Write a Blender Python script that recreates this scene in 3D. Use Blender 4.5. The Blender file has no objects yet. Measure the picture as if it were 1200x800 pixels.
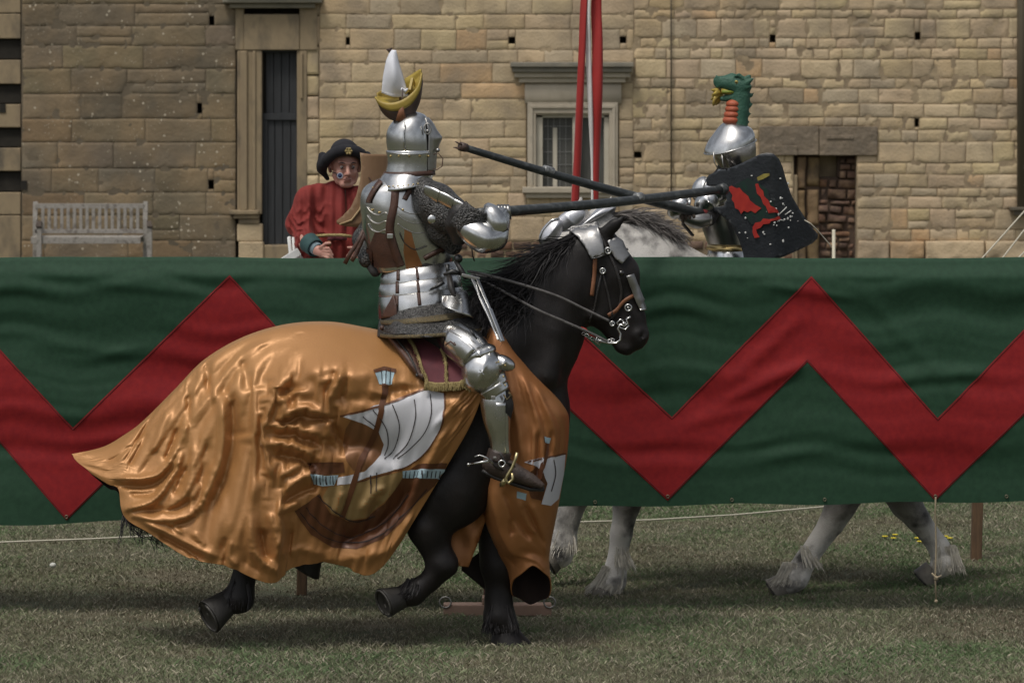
import bpy, bmesh, math, random
import numpy as np
from mathutils import Vector, Matrix
from mathutils.bvhtree import BVHTree
from mathutils.geometry import delaunay_2d_cdt

random.seed(7)
RS = np.random.RandomState(11)
F = 4284.0      # focal length in photo pixels (1200 wide), a 128 mm lens
H = 2.85        # the photographer stands on a raised bank
HZ = 77.0       # row of the horizon
PI = math.pi
sc = bpy.context.scene
COL = sc.collection
R = math.radians


def W(px, py, d):
    """world point seen at photo pixel (px, py) at distance d"""
    return Vector(((px - 600) * d / F, d, H - (py - HZ) * d / F))


def WA(a):
    a = np.asarray(a, dtype=float)
    d = a[..., 2]
    return np.stack([(a[..., 0] - 600) * d / F, d, H - (a[..., 1] - HZ) * d / F], -1)


# ------------------------------------------------------------------ noise
def _h(ix, iy, iz, s):
    n = (ix * 374761393 + iy * 668265263 + iz * 2147483647 + s * 1274126177) & 0xFFFFFFFF
    n = ((n ^ (n >> 13)) * 1274126177) & 0xFFFFFFFF
    n = n ^ (n >> 16)
    return (n & 0xFFFFFF) / float(0xFFFFFF)


def vnoise(x, y, z=0.0, s=0):
    x, y, z = np.broadcast_arrays(np.asarray(x, float), np.asarray(y, float), np.asarray(z, float))
    ix, iy, iz = (np.floor(v).astype(np.int64) for v in (x, y, z))
    fx, fy, fz = x - ix, y - iy, z - iz
    fx, fy, fz = (v * v * (3 - 2 * v) for v in (fx, fy, fz))
    r = 0
    for a in (0, 1):
        wx = fx if a else 1 - fx
        for b in (0, 1):
            wy = fy if b else 1 - fy
            for c in (0, 1):
                wz = fz if c else 1 - fz
                r = r + wx * wy * wz * _h(ix + a, iy + b, iz + c, s)
    return r * 2 - 1


def fbm(x, y, z=0.0, s=0, o=4):
    r, a, f = 0, 0.5, 1.0
    for k in range(o):
        r = r + a * vnoise(np.asarray(x) * f, np.asarray(y) * f, np.asarray(z) * f, s + k)
        a *= 0.5
        f *= 2.03
    return r


def sstep(a, b, x):
    t = np.clip((np.asarray(x, float) - a) / (b - a), 0, 1)
    return t * t * (3 - 2 * t)


# ------------------------------------------------------------------ materials
MATS = {}


def mat(name, c1, c2=None, c3=None, scale=4.0, detail=6, rough=0.6, metal=0.0, bump=0.0, bscale=40.0,
        sheen=0.0, coat=0.0, attr=None, stretch=(1, 1, 1), ramp=(0.35, 0.65), alpha=1.0, rvar=0.0, spec=0.5, aniso=0.0,
        sheentint=None, bdist=0.01, wear=None, sss=0.0):
    m = bpy.data.materials.new(name)
    m.use_nodes = True
    nt = m.node_tree
    N, L = nt.nodes, nt.links
    b = N['Principled BSDF']
    tc = N.new('ShaderNodeTexCoord')
    mp = N.new('ShaderNodeMapping')
    mp.inputs['Scale'].default_value = stretch
    L.new(tc.outputs['Object'], mp.inputs['Vector'])
    no = N.new('ShaderNodeTexNoise')
    no.inputs['Scale'].default_value = scale
    no.inputs['Detail'].default_value = detail
    no.inputs['Roughness'].default_value = 0.6
    L.new(mp.outputs[0], no.inputs['Vector'])
    cr = N.new('ShaderNodeValToRGB')
    c2 = c2 or tuple(v * 0.8 for v in c1)
    cr.color_ramp.elements[0].position = ramp[0]
    cr.color_ramp.elements[1].position = ramp[1]
    cr.color_ramp.elements[0].color = (*c1, 1)
    cr.color_ramp.elements[1].color = (*c2, 1)
    if c3:
        e = cr.color_ramp.elements.new((ramp[0] + ramp[1]) / 2)
        e.color = (*c3, 1)
    L.new(no.outputs['Fac'], cr.inputs['Fac'])
    out = cr.outputs['Color']
    if attr:
        at = N.new('ShaderNodeVertexColor')
        at.layer_name = attr
        mx = N.new('ShaderNodeMix')
        mx.data_type = 'RGBA'
        mx.blend_type = 'MULTIPLY'
        mx.inputs[0].default_value = 1.0
        L.new(out, mx.inputs[6])
        L.new(at.outputs['Color'], mx.inputs[7])
        out = mx.outputs[2]
    if wear:   # (colour, scale, low, high) patches of another colour
        n3 = N.new('ShaderNodeTexNoise')
        n3.inputs['Scale'].default_value = wear[1]
        n3.inputs['Detail'].default_value = 5
        L.new(mp.outputs[0], n3.inputs['Vector'])
        mr = N.new('ShaderNodeMapRange')
        mr.inputs[1].default_value = wear[2]
        mr.inputs[2].default_value = wear[3]
        L.new(n3.outputs['Fac'], mr.inputs[0])
        mx2 = N.new('ShaderNodeMix')
        mx2.data_type = 'RGBA'
        L.new(mr.outputs[0], mx2.inputs[0])
        L.new(out, mx2.inputs[6])
        mx2.inputs[7].default_value = (*wear[0], 1)
        out = mx2.outputs[2]
    L.new(out, b.inputs['Base Color'])
    b.inputs['Roughness'].default_value = rough
    if rvar:
        mr = N.new('ShaderNodeMapRange')
        mr.inputs[3].default_value = max(0.02, rough - rvar)
        mr.inputs[4].default_value = rough + rvar
        L.new(no.outputs['Fac'], mr.inputs[0])
        L.new(mr.outputs[0], b.inputs['Roughness'])
    b.inputs['Metallic'].default_value = metal
    b.inputs['Specular IOR Level'].default_value = spec
    b.inputs['Anisotropic'].default_value = aniso
    if sheen:
        b.inputs['Sheen Weight'].default_value = sheen
        b.inputs['Sheen Roughness'].default_value = 0.4
        if sheentint:
            b.inputs['Sheen Tint'].default_value = (*sheentint, 1)
    if coat:
        b.inputs['Coat Weight'].default_value = coat
    if sss:
        b.inputs['Subsurface Weight'].default_value = sss
        b.inputs['Subsurface Scale'].default_value = 0.01
    if bump:
        n2 = N.new('ShaderNodeTexNoise')
        n2.inputs['Scale'].default_value = bscale
        n2.inputs['Detail'].default_value = 5
        L.new(mp.outputs[0], n2.inputs['Vector'])
        bp = N.new('ShaderNodeBump')
        bp.inputs['Strength'].default_value = bump
        bp.inputs['Distance'].default_value = bdist
        L.new(n2.outputs['Fac'], bp.inputs['Height'])
        L.new(bp.outputs[0], b.inputs['Normal'])
    MATS[name] = m
    return m


# ------------------------------------------------------------------ objects
def tag(o, label=None, cat=None, group=None, kind=None):
    if label: o['label'] = label
    if cat: o['category'] = cat
    if group: o['group'] = group
    if kind: o['kind'] = kind
    return o


def thing(name, label, cat, loc, group=None):
    o = bpy.data.objects.new(name, None)
    COL.objects.link(o)
    o.location = loc
    o.empty_display_size = 0.2
    return tag(o, label, cat, group)


def origin_of(o):
    v = Vector((0, 0, 0))
    while o is not None:
        v += o.location
        o = o.parent
    return v


def mo(name, verts, faces, m, parent=None, smooth=True, colors=None, loc=None, thick=0, sub=0, uvs=None, bevel=0, autosmooth=None):
    """one mesh object from world-space verts"""
    base = origin_of(parent) if parent is not None else (Vector(loc) if loc is not None else Vector((0, 0, 0)))
    V = np.asarray([tuple(v) for v in verts] if not isinstance(verts, np.ndarray) else verts, dtype=float)
    V = V - np.array(base)
    me = bpy.data.meshes.new(name)
    if isinstance(faces, np.ndarray):
        nf, k = faces.shape
        me.vertices.add(len(V))
        me.vertices.foreach_set('co', V.ravel())
        me.loops.add(nf * k)
        me.loops.foreach_set('vertex_index', faces.ravel().astype(np.int32))
        me.polygons.add(nf)
        me.polygons.foreach_set('loop_start', np.arange(0, nf * k, k, dtype=np.int32))
        me.update(calc_edges=True)
        me.validate()
    else:
        me.from_pydata([tuple(v) for v in V], [], [tuple(int(i) for i in f) for f in faces])
    if colors is not None:
        ca = me.color_attributes.new('tint', 'FLOAT_COLOR', 'POINT')
        c = np.ones((len(me.vertices), 4))
        c[:, :3] = colors
        ca.data.foreach_set('color', c.ravel())
    if m is not None:
        for mm in (m if isinstance(m, (list, tuple)) else [m]):
            me.materials.append(mm)
    me.polygons.foreach_set('use_smooth', [bool(smooth)] * len(me.polygons))
    if autosmooth:
        me.set_sharp_from_angle(angle=R(autosmooth))
    me.update()
    o = bpy.data.objects.new(name, me)
    COL.objects.link(o)
    if parent is not None:
        o.parent = parent
    else:
        o.location = base
    if bevel:
        md = o.modifiers.new('Bevel', 'BEVEL')
        md.width = bevel
        md.segments = 2
        md.limit_method = 'ANGLE'
        md.angle_limit = R(50)
    if thick:
        md = o.modifiers.new('Solidify', 'SOLIDIFY')
        md.thickness = thick
        md.offset = 0
    if sub:
        md = o.modifiers.new('Subsurf', 'SUBSURF')
        md.levels = sub
        md.render_levels = sub
    return o


class MB:
    """collects simple shapes for ONE mesh"""
    def __init__(s):
        s.v, s.f, s.c = [], [], []
        s.tint = (1, 1, 1)

    def raw(s, v, f):
        n = len(s.v)
        s.v += [tuple(p) for p in v]
        s.f += [tuple(i + n for i in q) for q in f]
        s.c += [s.tint] * len(v)

    def box(s, c, sz, rot=None, taper=1.0):
        x, y, z = sz[0] / 2, sz[1] / 2, sz[2] / 2
        v = [Vector((a * x * (taper if e > 0 else 1), b * y * (taper if e > 0 else 1), e * z)) for e in (-1, 1) for b in (-1, 1) for a in (-1, 1)]
        if rot is not None:
            v = [rot @ p for p in v]
        c = Vector(c)
        s.raw([p + c for p in v], [(0, 2, 3, 1), (4, 5, 7, 6), (0, 1, 5, 4), (2, 6, 7, 3), (0, 4, 6, 2), (1, 3, 7, 5)])

    def bar(s, a, b, w, h, up=(0, 0, 1)):
        a, b = Vector(a), Vector(b)
        z = (b - a).normalized()
        u = Vector(up)
        x = z.cross(u)
        if x.length < 1e-4:
            x = z.cross(Vector((1, 0, 0)))
        x.normalize()
        y = x.cross(z)
        s.box((a + b) / 2, (w, h, (b - a).length), Matrix((x, y, z)).transposed())

    def tube(s, pts, rad, n=8, caps=True, flat=1.0, up=(0, 1, 0)):
        pts = [Vector(p) for p in pts]
        rad = rad if isinstance(rad, (list, tuple, np.ndarray)) else [rad] * len(pts)
        v, f = [], []
        T = [((pts[min(i + 1, len(pts) - 1)] - pts[max(i - 1, 0)])).normalized() for i in range(len(pts))]
        u = Vector(up)
        for i, p in enumerate(pts):
            t = T[i]
            x = u - t * u.dot(t)
            if x.length < 1e-3:
                x = Vector((1, 0, 0)) - t * t.x
            x.normalize()
            y = t.cross(x)
            for k in range(n):
                a = 2 * PI * k / n
                v.append(p + x * math.cos(a) * rad[i] * flat + y * math.sin(a) * rad[i])
        for i in range(len(pts) - 1):
            for k in range(n):
                f.append((i * n + k, i * n + (k + 1) % n, (i + 1) * n + (k + 1) % n, (i + 1) * n + k))
        if caps:
            f.append(tuple(range(n))[::-1])
            f.append(tuple((len(pts) - 1) * n + k for k in range(n)))
        s.raw(v, f)

    def ball(s, c, r, n=10, m=7, sc3=(1, 1, 1)):
        c = Vector(c)
        v = [c + Vector((0, 0, r * sc3[2]))]
        f = []
        for i in range(1, m):
            th = PI * i / m
            for k in range(n):
                a = 2 * PI * k / n
                v.append(c + Vector((r * math.sin(th) * math.cos(a) * sc3[0], r * math.sin(th) * math.sin(a) * sc3[1], r * math.cos(th) * sc3[2])))
        v.append(c - Vector((0, 0, r * sc3[2])))
        for k in range(n):
            f.append((0, 1 + k, 1 + (k + 1) % n))
            f.append((len(v) - 1, 1 + (m - 2) * n + (k + 1) % n, 1 + (m - 2) * n + k))
        for i in range(m - 2):
            for k in range(n):
                f.append((1 + i * n + k, 1 + (i + 1) * n + k, 1 + (i + 1) * n + (k + 1) % n, 1 + i * n + (k + 1) % n))
        s.raw(v, f)

    def build(s, name, m, parent=None, **k):
        if any(c != (1, 1, 1) for c in s.c):
            k['colors'] = np.array(s.c)
        return mo(name, s.v, s.f, m, parent, **k)


def crom(P, t):
    """Catmull-Rom through rows of P at parameters t in [0, 1]"""
    P = np.asarray(P, float)
    n = len(P) - 1
    x = np.clip(np.asarray(t) * n, 0, n - 1e-9)
    i = x.astype(int)
    f = (x - i).reshape((-1,) + (1,) * (P.ndim - 1))
    p0, p1, p2, p3 = P[np.maximum(i - 1, 0)], P[i], P[i + 1], P[np.minimum(i + 2, n)]
    return 0.5 * ((2 * p1) + (-p0 + p2) * f + (2 * p0 - 5 * p1 + 4 * p2 - p3) * f * f + (-p0 + 3 * p1 - 3 * p2 + p3) * f ** 3)


def grid_faces(nu, nv, wrap=False, flip=False):
    i, j = np.meshgrid(np.arange(nu - 1), np.arange(nv if wrap else nv - 1), indexing='ij')
    a = i * nv + j
    b = i * nv + (j + 1) % nv
    q = np.stack([a, b, b + nv, a + nv], -1).reshape(-1, 4)
    return q[:, ::-1].copy() if flip else q


def loft(name, rings, m, parent, n=32, k=4, wrap=True, thick=0, cap=True, disp=None, t0=0, t1=2 * PI, power=2.0, **kw):
    """rings: (centre, U, V) world vectors; ellipse c + U cos + V sin. k = smooth steps between"""
    A = np.array([[tuple(c), tuple(u), tuple(v)] for c, u, v in rings], float)
    t = np.linspace(0, 1, (len(rings) - 1) * k + 1)
    A = crom(A, t) if k > 1 else A
    th = np.linspace(t0, t1, n, endpoint=not wrap)
    c, s = np.cos(th), np.sin(th)
    if power != 2.0:
        c = np.sign(c) * np.abs(c) ** (2 / power)
        s = np.sign(s) * np.abs(s) ** (2 / power)
    V = A[:, None, 0] + A[:, None, 1] * c[None, :, None] + A[:, None, 2] * s[None, :, None]
    if disp is not None:
        V = disp(V, t[:, None], th[None, :])
    f = grid_faces(len(A), len(th), wrap)
    faces = [tuple(q) for q in f]
    if cap and wrap:
        faces.append(tuple(range(n))[::-1])
        faces.append(tuple((len(A) - 1) * n + i for i in range(n)))
    return mo(name, V.reshape(-1, 3), faces, m, parent, thick=thick, **kw)


# ------------------------------------------------------------------ implicit bodies (smooth union of tapered limbs)
def sdf_mesh(prims, res, k=0.03):
    """prims: (p0, p1, r0, r1[, ysq[, kk]]) world coords; ysq squashes depth. returns verts, quads"""
    P = []
    for q in prims:
        p0, p1, r0, r1 = np.array(q[0], float), np.array(q[1], float), q[2], q[3]
        ys = q[4] if len(q) > 4 else 1.0
        kk = q[5] if len(q) > 5 else k
        P.append((p0, p1, r0, r1, ys, kk))
    lo = np.min([np.minimum(p[0], p[1]) - max(p[2], abs(p[3])) * max(1, p[4]) for p in P], 0) - 3 * res
    hi = np.max([np.maximum(p[0], p[1]) + max(p[2], abs(p[3])) * max(1, p[4]) for p in P], 0) + 3 * res
    n = np.ceil((hi - lo) / res).astype(int) + 1
    D = np.full(n, 1.0, np.float32)
    ax = [lo[i] + np.arange(n[i]) * res for i in range(3)]
    for p0, p1, r0, r1, ys, kk in P:
        sub = kk < 0
        kk = abs(kk)
        mg = max(abs(r0), abs(r1)) + kk * 1.5 + 2 * res
        mv = np.array([mg, mg * max(1, ys), mg])
        a = np.maximum(((np.minimum(p0, p1) - mv - lo) / res).astype(int), 0)
        b = np.minimum(((np.maximum(p0, p1) + mv - lo) / res).astype(int) + 2, n)
        X, Y, Z = np.meshgrid(ax[0][a[0]:b[0]], ax[1][a[1]:b[1]], ax[2][a[2]:b[2]], indexing='ij')
        d = p1 - p0
        dy = d[1] / ys
        L2 = max(d[0] ** 2 + dy ** 2 + d[2] ** 2, 1e-12)
        qx, qy, qz = X - p0[0], (Y - p0[1]) / ys, Z - p0[2]
        t = np.clip((qx * d[0] + qy * dy + qz * d[2]) / L2, 0, 1)
        ds = np.sqrt((qx - t * d[0]) ** 2 + (qy - t * dy) ** 2 + (qz - t * d[2]) ** 2) - (r0 + (r1 - r0) * t)
        old = D[a[0]:b[0], a[1]:b[1], a[2]:b[2]]
        if sub:
            h = np.clip(0.5 - 0.5 * (old + ds) / kk, 0, 1)
            new = old * (1 - h) + (-ds) * h + kk * h * (1 - h)
        else:
            h = np.clip(0.5 + 0.5 * (old - ds) / kk, 0, 1)
            new = old * (1 - h) + ds * h - kk * h * (1 - h)
        D[a[0]:b[0], a[1]:b[1], a[2]:b[2]] = new
    ins = D < 0
    # cells with a sign change
    c = [ins[i:n[0] - 1 + i, j:n[1] - 1 + j, l:n[2] - 1 + l] for i in (0, 1) for j in (0, 1) for l in (0, 1)]
    s = sum(x.astype(np.int8) for x in c)
    act = (s > 0) & (s < 8)
    idx = -np.ones(act.shape, np.int64)
    cells = np.argwhere(act)
    idx[act] = np.arange(len(cells))
    cv = np.stack([D[cells[:, 0] + i, cells[:, 1] + j, cells[:, 2] + l] for i in (0, 1) for j in (0, 1) for l in (0, 1)], 1)
    corners = np.array([(i, j, l) for i in (0, 1) for j in (0, 1) for l in (0, 1)], float)
    acc = np.zeros((len(cells), 3))
    cnt = np.zeros(len(cells))
    for a_ in range(8):
        for b_ in range(a_ + 1, 8):
            if np.abs(corners[a_] - corners[b_]).sum() != 1:
                continue
            va, vb = cv[:, a_], cv[:, b_]
            m = (va < 0) != (vb < 0)
            t = np.where(m, va / np.where(m, va - vb, 1), 0)
            acc += np.where(m[:, None], corners[a_] + t[:, None] * (corners[b_] - corners[a_]), 0)
            cnt += m
    V = lo + (cells + acc / cnt[:, None]) * res
    Q = []
    for ax_ in range(3):
        o = [0, 0, 0]
        o[ax_] = 1
        A = ins[:n[0] - o[0], :n[1] - o[1], :n[2] - o[2]]
        B = ins[o[0]:, o[1]:, o[2]:]
        e = np.argwhere(A != B)
        u, w = (ax_ + 1) % 3, (ax_ + 2) % 3
        e = e[(e[:, u] > 0) & (e[:, w] > 0)]
        fl = A[e[:, 0], e[:, 1], e[:, 2]]
        def g(du, dw):
            q = e.copy()
            q[:, u] -= du
            q[:, w] -= dw
            q = np.minimum(q, np.array(act.shape) - 1)
            return idx[q[:, 0], q[:, 1], q[:, 2]]
        quad = np.stack([g(1, 1), g(0, 1), g(0, 0), g(1, 0)], 1)
        quad[~fl] = quad[~fl][:, ::-1]
        Q.append(quad[(quad >= 0).all(1)])
    return V, np.concatenate(Q)


def relax(V, Q, it=2, lam=0.5):
    for _ in range(it):
        acc = np.zeros_like(V)
        cn = np.zeros(len(V))
        for a, b in ((0, 1), (1, 2), (2, 3), (3, 0)):
            np.add.at(acc, Q[:, a], V[Q[:, b]])
            np.add.at(acc, Q[:, b], V[Q[:, a]])
            np.add.at(cn, Q[:, a], 1)
            np.add.at(cn, Q[:, b], 1)
        V = V * (1 - lam) + lam * acc / np.maximum(cn, 1)[:, None]
    return V


# ------------------------------------------------------------------ patches lying on a surface
def densify(poly, step):
    out = []
    for i, p in enumerate(poly):
        q = poly[(i + 1) % len(poly)]
        n = max(1, int(math.hypot(q[0] - p[0], q[1] - p[1]) / step))
        for k in range(n):
            out.append((p[0] + (q[0] - p[0]) * k / n, p[1] + (q[1] - p[1]) * k / n))
    return out


def inside(x, y, poly):
    r = np.zeros(x.shape, bool)
    n = len(poly)
    j = n - 1
    for i in range(n):
        xi, yi = poly[i]
        xj, yj = poly[j]
        if yi != yj:
            r ^= ((yi > y) != (yj > y)) & (x < (xj - xi) * (y - yi) / (yj - yi) + xi)
        j = i
    return r


def tri_poly(poly, step):
    b = densify(poly, step)
    xs = [p[0] for p in b]
    ys = [p[1] for p in b]
    gx, gy = np.meshgrid(np.arange(min(xs), max(xs), step), np.arange(min(ys), max(ys), step * 0.9))
    gx = gx.ravel() + np.tile([0, 0.01], gx.size)[:gx.size]
    gy = gy.ravel()
    m = inside(gx, gy, b)
    pts = [Vector(p) for p in b]
    B = np.array(b)
    for x, y in zip(gx[m], gy[m]):
        if np.min((B[:, 0] - x) ** 2 + (B[:, 1] - y) ** 2) > (0.4 * step) ** 2:
            pts.append(Vector((x, y)))
    n = len(b)
    v, e, f, *_ = delaunay_2d_cdt(pts, [], [list(range(n))], 1, 1e-5)
    return [(p.x, p.y) for p in v], [tuple(q) for q in f]


def bvh_of(*objs):
    vs, fs = [], []
    for o in objs:
        b = origin_of(o)
        n = len(vs)
        vs += [v.co + b for v in o.data.vertices]
        fs += [tuple(i + n for i in p.vertices) for p in o.data.polygons]
    return BVHTree.FromPolygons(vs, fs)


CAM = Vector((0, 0, H))


def hit(bvh, px, py, off=0.004, fall=18.0, side=1):
    """point of the surface that the sight line through (px, py) meets, lifted off by its normal"""
    d = (W(px, py, 10) - CAM).normalized()
    loc, nor, i, dist = bvh.ray_cast(CAM, d)
    if loc is None:
        loc, nor, i, dist = bvh.find_nearest(W(px, py, fall))
        if loc is None:
            return W(px, py, fall)
        return W(px, py, loc.y) * 0.5 + (loc + nor * off) * 0.5 if (W(px, py, loc.y) - loc).length < 0.03 else loc
    if nor.dot(d) > 0:
        nor = -nor
    return loc + nor * off


def patch(name, poly, bvh, m, parent, step=3.0, off=0.004, thick=0.0, **kw):
    v, f = tri_poly(poly, step)
    P = [hit(bvh, x, y, off) for x, y in v]
    return mo(name, P, f, m, parent, thick=thick, **kw)


def strap(name, pts, wpx, bvh, m, parent, off=0.006, thick=0.004, d=18.0, n=None, res=3.0, **kw):
    """a band of given width (in photo pixels) laid along a pixel polyline on a surface"""
    P = np.array(pts, float)
    L = np.abs(np.diff(P, axis=0)).sum()
    N = max(3, int(L / res)) if n is None else n
    Q = crom(P, np.linspace(0, 1, N))
    T = np.gradient(Q, axis=0)
    T /= np.maximum(np.linalg.norm(T, axis=1), 1e-6)[:, None]
    nr = np.stack([-T[:, 1], T[:, 0]], 1)
    V = []
    for q, r in zip(Q, nr):
        for s in (-0.5, 0, 0.5):
            p = q + r * s * wpx
            V.append(hit(bvh, p[0], p[1], off, d) if bvh else W(p[0], p[1], d))
    return mo(name, V, grid_faces(N, 3), m, parent, thick=thick, **kw)
# ================================================================== camera, light
cam = bpy.data.cameras.new('camera')
co = bpy.data.objects.new('camera', cam)
COL.objects.link(co)
co.location = CAM
co.rotation_euler = (R(90), 0, 0)
cam.sensor_width = 36
cam.lens = 36 * F / 1200
cam.shift_y = -(400 - HZ) / 1200
cam.clip_end = 2000
cam.clip_start = 0.5
cam.dof.use_dof = True
cam.dof.focus_distance = 18.2
cam.dof.aperture_fstop = 9.0
sc.camera = co

SUN_EL, SUN_AZ = R(62), R(-148)     # azimuth from +Y clockwise: high, behind the camera's left shoulder
w = bpy.data.worlds.new('World')
sc.world = w
w.use_nodes = True
nt = w.node_tree
sky = nt.nodes.new('ShaderNodeTexSky')
sky.sky_type = 'NISHITA'
sky.sun_disc = False
sky.sun_elevation = SUN_EL
sky.sun_rotation = SUN_AZ
sky.dust_density = 4.0
sky.air_density = 1.0
sky.ozone_density = 1.0
hs = nt.nodes.new('ShaderNodeHueSaturation')
hs.inputs['Saturation'].default_value = 0.35
nt.links.new(sky.outputs[0], hs.inputs['Color'])
# broken cloud cover
tcw = nt.nodes.new('ShaderNodeTexCoord')
mpw = nt.nodes.new('ShaderNodeMapping')
mpw.inputs['Scale'].default_value = (1, 1, 2.6)
nt.links.new(tcw.outputs['Generated'], mpw.inputs[0])
cl = nt.nodes.new('ShaderNodeTexNoise')
cl.inputs['Scale'].default_value = 2.2
cl.inputs['Detail'].default_value = 6
nt.links.new(mpw.outputs[0], cl.inputs['Vector'])
mrw = nt.nodes.new('ShaderNodeMapRange')
mrw.inputs[1].default_value = 0.35
mrw.inputs[2].default_value = 0.68
mrw.inputs[3].default_value = 0.55
mrw.inputs[4].default_value = 1.7
nt.links.new(cl.outputs['Fac'], mrw.inputs[0])
mxw = nt.nodes.new('ShaderNodeMix')
mxw.data_type = 'RGBA'
mxw.blend_type = 'MULTIPLY'
mxw.inputs[0].default_value = 1
nt.links.new(hs.outputs[0], mxw.inputs[6])
nt.links.new(mrw.outputs[0], mxw.inputs[7])
nt.links.new(mxw.outputs[2], nt.nodes['Background'].inputs['Color'])
nt.nodes['Background'].inputs['Strength'].default_value = 0.10
sun = bpy.data.lights.new('sun', 'SUN')
sun.energy = 1.5
sun.angle = R(14)
sun.color = (1.0, 0.95, 0.87)
so = bpy.data.objects.new('sun', sun)
COL.objects.link(so)
sd = Vector((math.cos(SUN_EL) * math.sin(SUN_AZ), math.cos(SUN_EL) * math.cos(SUN_AZ), math.sin(SUN_EL)))
so.rotation_euler = sd.to_track_quat('Z', 'Y').to_euler()
so.location = (0, 0, 30)
vs = sc.view_settings
vs.view_transform = 'Standard'
vs.look = 'None'
vs.gamma = 1
vs.exposure = 0.0
sc.cycles.max_bounces = 6
sc.cycles.use_denoising = True

# ================================================================== castle wall
DW = F / 80.0
def wx(px): return (px - 600) / 80.0
def wz(py): return H - (py - HZ) / 80.0

M_stone = mat('castle_stone', (0.47, 0.355, 0.215), (0.58, 0.455, 0.29), (0.52, 0.40, 0.25), scale=0.9, rough=0.9, bump=0.55, bscale=26, bdist=0.02,
              attr='tint', wear=((0.275, 0.22, 0.155), 1.6, 0.44, 0.74))
M_stone_old = mat('weathered_stone', (0.10, 0.082, 0.056), (0.26, 0.20, 0.125), (0.165, 0.132, 0.086), scale=1.2, rough=0.92, bump=0.35, bscale=16,
                  bdist=0.03, attr='tint', wear=((0.30, 0.21, 0.115), 1.3, 0.42, 0.85), ramp=(0.2, 0.8))
# lichen spots on the old stone
def spots(m, col, scale, thr, size=0.16, stretch=(1, 1, 1)):
    nt = m.node_tree
    b = nt.nodes['Principled BSDF']
    src = b.inputs['Base Color'].links[0].from_socket
    tc = nt.nodes.new('ShaderNodeTexCoord')
    v = nt.nodes.new('ShaderNodeTexVoronoi')
    v.inputs['Scale'].default_value = scale
    nt.links.new(tc.outputs['Object'], v.inputs['Vector'])
    n = nt.nodes.new('ShaderNodeTexNoise')
    n.inputs['Scale'].default_value = scale * 0.16
    n.inputs['Detail'].default_value = 4
    nt.links.new(tc.outputs['Object'], n.inputs['Vector'])
    a = nt.nodes.new('ShaderNodeMath'); a.operation = 'LESS_THAN'
    a.inputs[1].default_value = size
    nt.links.new(v.outputs['Distance'], a.inputs[0])
    g = nt.nodes.new('ShaderNodeMath'); g.operation = 'GREATER_THAN'
    g.inputs[1].default_value = thr
    nt.links.new(n.outputs['Fac'], g.inputs[0])
    mu = nt.nodes.new('ShaderNodeMath'); mu.operation = 'MULTIPLY'
    nt.links.new(a.outputs[0], mu.inputs[0]); nt.links.new(g.outputs[0], mu.inputs[1])
    mx = nt.nodes.new('ShaderNodeMix'); mx.data_type = 'RGBA'
    nt.links.new(mu.outputs[0], mx.inputs[0])
    nt.links.new(src, mx.inputs[6])
    mx.inputs[7].default_value = (*col, 1)
    nt.links.new(mx.outputs[2], b.inputs['Base Color'])
spots(M_stone_old, (0.46, 0.40, 0.30), 10, 0.54, 0.17)
spots(M_stone_old, (0.34, 0.29, 0.21), 21, 0.52, 0.17)
M_mortar = mat('lime_mortar', (0.40, 0.31, 0.195), (0.20, 0.15, 0.095), scale=3, rough=0.95, bump=0.5, bscale=30)
M_mortar_old = mat('dark_mortar', (0.16, 0.128, 0.085), (0.11, 0.088, 0.06), scale=3, rough=0.95, bump=0.5, bscale=30)
M_dress = mat('dressed_stone', (0.47, 0.41, 0.32), (0.38, 0.33, 0.25), (0.44, 0.385, 0.30), scale=2.5, rough=0.85, bump=0.25, bscale=25, attr=None,
              wear=((0.22, 0.20, 0.16), 3.2, 0.60, 0.75))
M_cornice = mat('lead_grey_stone', (0.20, 0.185, 0.15), (0.28, 0.25, 0.19), scale=3, rough=0.9, bump=0.4, bscale=25)
M_jamb = mat('door_surround_stone', (0.25, 0.19, 0.12), (0.17, 0.135, 0.09), (0.30, 0.23, 0.14), scale=1.6, rough=0.9, bump=0.35, bscale=18, stretch=(1.5, 1, 0.7),
             wear=((0.10, 0.085, 0.065), 1.4, 0.58, 0.70))
M_void = mat('void_shade', (0.03, 0.026, 0.02), (0.015, 0.013, 0.01), rough=1.0)  # near-black colour standing in for the shade inside openings
M_rubble = mat('rubble_stone', (0.20, 0.115, 0.075), (0.28, 0.18, 0.11), (0.14, 0.085, 0.06), scale=5, rough=0.95, bump=0.6, bscale=20, attr='tint')
M_door = mat('blue_grey_plank', (0.036, 0.038, 0.042), (0.022, 0.024, 0.026), (0.030, 0.032, 0.035), scale=3, stretch=(9, 1, 0.6), rough=0.7, bump=0.3, bscale=12)
M_glass = mat('leaded_glass', (0.085, 0.085, 0.078), (0.055, 0.056, 0.052), scale=3, rough=0.22, stretch=(4, 1, .5), spec=0.6)
M_lead = mat('lead', (0.26, 0.26, 0.25), rough=0.6)
M_cream = mat('cream_frame', (0.52, 0.48, 0.39), (0.46, 0.42, 0.34), scale=4, rough=0.6)
M_pipe = mat('painted_pipe', (0.10, 0.085, 0.06), (0.13, 0.105, 0.07), scale=2, stretch=(1, 1, .3), rough=0.6)

castle = thing('castle_wall', 'long ochre and brown block stone wall of the old building behind the field', 'building', (0, DW, 0))


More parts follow.
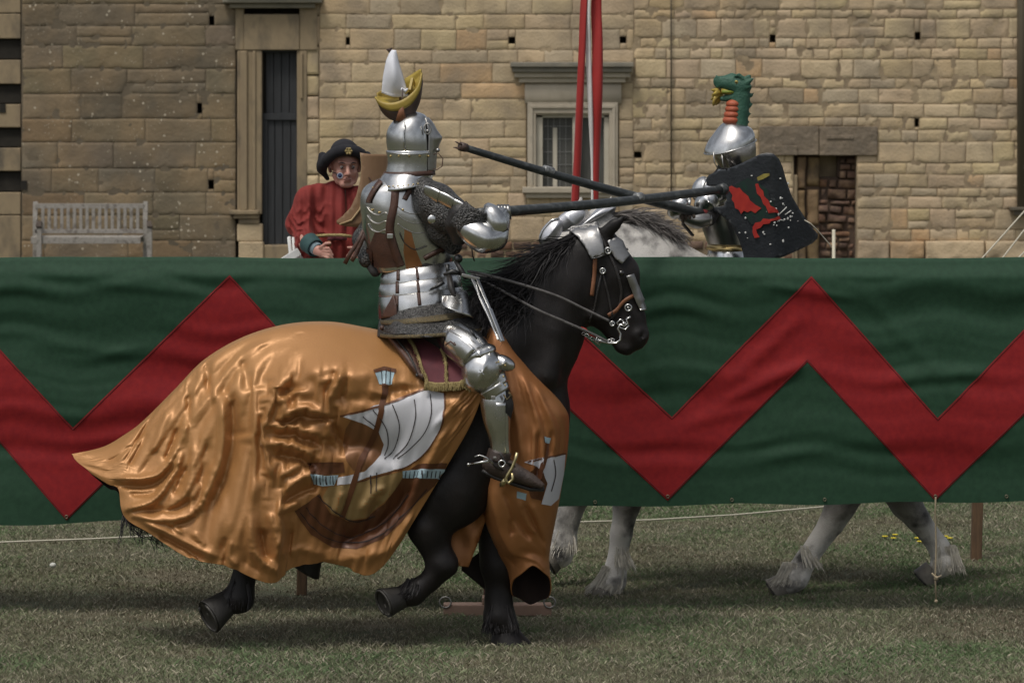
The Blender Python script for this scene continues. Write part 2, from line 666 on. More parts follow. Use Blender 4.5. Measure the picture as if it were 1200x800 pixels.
def stones(name, x0, x1, z0, z1, hrange, wrange, holes, m, joint=0.012, depth=0.03, seed=1, rough=0.006, tintv=0.14, proud=0.008, wob=0.012, res=0.04,
           parent=None, Y=DW, hues=True, edge=0.014):
    rs = np.random.RandomState(seed)
    VV, FF, CC = [], [], []
    nb = 0
    z = z0
    while z < z1 - 0.02:
        h = rs.uniform(*hrange)
        if z + h > z1 - hrange[0] * 0.6:
            h = z1 - z
        # split this course where a hole edge crosses it
        segs = [(x0, x1, z, z + h)]
        for (a, b, c, d) in holes:
            nx = []
            for (p, q, r, s) in segs:
                if b <= p or a >= q or d <= r or c >= s:
                    nx.append((p, q, r, s))
                    continue
                if a > p: nx.append((p, a, r, s))
                if b < q: nx.append((b, q, r, s))
                if c > r: nx.append((max(a, p), min(b, q), r, c))
                if d < s: nx.append((max(a, p), min(b, q), d, s))
            segs = nx
        for (p, q, r, s) in segs:
            if s - r < 0.03:
                continue
            x = p - (rs.uniform(0, wrange[0]) if p == x0 else 0)
            while x < q - 0.005:
                wd = rs.uniform(*wrange) * (0.75 if s - r < 0.17 else 1.0)
                a, b = max(x, p), x + wd
                if b > q - wrange[0] * 0.5: b = q
                x = b
                if b - a < 0.04: continue
                # now and then two thin stones instead of a tall one
                parts = [(r, s)]
                if s - r > 0.24 and rs.rand() < 0.10:
                    mid = r + (s - r) * rs.uniform(0.4, 0.6)
                    parts = [(r, mid), (mid, s)]
                for (c, d) in parts:
                    j = joint * rs.uniform(0.5, 1.5) / 2
                    A, B, C, D_ = a + j, b - j, c + j, d - j
                    if B - A < 0.02 or D_ - C < 0.02: continue
                    def axis(lo, hi):
                        e = min(edge, (hi - lo) * 0.2)
                        n = max(1, int((hi - lo - 2 * e) / res))
                        return np.concatenate([[lo, lo + e * 0.4], np.linspace(lo + e, hi - e, n + 1), [hi - e * 0.4, hi]])
                    xs, zs = axis(A, B), axis(C, D_)
                    X, Z = np.meshgrid(xs, zs, indexing='ij')
                    e = np.minimum(np.minimum(X - A, B - X), np.minimum(Z - C, D_ - Z))
                    pr = rs.uniform(-1, 1) * proud
                    chip = np.maximum(0, fbm(X * 9, Z * 9, 0, seed + 5, 3) - (0.20 if wrange[1] > .8 else .13)) * 0.07
                    Yd = -(pr) + 0.5 * edge * np.exp(-(e / (edge * 0.5)) ** 2) * 2 - rough * fbm(X * 6, Z * 6, pr * 90, seed, 4) * 2 + chip * np.exp(-(e / 0.035) ** 2)
                    Yd = np.minimum(Yd, depth * 0.9)
                    # skirt
                    Yd[0, :] = Yd[-1, :] = depth
                    Yd[:, 0] = Yd[:, -1] = depth
                    n = len(xs), len(zs)
                    VV.append(np.stack([X, Y + Yd, Z], -1).reshape(-1, 3))
                    FF.append(grid_faces(n[0], n[1], flip=False) + nb)
                    t = 1 + rs.uniform(-1, 1) * tintv
                    if hues:
                        u = rs.rand()
                        if u < 0.04: c3 = (t * 1.03, t * 0.90, t * 0.80)      # reddish stone
                        elif u < 0.16: c3 = (t * 0.86, t * 0.90, t * 0.98)    # greyer stone
                        elif u < 0.22: c3 = (t * 0.72, t * 0.74, t * 0.78)
                        else: c3 = (t, t * rs.uniform(0.97, 1.03), t * rs.uniform(0.92, 1.06))
                    else:
                        c3 = (t, t, t)
                    CC.append(np.tile(c3, (n[0] * n[1], 1)))
                    nb += n[0] * n[1]
        z += h
    V = np.concatenate(VV)
    V[:, 0] += wob * fbm(V[:, 0] * 1.7, V[:, 2] * 1.7, 0, 31, 3) * 2
    V[:, 2] += wob * fbm(V[:, 0] * 1.1, V[:, 2] * 2.3, 5, 37, 3) * 2
    return mo(name, V, np.concatenate(FF), m, parent or castle, colors=np.concatenate(CC))


def backing(name, x0, x1, z0, z1, holes, m, Y, parent=None):
    xs = sorted({x0, x1, *[max(x0, min(x1, h[0])) for h in holes], *[max(x0, min(x1, h[1])) for h in holes]})
    zs = sorted({z0, z1, *[max(z0, min(z1, h[2])) for h in holes], *[max(z0, min(z1, h[3])) for h in holes]})
    v, f = [], []
    for i in range(len(xs) - 1):
        for j in range(len(zs) - 1):
            cx, cz = (xs[i] + xs[i + 1]) / 2, (zs[j] + zs[j + 1]) / 2
            if any(h[0] < cx < h[1] and h[2] < cz < h[3] for h in holes):
                continue
            n = len(v)
            v += [(xs[i], Y, zs[j]), (xs[i + 1], Y, zs[j]), (xs[i + 1], Y, zs[j + 1]), (xs[i], Y, zs[j + 1])]
            f.append((n, n + 1, n + 2, n + 3))
    # sides of the recesses
    for h in holes:
        n = len(v)
        for (x, z) in ((h[0], h[2]), (h[1], h[2]), (h[1], h[3]), (h[0], h[3])):
            v += [(x, Y, z), (x, Y + 0.45, z)]
        f += [(n + 2 * k, n + 2 * ((k + 1) % 4), n + 2 * ((k + 1) % 4) + 1, n + 2 * k + 1) for k in range(4)]
        f.append((n + 1, n + 3, n + 5, n + 7))
    return mo(name, v, f, m, parent or castle, smooth=False)


def hole(px0, px1, py0, py1): return (wx(px0), wx(px1), wz(py1), wz(py0))

win_h = hole(617, 725, 96, 232)
fire_h = hole(930, 1004, 181, 318)
lint_h = hole(890, 1028, 148, 181)
put_r = [hole(596, 604, 44, 52), hole(726, 734, 43, 51), hole(902, 909, 41, 50), hole(1072, 1079, 38, 47), hole(743, 752, 178, 185), hole(1072, 1077, 139, 149),
         hole(405, 410, 44, 53)]
put_l = [hole(231, 237, 121, 133), hole(245, 251, 19, 30), hole(244, 251, 211, 222)]
ZT = 7.0
right_h = [win_h, fire_h, lint_h] + put_r
stones('masonry', wx(374), wx(742), wz(282), ZT, (0.18, 0.36), (0.35, 0.95), right_h, M_stone, joint=0.006, seed=4, proud=0.003, rough=0.005, tintv=0.085, edge=0.005, wob=.01)
stones('masonry', wx(742), wx(1570), wz(282), ZT, (0.12, 0.34), (0.22, 0.58), right_h, M_stone, joint=0.010, seed=5, proud=0.006, rough=0.006, tintv=0.11, edge=0.006, wob=.014)
backing('mortar_bed', wx(374), wx(1570), 0, ZT, [win_h, fire_h] + put_r, M_mortar, DW + 0.009)
stones('masonry', wx(-400), wx(-8), 0, ZT, (0.26, 0.40), (0.6, 1.2), [], M_stone_old, joint=0.008, seed=9, proud=0.004, rough=0.006, tintv=0.16)
stones('masonry', wx(26), wx(276), 0, ZT, (0.26, 0.42), (0.55, 1.25), put_l, M_stone_old, joint=0.004, seed=12, proud=0.002, rough=0.006, tintv=0.09, wob=0.01, edge=0.006)
backing('mortar_bed', wx(-400), wx(276), 0, ZT, put_l + [(wx(-7), wx(25), 0.02, ZT)], M_mortar_old, DW + 0.006)
# margin of long stones right of the door, and the plinths
stones('quoin', wx(352), wx(374), 0, ZT, (0.3, 0.5), (0.3, 0.31), [], M_stone, joint=0.012, seed=21, proud=0.012, tintv=0.08)
stones('plinth', wx(1005), wx(1570), 0, wz(281.5), (0.2, 0.3), (0.5, 1.0), [], M_stone, joint=0.016, seed=22, Y=DW - 0.07, rough=0.02, proud=0.01, tintv=0.15, depth=0.09)
stones('plinth', wx(374), wx(930), 0, wz(282), (0.10, 0.2), (0.2, 0.5), [], M_rubble, joint=0.02, seed=23, rough=0.02, proud=0.02, tintv=0.25, Y=DW - 0.01, depth=0.04)
# dark quoins at the far left, some blocks set back and coloured near-black as the slots' shade
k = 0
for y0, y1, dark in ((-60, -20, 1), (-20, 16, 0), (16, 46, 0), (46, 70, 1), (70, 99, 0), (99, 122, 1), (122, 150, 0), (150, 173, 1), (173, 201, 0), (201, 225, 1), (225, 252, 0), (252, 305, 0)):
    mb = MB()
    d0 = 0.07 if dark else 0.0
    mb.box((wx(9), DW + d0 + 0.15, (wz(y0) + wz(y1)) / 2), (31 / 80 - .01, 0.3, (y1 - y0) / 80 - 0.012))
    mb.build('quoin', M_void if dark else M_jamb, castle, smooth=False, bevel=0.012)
mb = MB(); mb.box((wx(9), DW + 0.17, (ZT + wz(-60)) / 2), (31 / 80 - .01, 0.3, ZT - wz(-60))); mb.build('quoin', M_jamb, castle, smooth=False)
for px, py in ((3, 127), (28, 217)):
    mb = MB(); mb.box((wx(px), DW - 0.0, wz(py)), (0.09, 0.03, 0.13)); mb.build('socket_shade', M_void, castle, smooth=False)  # thin block on the face, its dark colour stands for a hollow's shade

# body of the building, behind its face
mb = MB()
mb.box((0, DW + 3.5, ZT / 2), (29, 6, ZT))
mb.build('core', M_mortar_old, castle, smooth=False)
mb = MB(); mb.box(((wx(-400) + wx(1570)) / 2, DW + 0.35, ZT + 0.12), (wx(1570) - wx(-400) + .3, 1.0, 0.24)); mb.build('coping', M_cornice, castle, smooth=False, bevel=.02)

# ---- doorway
mb = MB()
def wb(mb, px0, px1, py0, py1, y0, y1):
    """box on the wall: pixels across and down, y0..y1 metres in front of (-) or behind (+) the face"""
    mb.box(((wx(px0) + wx(px1)) / 2, DW + (y0 + y1) / 2, (wz(py0) + wz(py1)) / 2), (abs(px1 - px0) / 80, y1 - y0, abs(py1 - py0) / 80))
wb(mb, 286, 351, 17, 59, -0.05, 0.2)
wb(mb, 278, 307, 59, 251, -0.03, 0.22); wb(mb, 282, 290, 60, 246, -0.07, -0.03); wb(mb, 296, 300, 60, 246, -0.055, -0.03)
wb(mb, 348, 360, 59, 318, -0.02, 0.2); wb(mb, 352, 355, 62, 116, -0.05, -0.02)
wb(mb, 276, 286, -200, 59, -0.04, 0.2); wb(mb, 351, 372, -200, 59, -0.03, 0.2); wb(mb, 286, 351, -200, 6, -0.03, .2)
ds = mb.build('door_surround', M_jamb, castle, smooth=False, bevel=0.014)
mb = MB(); wb(mb, 262, 378, -6, 4, -0.22, 0.0); wb(mb, 270, 370, 4, 10, -0.12, 0.0); wb(mb, 266, 374, -14, -6, -0.3, 0)
mb.build('door_cornice', M_cornice, castle, smooth=False, bevel=0.015)
mb = MB(); wb(mb, 278, 308, 262, 283, -0.05, 0.2); wb(mb, 280, 309, 283, 318, -0.07, 0.2)
mb.build('plinth_block', M_stone, castle, smooth=False, bevel=0.02, colors=np.ones((16, 3)))
mb = MB(); wb(mb, 269, 304, 246, 251, -0.14, 0.1); wb(mb, 274, 304, 251, 256, -0.10, 0.1); wb(mb, 280, 304, 256, 262, -0.07, 0.1)
mb.build('corbel', M_jamb, castle, smooth=False, bevel=0.012)
mb = MB()
for i in range(4):
    x0 = 311 + i * 9.3
    wb(mb, x0, x0 + 8.6, 61, 133, 0.14, 0.18 + 0.004 * (i % 2))
    wb(mb, x0 + 1.5, x0 + 10.1, 141, 287, 0.12, 0.16 + 0.004 * (i % 2))
door = mb.build('door', M_door, castle, smooth=False, bevel=0.006)
mb = MB(); wb(mb, 307, 350, 133, 141, 0.08, 0.16); wb(mb, 307, 313, 141, 290, 0.09, 0.17); wb(mb, 307, 350, 59, 62, 0.06, .2)
mb.build('frame', M_door, door, smooth=False, bevel=0.006)
mb = MB(); wb(mb, 306, 349, 287, 318, -0.02, 0.25); mb.build('threshold', M_jamb, castle, smooth=False, bevel=0.02)
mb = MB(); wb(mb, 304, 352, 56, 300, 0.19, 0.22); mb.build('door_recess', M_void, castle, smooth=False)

# ---- window
mb = MB(); wb(mb, 618, 724, 120, 133, -0.05, 0.1)
wb(mb, 618, 628, 133, 220, -0.05, 0.1); wb(mb, 714, 724, 133, 220, -0.05, 0.1)
wb(mb, 621, 721, 123, 127, -0.075, -0.05); wb(mb, 621, 624.5, 127, 219, -0.075, -0.05); wb(mb, 717.5, 721, 127, 219, -0.075, -0.05)
wb(mb, 628, 714, 127.5, 135, -0.02, 0.14)
win = mb.build('window', M_dress, castle, smooth=False, bevel=0.008)
mb = MB(); wb(mb, 628, 714, 134, 138, 0.03, .16); wb(mb, 628, 636, 134, 220, 0.03, .16); wb(mb, 706+8, 706+2, 134, 220, .03, .16); wb(mb, 671, 680, 134, 220, 0.02, .16)
mb.build('frame', M_cream, win, smooth=False, bevel=0.006)
mb = MB(); wb(mb, 636, 671, 136, 219, 0.15, 0.158); wb(mb, 680, 709, 136, 219, 0.152, 0.16)
mb.build('pane', M_glass, win, smooth=False)
mb = MB()
for x in (642, 649, 656, 663): wb(mb, x, x + 0.5, 137, 219, 0.143, 0.147)
for y in (148, 163, 178, 193, 208): wb(mb, 637, 671, y, y + 0.55, 0.138, 0.142)
mb.build('glazing_bar', M_lead, win, smooth=False)
# pulled back curtain seen behind the left light
mb = MB(); wb(mb, 648, 653, 150, 219, 0.128, 0.134); mb.build('casement_stay', M_cream, win, smooth=False)
mb = MB(); wb(mb, 612, 728, 219, 226, -0.13, 0.1); wb(mb, 616, 726, 226, 232, -0.08, .1)
mb.build('sill', M_dress, win, smooth=False, bevel=0.012)
fr = loft('frieze', [((wx(615) + 0, DW, wz(109)), (0, -0.085, 0), (0, 0, 0.165)), ((wx(728), DW, wz(109)), (0, -0.085, 0), (0, 0, 0.165))], M_dress, win, n=20, k=1)
mb = MB()
wb(mb, 603, 738, 85, 91, -0.16, 0.05); wb(mb, 608, 733, 91, 97, -0.11, 0.05)
mb.build('cornice', M_dress, win, smooth=False, bevel=0.012)
mb = MB(); wb(mb, 598, 742, 73, 79, -0.27, 0.05); wb(mb, 600, 740, 79, 85, -0.22, 0.05)
mb.build('hood', M_cornice, win, smooth=False, bevel=0.015)

# ---- blocked fireplace
mb = MB(); wb(mb, 890, 959, 148, 181.5, -0.05, 0.03); wb(mb, 960, 1028, 148.5, 182, -0.045, 0.03); wb(mb, 905, 934, 171, 181.8, -0.07, -0.05)
wb(mb, 968, 1000, 159, 163, -0.06, -0.045)
fp = mb.build('lintel', mat('sooty_lintel', (0.23, 0.18, 0.125), (0.16, 0.13, 0.095), scale=3, rough=.9, bump=.7, bscale=9, bdist=0.05), castle, smooth=False, bevel=0.014)
mb = MB()
wb(mb, 930, 935, 205, 318, 0.02, 0.3)
M_smoke = mat('smoked_jamb', (0.16, 0.105, 0.055), (0.085, 0.06, 0.04), (0.21, 0.14, 0.07), scale=2.2, rough=.9, bump=.5, bscale=10, bdist=.03, attr='tint')
stones('fireplace_jamb', wx(934), wx(946), wz(318), wz(181), (0.28, 0.5), (0.3, 0.31), [], M_smoke, joint=0.012, seed=51, Y=DW + 0.07, depth=0.2, rough=0.02, proud=0.012, edge=0.03, wob=.02)
stones('fireplace_jamb', wx(945), wx(963), wz(318), wz(181), (0.35, 0.7), (0.4, 0.41), [], M_smoke, joint=0.012, seed=52, Y=DW + 0.13, depth=0.25, rough=0.025, proud=0.015, edge=0.05, wob=.02)
mb.build('fireplace_reveal', M_jamb, castle, smooth=False, bevel=0.02)
stones('rubble_infill', wx(961), wx(1004), wz(318), wz(184), (0.06, 0.17), (0.12, 0.4), [hole(963, 983, 182, 210)], M_rubble, joint=0.02, seed=41, Y=DW + 0.2, depth=0.08,
       rough=0.05, proud=0.04, tintv=0.3, wob=0.05, edge=0.02)
mb = MB(); wb(mb, 961, 1005, 208, 318, 0.25, 0.42); wb(mb, 983, 1005, 181, 210, 0.25, 0.42); wb(mb, 929, 961, 181, 318, 0.17, 0.42); mb.build('infill_bed', mat('earthy_mortar', (0.10, 0.065, 0.045), (0.06, 0.04, 0.03), scale=9, rough=1), castle, smooth=False)

# ---- drain pipes
mb = MB(); mb.tube([(wx(786), DW - 0.05, ZT), (wx(786.5), DW - 0.05, wz(232))], 0.013, 6); mb.build('conduit', M_pipe, castle)
mb = MB(); mb.tube([(wx(1196), DW - 0.12, ZT), (wx(1196), DW - 0.12, wz(243))], 0.07, 14); mb.build('downpipe', M_pipe, castle)
mb = MB(); wb(mb, 1182, 1210, 242, 246, -0.25, 0.02); wb(mb, 1186, 1206, 246, 252, -0.2, .02); mb.build('pipe_bracket', M_pipe, castle, smooth=False, bevel=.01)

# ================================================================== ground and grass
M_ground = mat('dry_turf_soil', (0.085, 0.080, 0.045), (0.115, 0.098, 0.058), (0.070, 0.078, 0.038), scale=1.2, rough=1.0, bump=0.6, bscale=40, detail=8)
gx = np.linspace(-150, 150, 61); gy = np.linspace(-120, 180, 61)
X, Y = np.meshgrid(gx, gy, indexing='ij')
mo('grass_ground', np.stack([X, Y, X * 0], -1).reshape(-1, 3), grid_faces(61, 61), M_ground)['kind'] = 'structure'

M_blade = mat('grass_blade', (0.9, 0.9, 0.9), (1.1, 1.1, 1.1), scale=2, rough=0.75, attr='tint', spec=0.25)
def grass(name, n, y0, y1, hmin, hmax, seed, wd=(0.0022, 0.0042), cond=None):
    rs = np.random.RandomState(seed)
    y = np.sqrt(rs.uniform(y0 ** 2, y1 ** 2, n))
    x = rs.uniform(-1, 1, n) * (0.148 * y + 0.35)
    g = fbm(x * 0.8, y * 0.8, 0, 50, 4)            # green patches against straw ones
    g2 = fbm(x * 3.1, y * 3.1, 0, 60, 3)
    clump = fbm(x * 7, y * 7, 0, 70, 2)
    h = rs.uniform(hmin, hmax, n) * (1 + 0.7 * g + 0.6 * clump)
    keep = rs.rand(n) < np.clip(0.75 + 0.9 * g2, 0.25, 1)
    x, y, h, g, g2, clump = (a[keep] for a in (x, y, h, g, g2, clump))
    n = len(x)
    a = rs.uniform(0, 2 * PI, n)
    wdt = rs.uniform(*wd, n)
    ca, sa = np.cos(a) * wdt, np.sin(a) * wdt
    la = rs.uniform(0, 2 * PI, n)
    lean = h * rs.uniform(0.15, 1.5, n)
    lx, ly = np.cos(la) * lean, np.sin(la) * lean
    v = np.zeros((n, 4, 3))
    v[:, 0] = np.stack([x - ca, y - sa, x * 0], -1)
    v[:, 1] = np.stack([x + ca, y + sa, x * 0], -1)
    v[:, 2] = np.stack([x + ca * .8 + lx * .35, y + sa * .8 + ly * .35, h * .65], -1)
    v[:, 3] = np.stack([x + lx, y + ly, h], -1)
    f = (np.arange(n)[:, None] * 4 + np.array([[0, 1, 2]])).astype(np.int64)
    f2 = (np.arange(n)[:, None] * 4 + np.array([[0, 2, 3]])).astype(np.int64)
    green = np.array([0.140, 0.200, 0.094]); olive = np.array([0.225, 0.230, 0.140]); straw = np.array([0.42, 0.38, 0.28]); brown = np.array([0.150, 0.124, 0.086])
    t = np.clip(0.42 + 1.5 * g + 0.5 * g2 + rs.uniform(-0.3, 0.3, n) + (y - 19.0) * 0.10, 0, 1)[:, None]
    c = straw * 0 + np.where(t > 0.5, olive + (green - olive) * (t - .5) * 2, brown + (olive - brown) * t * 2)
    dry = rs.rand(n) < np.clip(0.32 - 0.30 * g2, 0.08, .6)
    c[dry] = straw * rs.uniform(0.45, 0.95, (dry.sum(), 1))
    c *= rs.uniform(0.75, 1.25, (n, 1))
    o = mo(name, v.reshape(-1, 3), np.concatenate([f, f2]), M_blade, smooth=False, colors=np.repeat(c, 4, 0))
    o['kind'] = 'stuff'
    return o
grass('grass', 620000, 16.2, 27.0, 0.010, 0.024, 5, wd=(0.0012, 0.0026))

# ================================================================== tilt barrier
DB = 18.95
M_green = mat('green_cloth', (0.009, 0.040, 0.018), (0.014, 0.052, 0.025), scale=30, rough=0.72, bump=0.35, bscale=900, bdist=0.001, sheen=0.12, sheentint=(.5, .9, .6), spec=0.35)
M_red = mat('red_cloth', (0.20, 0.006, 0.009), (0.25, 0.010, 0.011), scale=30, rough=0.75, bump=0.35, bscale=900, bdist=0.001, sheen=0.10, sheentint=(1, .5, .4), spec=0.3)
M_timber = mat('weathered_timber', (0.16, 0.095, 0.05), (0.10, 0.06, 0.035), scale=8, stretch=(5, 5, .6), rough=0.8, bump=0.4, bscale=30)
M_wine = mat('oxide_red_timber', (0.13, 0.045, 0.035), (0.09, 0.035, 0.028), scale=8, stretch=(3, 3, .8), rough=0.7, bump=0.3, bscale=20)
M_rope = mat('white_rope', (0.62, 0.58, 0.47), (0.45, 0.42, 0.33), scale=300, rough=0.9)
M_brass = mat('brass_eyelet', (0.22, 0.20, 0.14), rough=0.4, metal=0.9)
barrier = thing('tilt_barrier', 'long green cloth jousting barrier with a red zigzag stripe across the field', 'barrier', W(600, 721, DB))

def clothdisp(px, py):
    px = np.asarray(px, float); py = np.asarray(py, float)
    t = (py - 305) / 290
    swag = 16 * np.sin((px - 790) / 155 * PI / 1.0) ** 2          # folds sag between the ties
    q = py - swag * (1 - t * .6) + 8 * vnoise(px / 160, py / 90, 0, 3)
    msk = sstep(-.25, .55, fbm(px / 130, py / 60, 3, 77, 2))
    d = (3.4 * vnoise(px / 260, q / 14.5, 1.3, 4) + .6 * vnoise(px / 130, q / 8.5, 2.3, 5)) * (.25 + .75 * msk) + 5.2 * vnoise(px / 380, q / 36, 7.3, 6) + .5 * fbm(px / 30, py / 30, 1, 78, 3)
    d = d * sstep(305, 335, py) * (1 - 0.55 * sstep(480, 590, py))
    # diagonal pulls
    for (x0, y0, x1, y1, h, wd) in ((830, 480, 960, 415, 3.0, 7), (850, 450, 945, 365, 2.4, 8), (790, 500, 900, 470, 2.2, 8), (1000, 330, 1130, 470, 1.8, 9), (700, 330, 800, 480, 1.6, 10),
                                    (880, 330, 1010, 350, 2.2, 6), (1020, 450, 1180, 430, 2.4, 8), (100, 330, 250, 345, 2, 7), (20, 400, 200, 420, 2, 8), (820, 540, 1000, 520, 1.6, 8)):
        dx, dy = x1 - x0, y1 - y0
        L = dx * dx + dy * dy
        u = ((px - x0) * dx + (py - y0) * dy) / L
        e = ((px - x0) * dy - (py - y0) * dx) / math.sqrt(L)
        d = d + h * np.exp(-(e / wd) ** 2) * np.exp(-((u - .5) / .42) ** 4)
    return -d * 0.0043 * 1.15 - 0.040 * sstep(304, 326, py) - 0.03 * np.sin((px + 120) / 313 * PI) ** 2 * t

def bottom(px): return np.interp(px, (-300, 0, 145, 400, 650, 900, 1200, 1500), (618, 613, 609, 601, 592, 589, 586, 584)) + 1.2 * np.sin(np.asarray(px) / 29.0)
def bpos(px, py, off=0.0):
    d = DB + clothdisp(px, py) - off
    px = np.asarray(px, float)
    x = (px - 600) * DB / F
    z = H - (np.asarray(py) - HZ) * DB / F
    return np.stack([x + 0 * d, d, z], -1)
nu, nv = 640, 130
U = np.linspace(-260, 1460, nu)
T = np.linspace(0, 1, nv)
PX = np.repeat(U[:, None], nv, 1)
PY = 307 + (bottom(U)[:, None] - 307) * T[None, :]
V = bpos(PX, PY)
# roll over the top rope
roll = []
for a in np.linspace(PI, 0, 7)[:-1]:
    p = bpos(U, U * 0 + 307)
    p[:, 1] = DB + 0.02 - 0.02 * math.cos(PI - a) * -1 + 0.0
    p[:, 1] = DB + 0.022 - 0.022 * math.cos(a)* 1.0
    p[:, 2] += 0.022 * math.sin(a)
    roll.append(p)
back = bpos(U, U * 0 + 340); back[:, 1] = DB + 0.045
V = np.concatenate([back[:, None], np.stack(roll, 1), V], 1)
V[:, :7, 2] += (0.004 * np.sin(U / 93.0) + 0.0015 * np.sin(U / 31.0))[:, None]
V[:, 7:, 2] += (0.004 * np.sin(U / 93.0) + 0.0015 * np.sin(U / 31.0))[:, None] * (1 - T)[None, :]
mo('barrier_cloth', V.reshape(-1, 3), grid_faces(nu, nv + 7, flip=True), M_green, barrier)

def zigpatch(poly):
    v, f = tri_poly(poly, 5.0)
    A = np.array(v)
    A[:, 1] = np.minimum(A[:, 1], bottom(A[:, 0]) - 2)
    P = bpos(A[:, 0], A[:, 1], 0.004)
    P[:, 2] += (0.004 * np.sin(A[:, 0] / 93.0) + 0.0015 * np.sin(A[:, 0] / 31.0)) * (1 - (A[:, 1] - 307) / 290)
    P2 = P.copy(); P2[:, 1] += 0.003
    return P, f
top = [(-253, 488), (-80, 322), (87, 500), (270, 322), (431, 496), (608, 322), (787, 488), (950, 322), (1097, 488), (1262, 322), (1420, 488)]
bot = [(1430, 585), (1262, 422), (1095, 585), (945, 422), (782, 585), (608, 424), (431, 597), (262, 428), (80, 607), (-80, 425), (-253, 590)]
P, f = zigpatch(top + bot)
mo('zigzag_stripe', P, f, M_red, barrier)
for pl in (top, bot):
    Pd = np.array([p for a, b in zip(pl[:-1], pl[1:]) for p in [(a[0] + (b[0] - a[0]) * t, a[1] + (b[1] - a[1]) * t) for t in np.linspace(0, 1, 40)[:-1]]])
    s_ = 1 if pl is top else -1
    Pd[:, 1] = np.minimum(Pd[:, 1] + s_ * 2.2, bottom(Pd[:, 0]) - 3)
    Q3 = bpos(Pd[:, 0], Pd[:, 1], 0.0052)
    Q3[:, 2] += (0.004 * np.sin(Pd[:, 0] / 93.0) + 0.0015 * np.sin(Pd[:, 0] / 31.0)) * (1 - (Pd[:, 1] - 307) / 290)
    mb = MB(); mb.tube([tuple(q) for q in Q3], 0.0022, 5); mb.build('seam', mat('crimson_piping', (.12, .004, .006), rough=.8) if 'crimson_piping' not in MATS else MATS['crimson_piping'], barrier)
ey = [(782, 580), (80, 603), (431, 594), (1095, 580), (697, 586), (857, 584), (965, 583), (1178, 580), (560, 590), (215, 602)]
for px, py in ey:
    c = Vector(tuple(bpos(px, py, 0.008).reshape(3)))
    mb = MB()
    ring = [c + Vector((math.cos(a), 0, math.sin(a))) * 0.0075 for a in np.linspace(0, 2 * PI, 13)]
    mb.tube(ring, 0.0028, 6, caps=False)
    mb.build('eyelet', M_brass, barrier)
# uprights behind the cloth, top rail
for px in (-120, 583, 1285):
    mb = MB()
    x = (px - 600) * DB / F
    mb.box((x, DB + 0.13, 0.88), (0.145 if px == 583 else .09, 0.09, 1.76))
    mb.build('post', M_wine, barrier, smooth=False, bevel=0.006)
    mb = MB()
    mb.box((x, DB + 0.02, 0.032), (0.56, 0.10, 0.06)); mb.box((x, DB + 0.02, 0.08), (0.16, 0.10, 0.04))
    mb.build('foot', mat('pale_foot_board', (0.30, 0.20, 0.15), (0.22, 0.14, 0.10), scale=6, rough=.8) if 'pale_foot_board' not in MATS else MATS['pale_foot_board'], barrier, smooth=False, bevel=0.006)
    for s in (-1, 1):
        mb = MB()
        c = Vector((x + s * 0.27, DB - 0.03, 0.075))
        mb.tube([c + Vector((math.cos(a) * .03, 0, math.sin(a) * .028)) for a in np.linspace(0, 2 * PI, 13)], 0.005, 6, caps=False)
        mb.build('iron_ring', mat('dull_iron', (0.30, 0.29, 0.27), rough=.5, metal=.8) if 'dull_iron' not in MATS else MATS['dull_iron'], barrier)
mb = MB(); mb.tube([((U[0] - 600) * DB / F, DB + 0.022, 1.825), ((U[-1] - 600) * DB / F, DB + 0.022, 1.825)], 0.014, 8); mb.build('top_rail', M_timber, barrier)
# tie line with knot hanging from an eyelet
mb = MB()
p = [tuple(bpos(1095, 581, 0.012).reshape(3)), W(1096, 600, DB - .02), W(1097, 640, DB - .02), W(1096, 675, DB - .02), W(1097, 706, DB - .02)]
mb.tube(p, 0.0048, 6); mb.ball(W(1097, 677, DB - .02), 0.013, 8, 6); mb.ball(W(1097, 704, DB - .02), 0.010, 8, 6)
mb.tube([W(1092, 671, DB - .02), W(1097, 677, DB - .03), W(1103, 674, DB - .02)], 0.005, 6)
t = mb.build('tie_rope', mat('jute_cord', (0.36, 0.30, 0.20), (0.26, 0.21, 0.14), scale=200, rough=.9), None, loc=W(1097, 706, DB))
tag(t, 'knotted pale tie rope hanging from the barrier hem under a red point', 'rope')

# wooden stakes and line of the far rope fence
for px, py, d, lb in ((357, 697, 19.7, 'brown wooden stake in the grass below the golden horse cloth'), (1147, 657, 21.05, 'brown wooden stake standing right of the hanging tie rope')):
    mb = MB(); p = W(px, py, d)
    mb.box((p.x, d, 0.62), (0.055 if px < 600 else .062, 0.05, 1.24), Matrix.Rotation(R(1.5), 3, 'Y'))
    tag(mb.build('stake', M_timber, None, loc=p, smooth=False, bevel=0.005), lb, 'stake')
mb = MB()
mb.tube([W(-120, 641, 20.6), W(0, 635, 20.7), W(110, 631, 20.8), W(210, 626, 20.9), W(420, 620, 21.2), W(655, 612, 21.6), W(760, 609, 21.9), W(860, 603, 22.3), W(960, 594, 22.8), W(1080, 582, 23.2), W(1300, 570, 23.6)], 0.0055, 6)
r = mb.build('line_rope', M_rope, None, loc=W(655, 612, 22.5)); tag(r, 'thin white rope stretched low over the grass beyond the barrier', 'rope')
for px, d in ((-120, 20.6), (1300, 23.6)):
    mb = MB(); x = W(px, 0, d).x; mb.tube([(x, d, 0), (x, d, .5)], 0.012, 8)
    r2 = mb.build('rope_stake', M_timber, r)

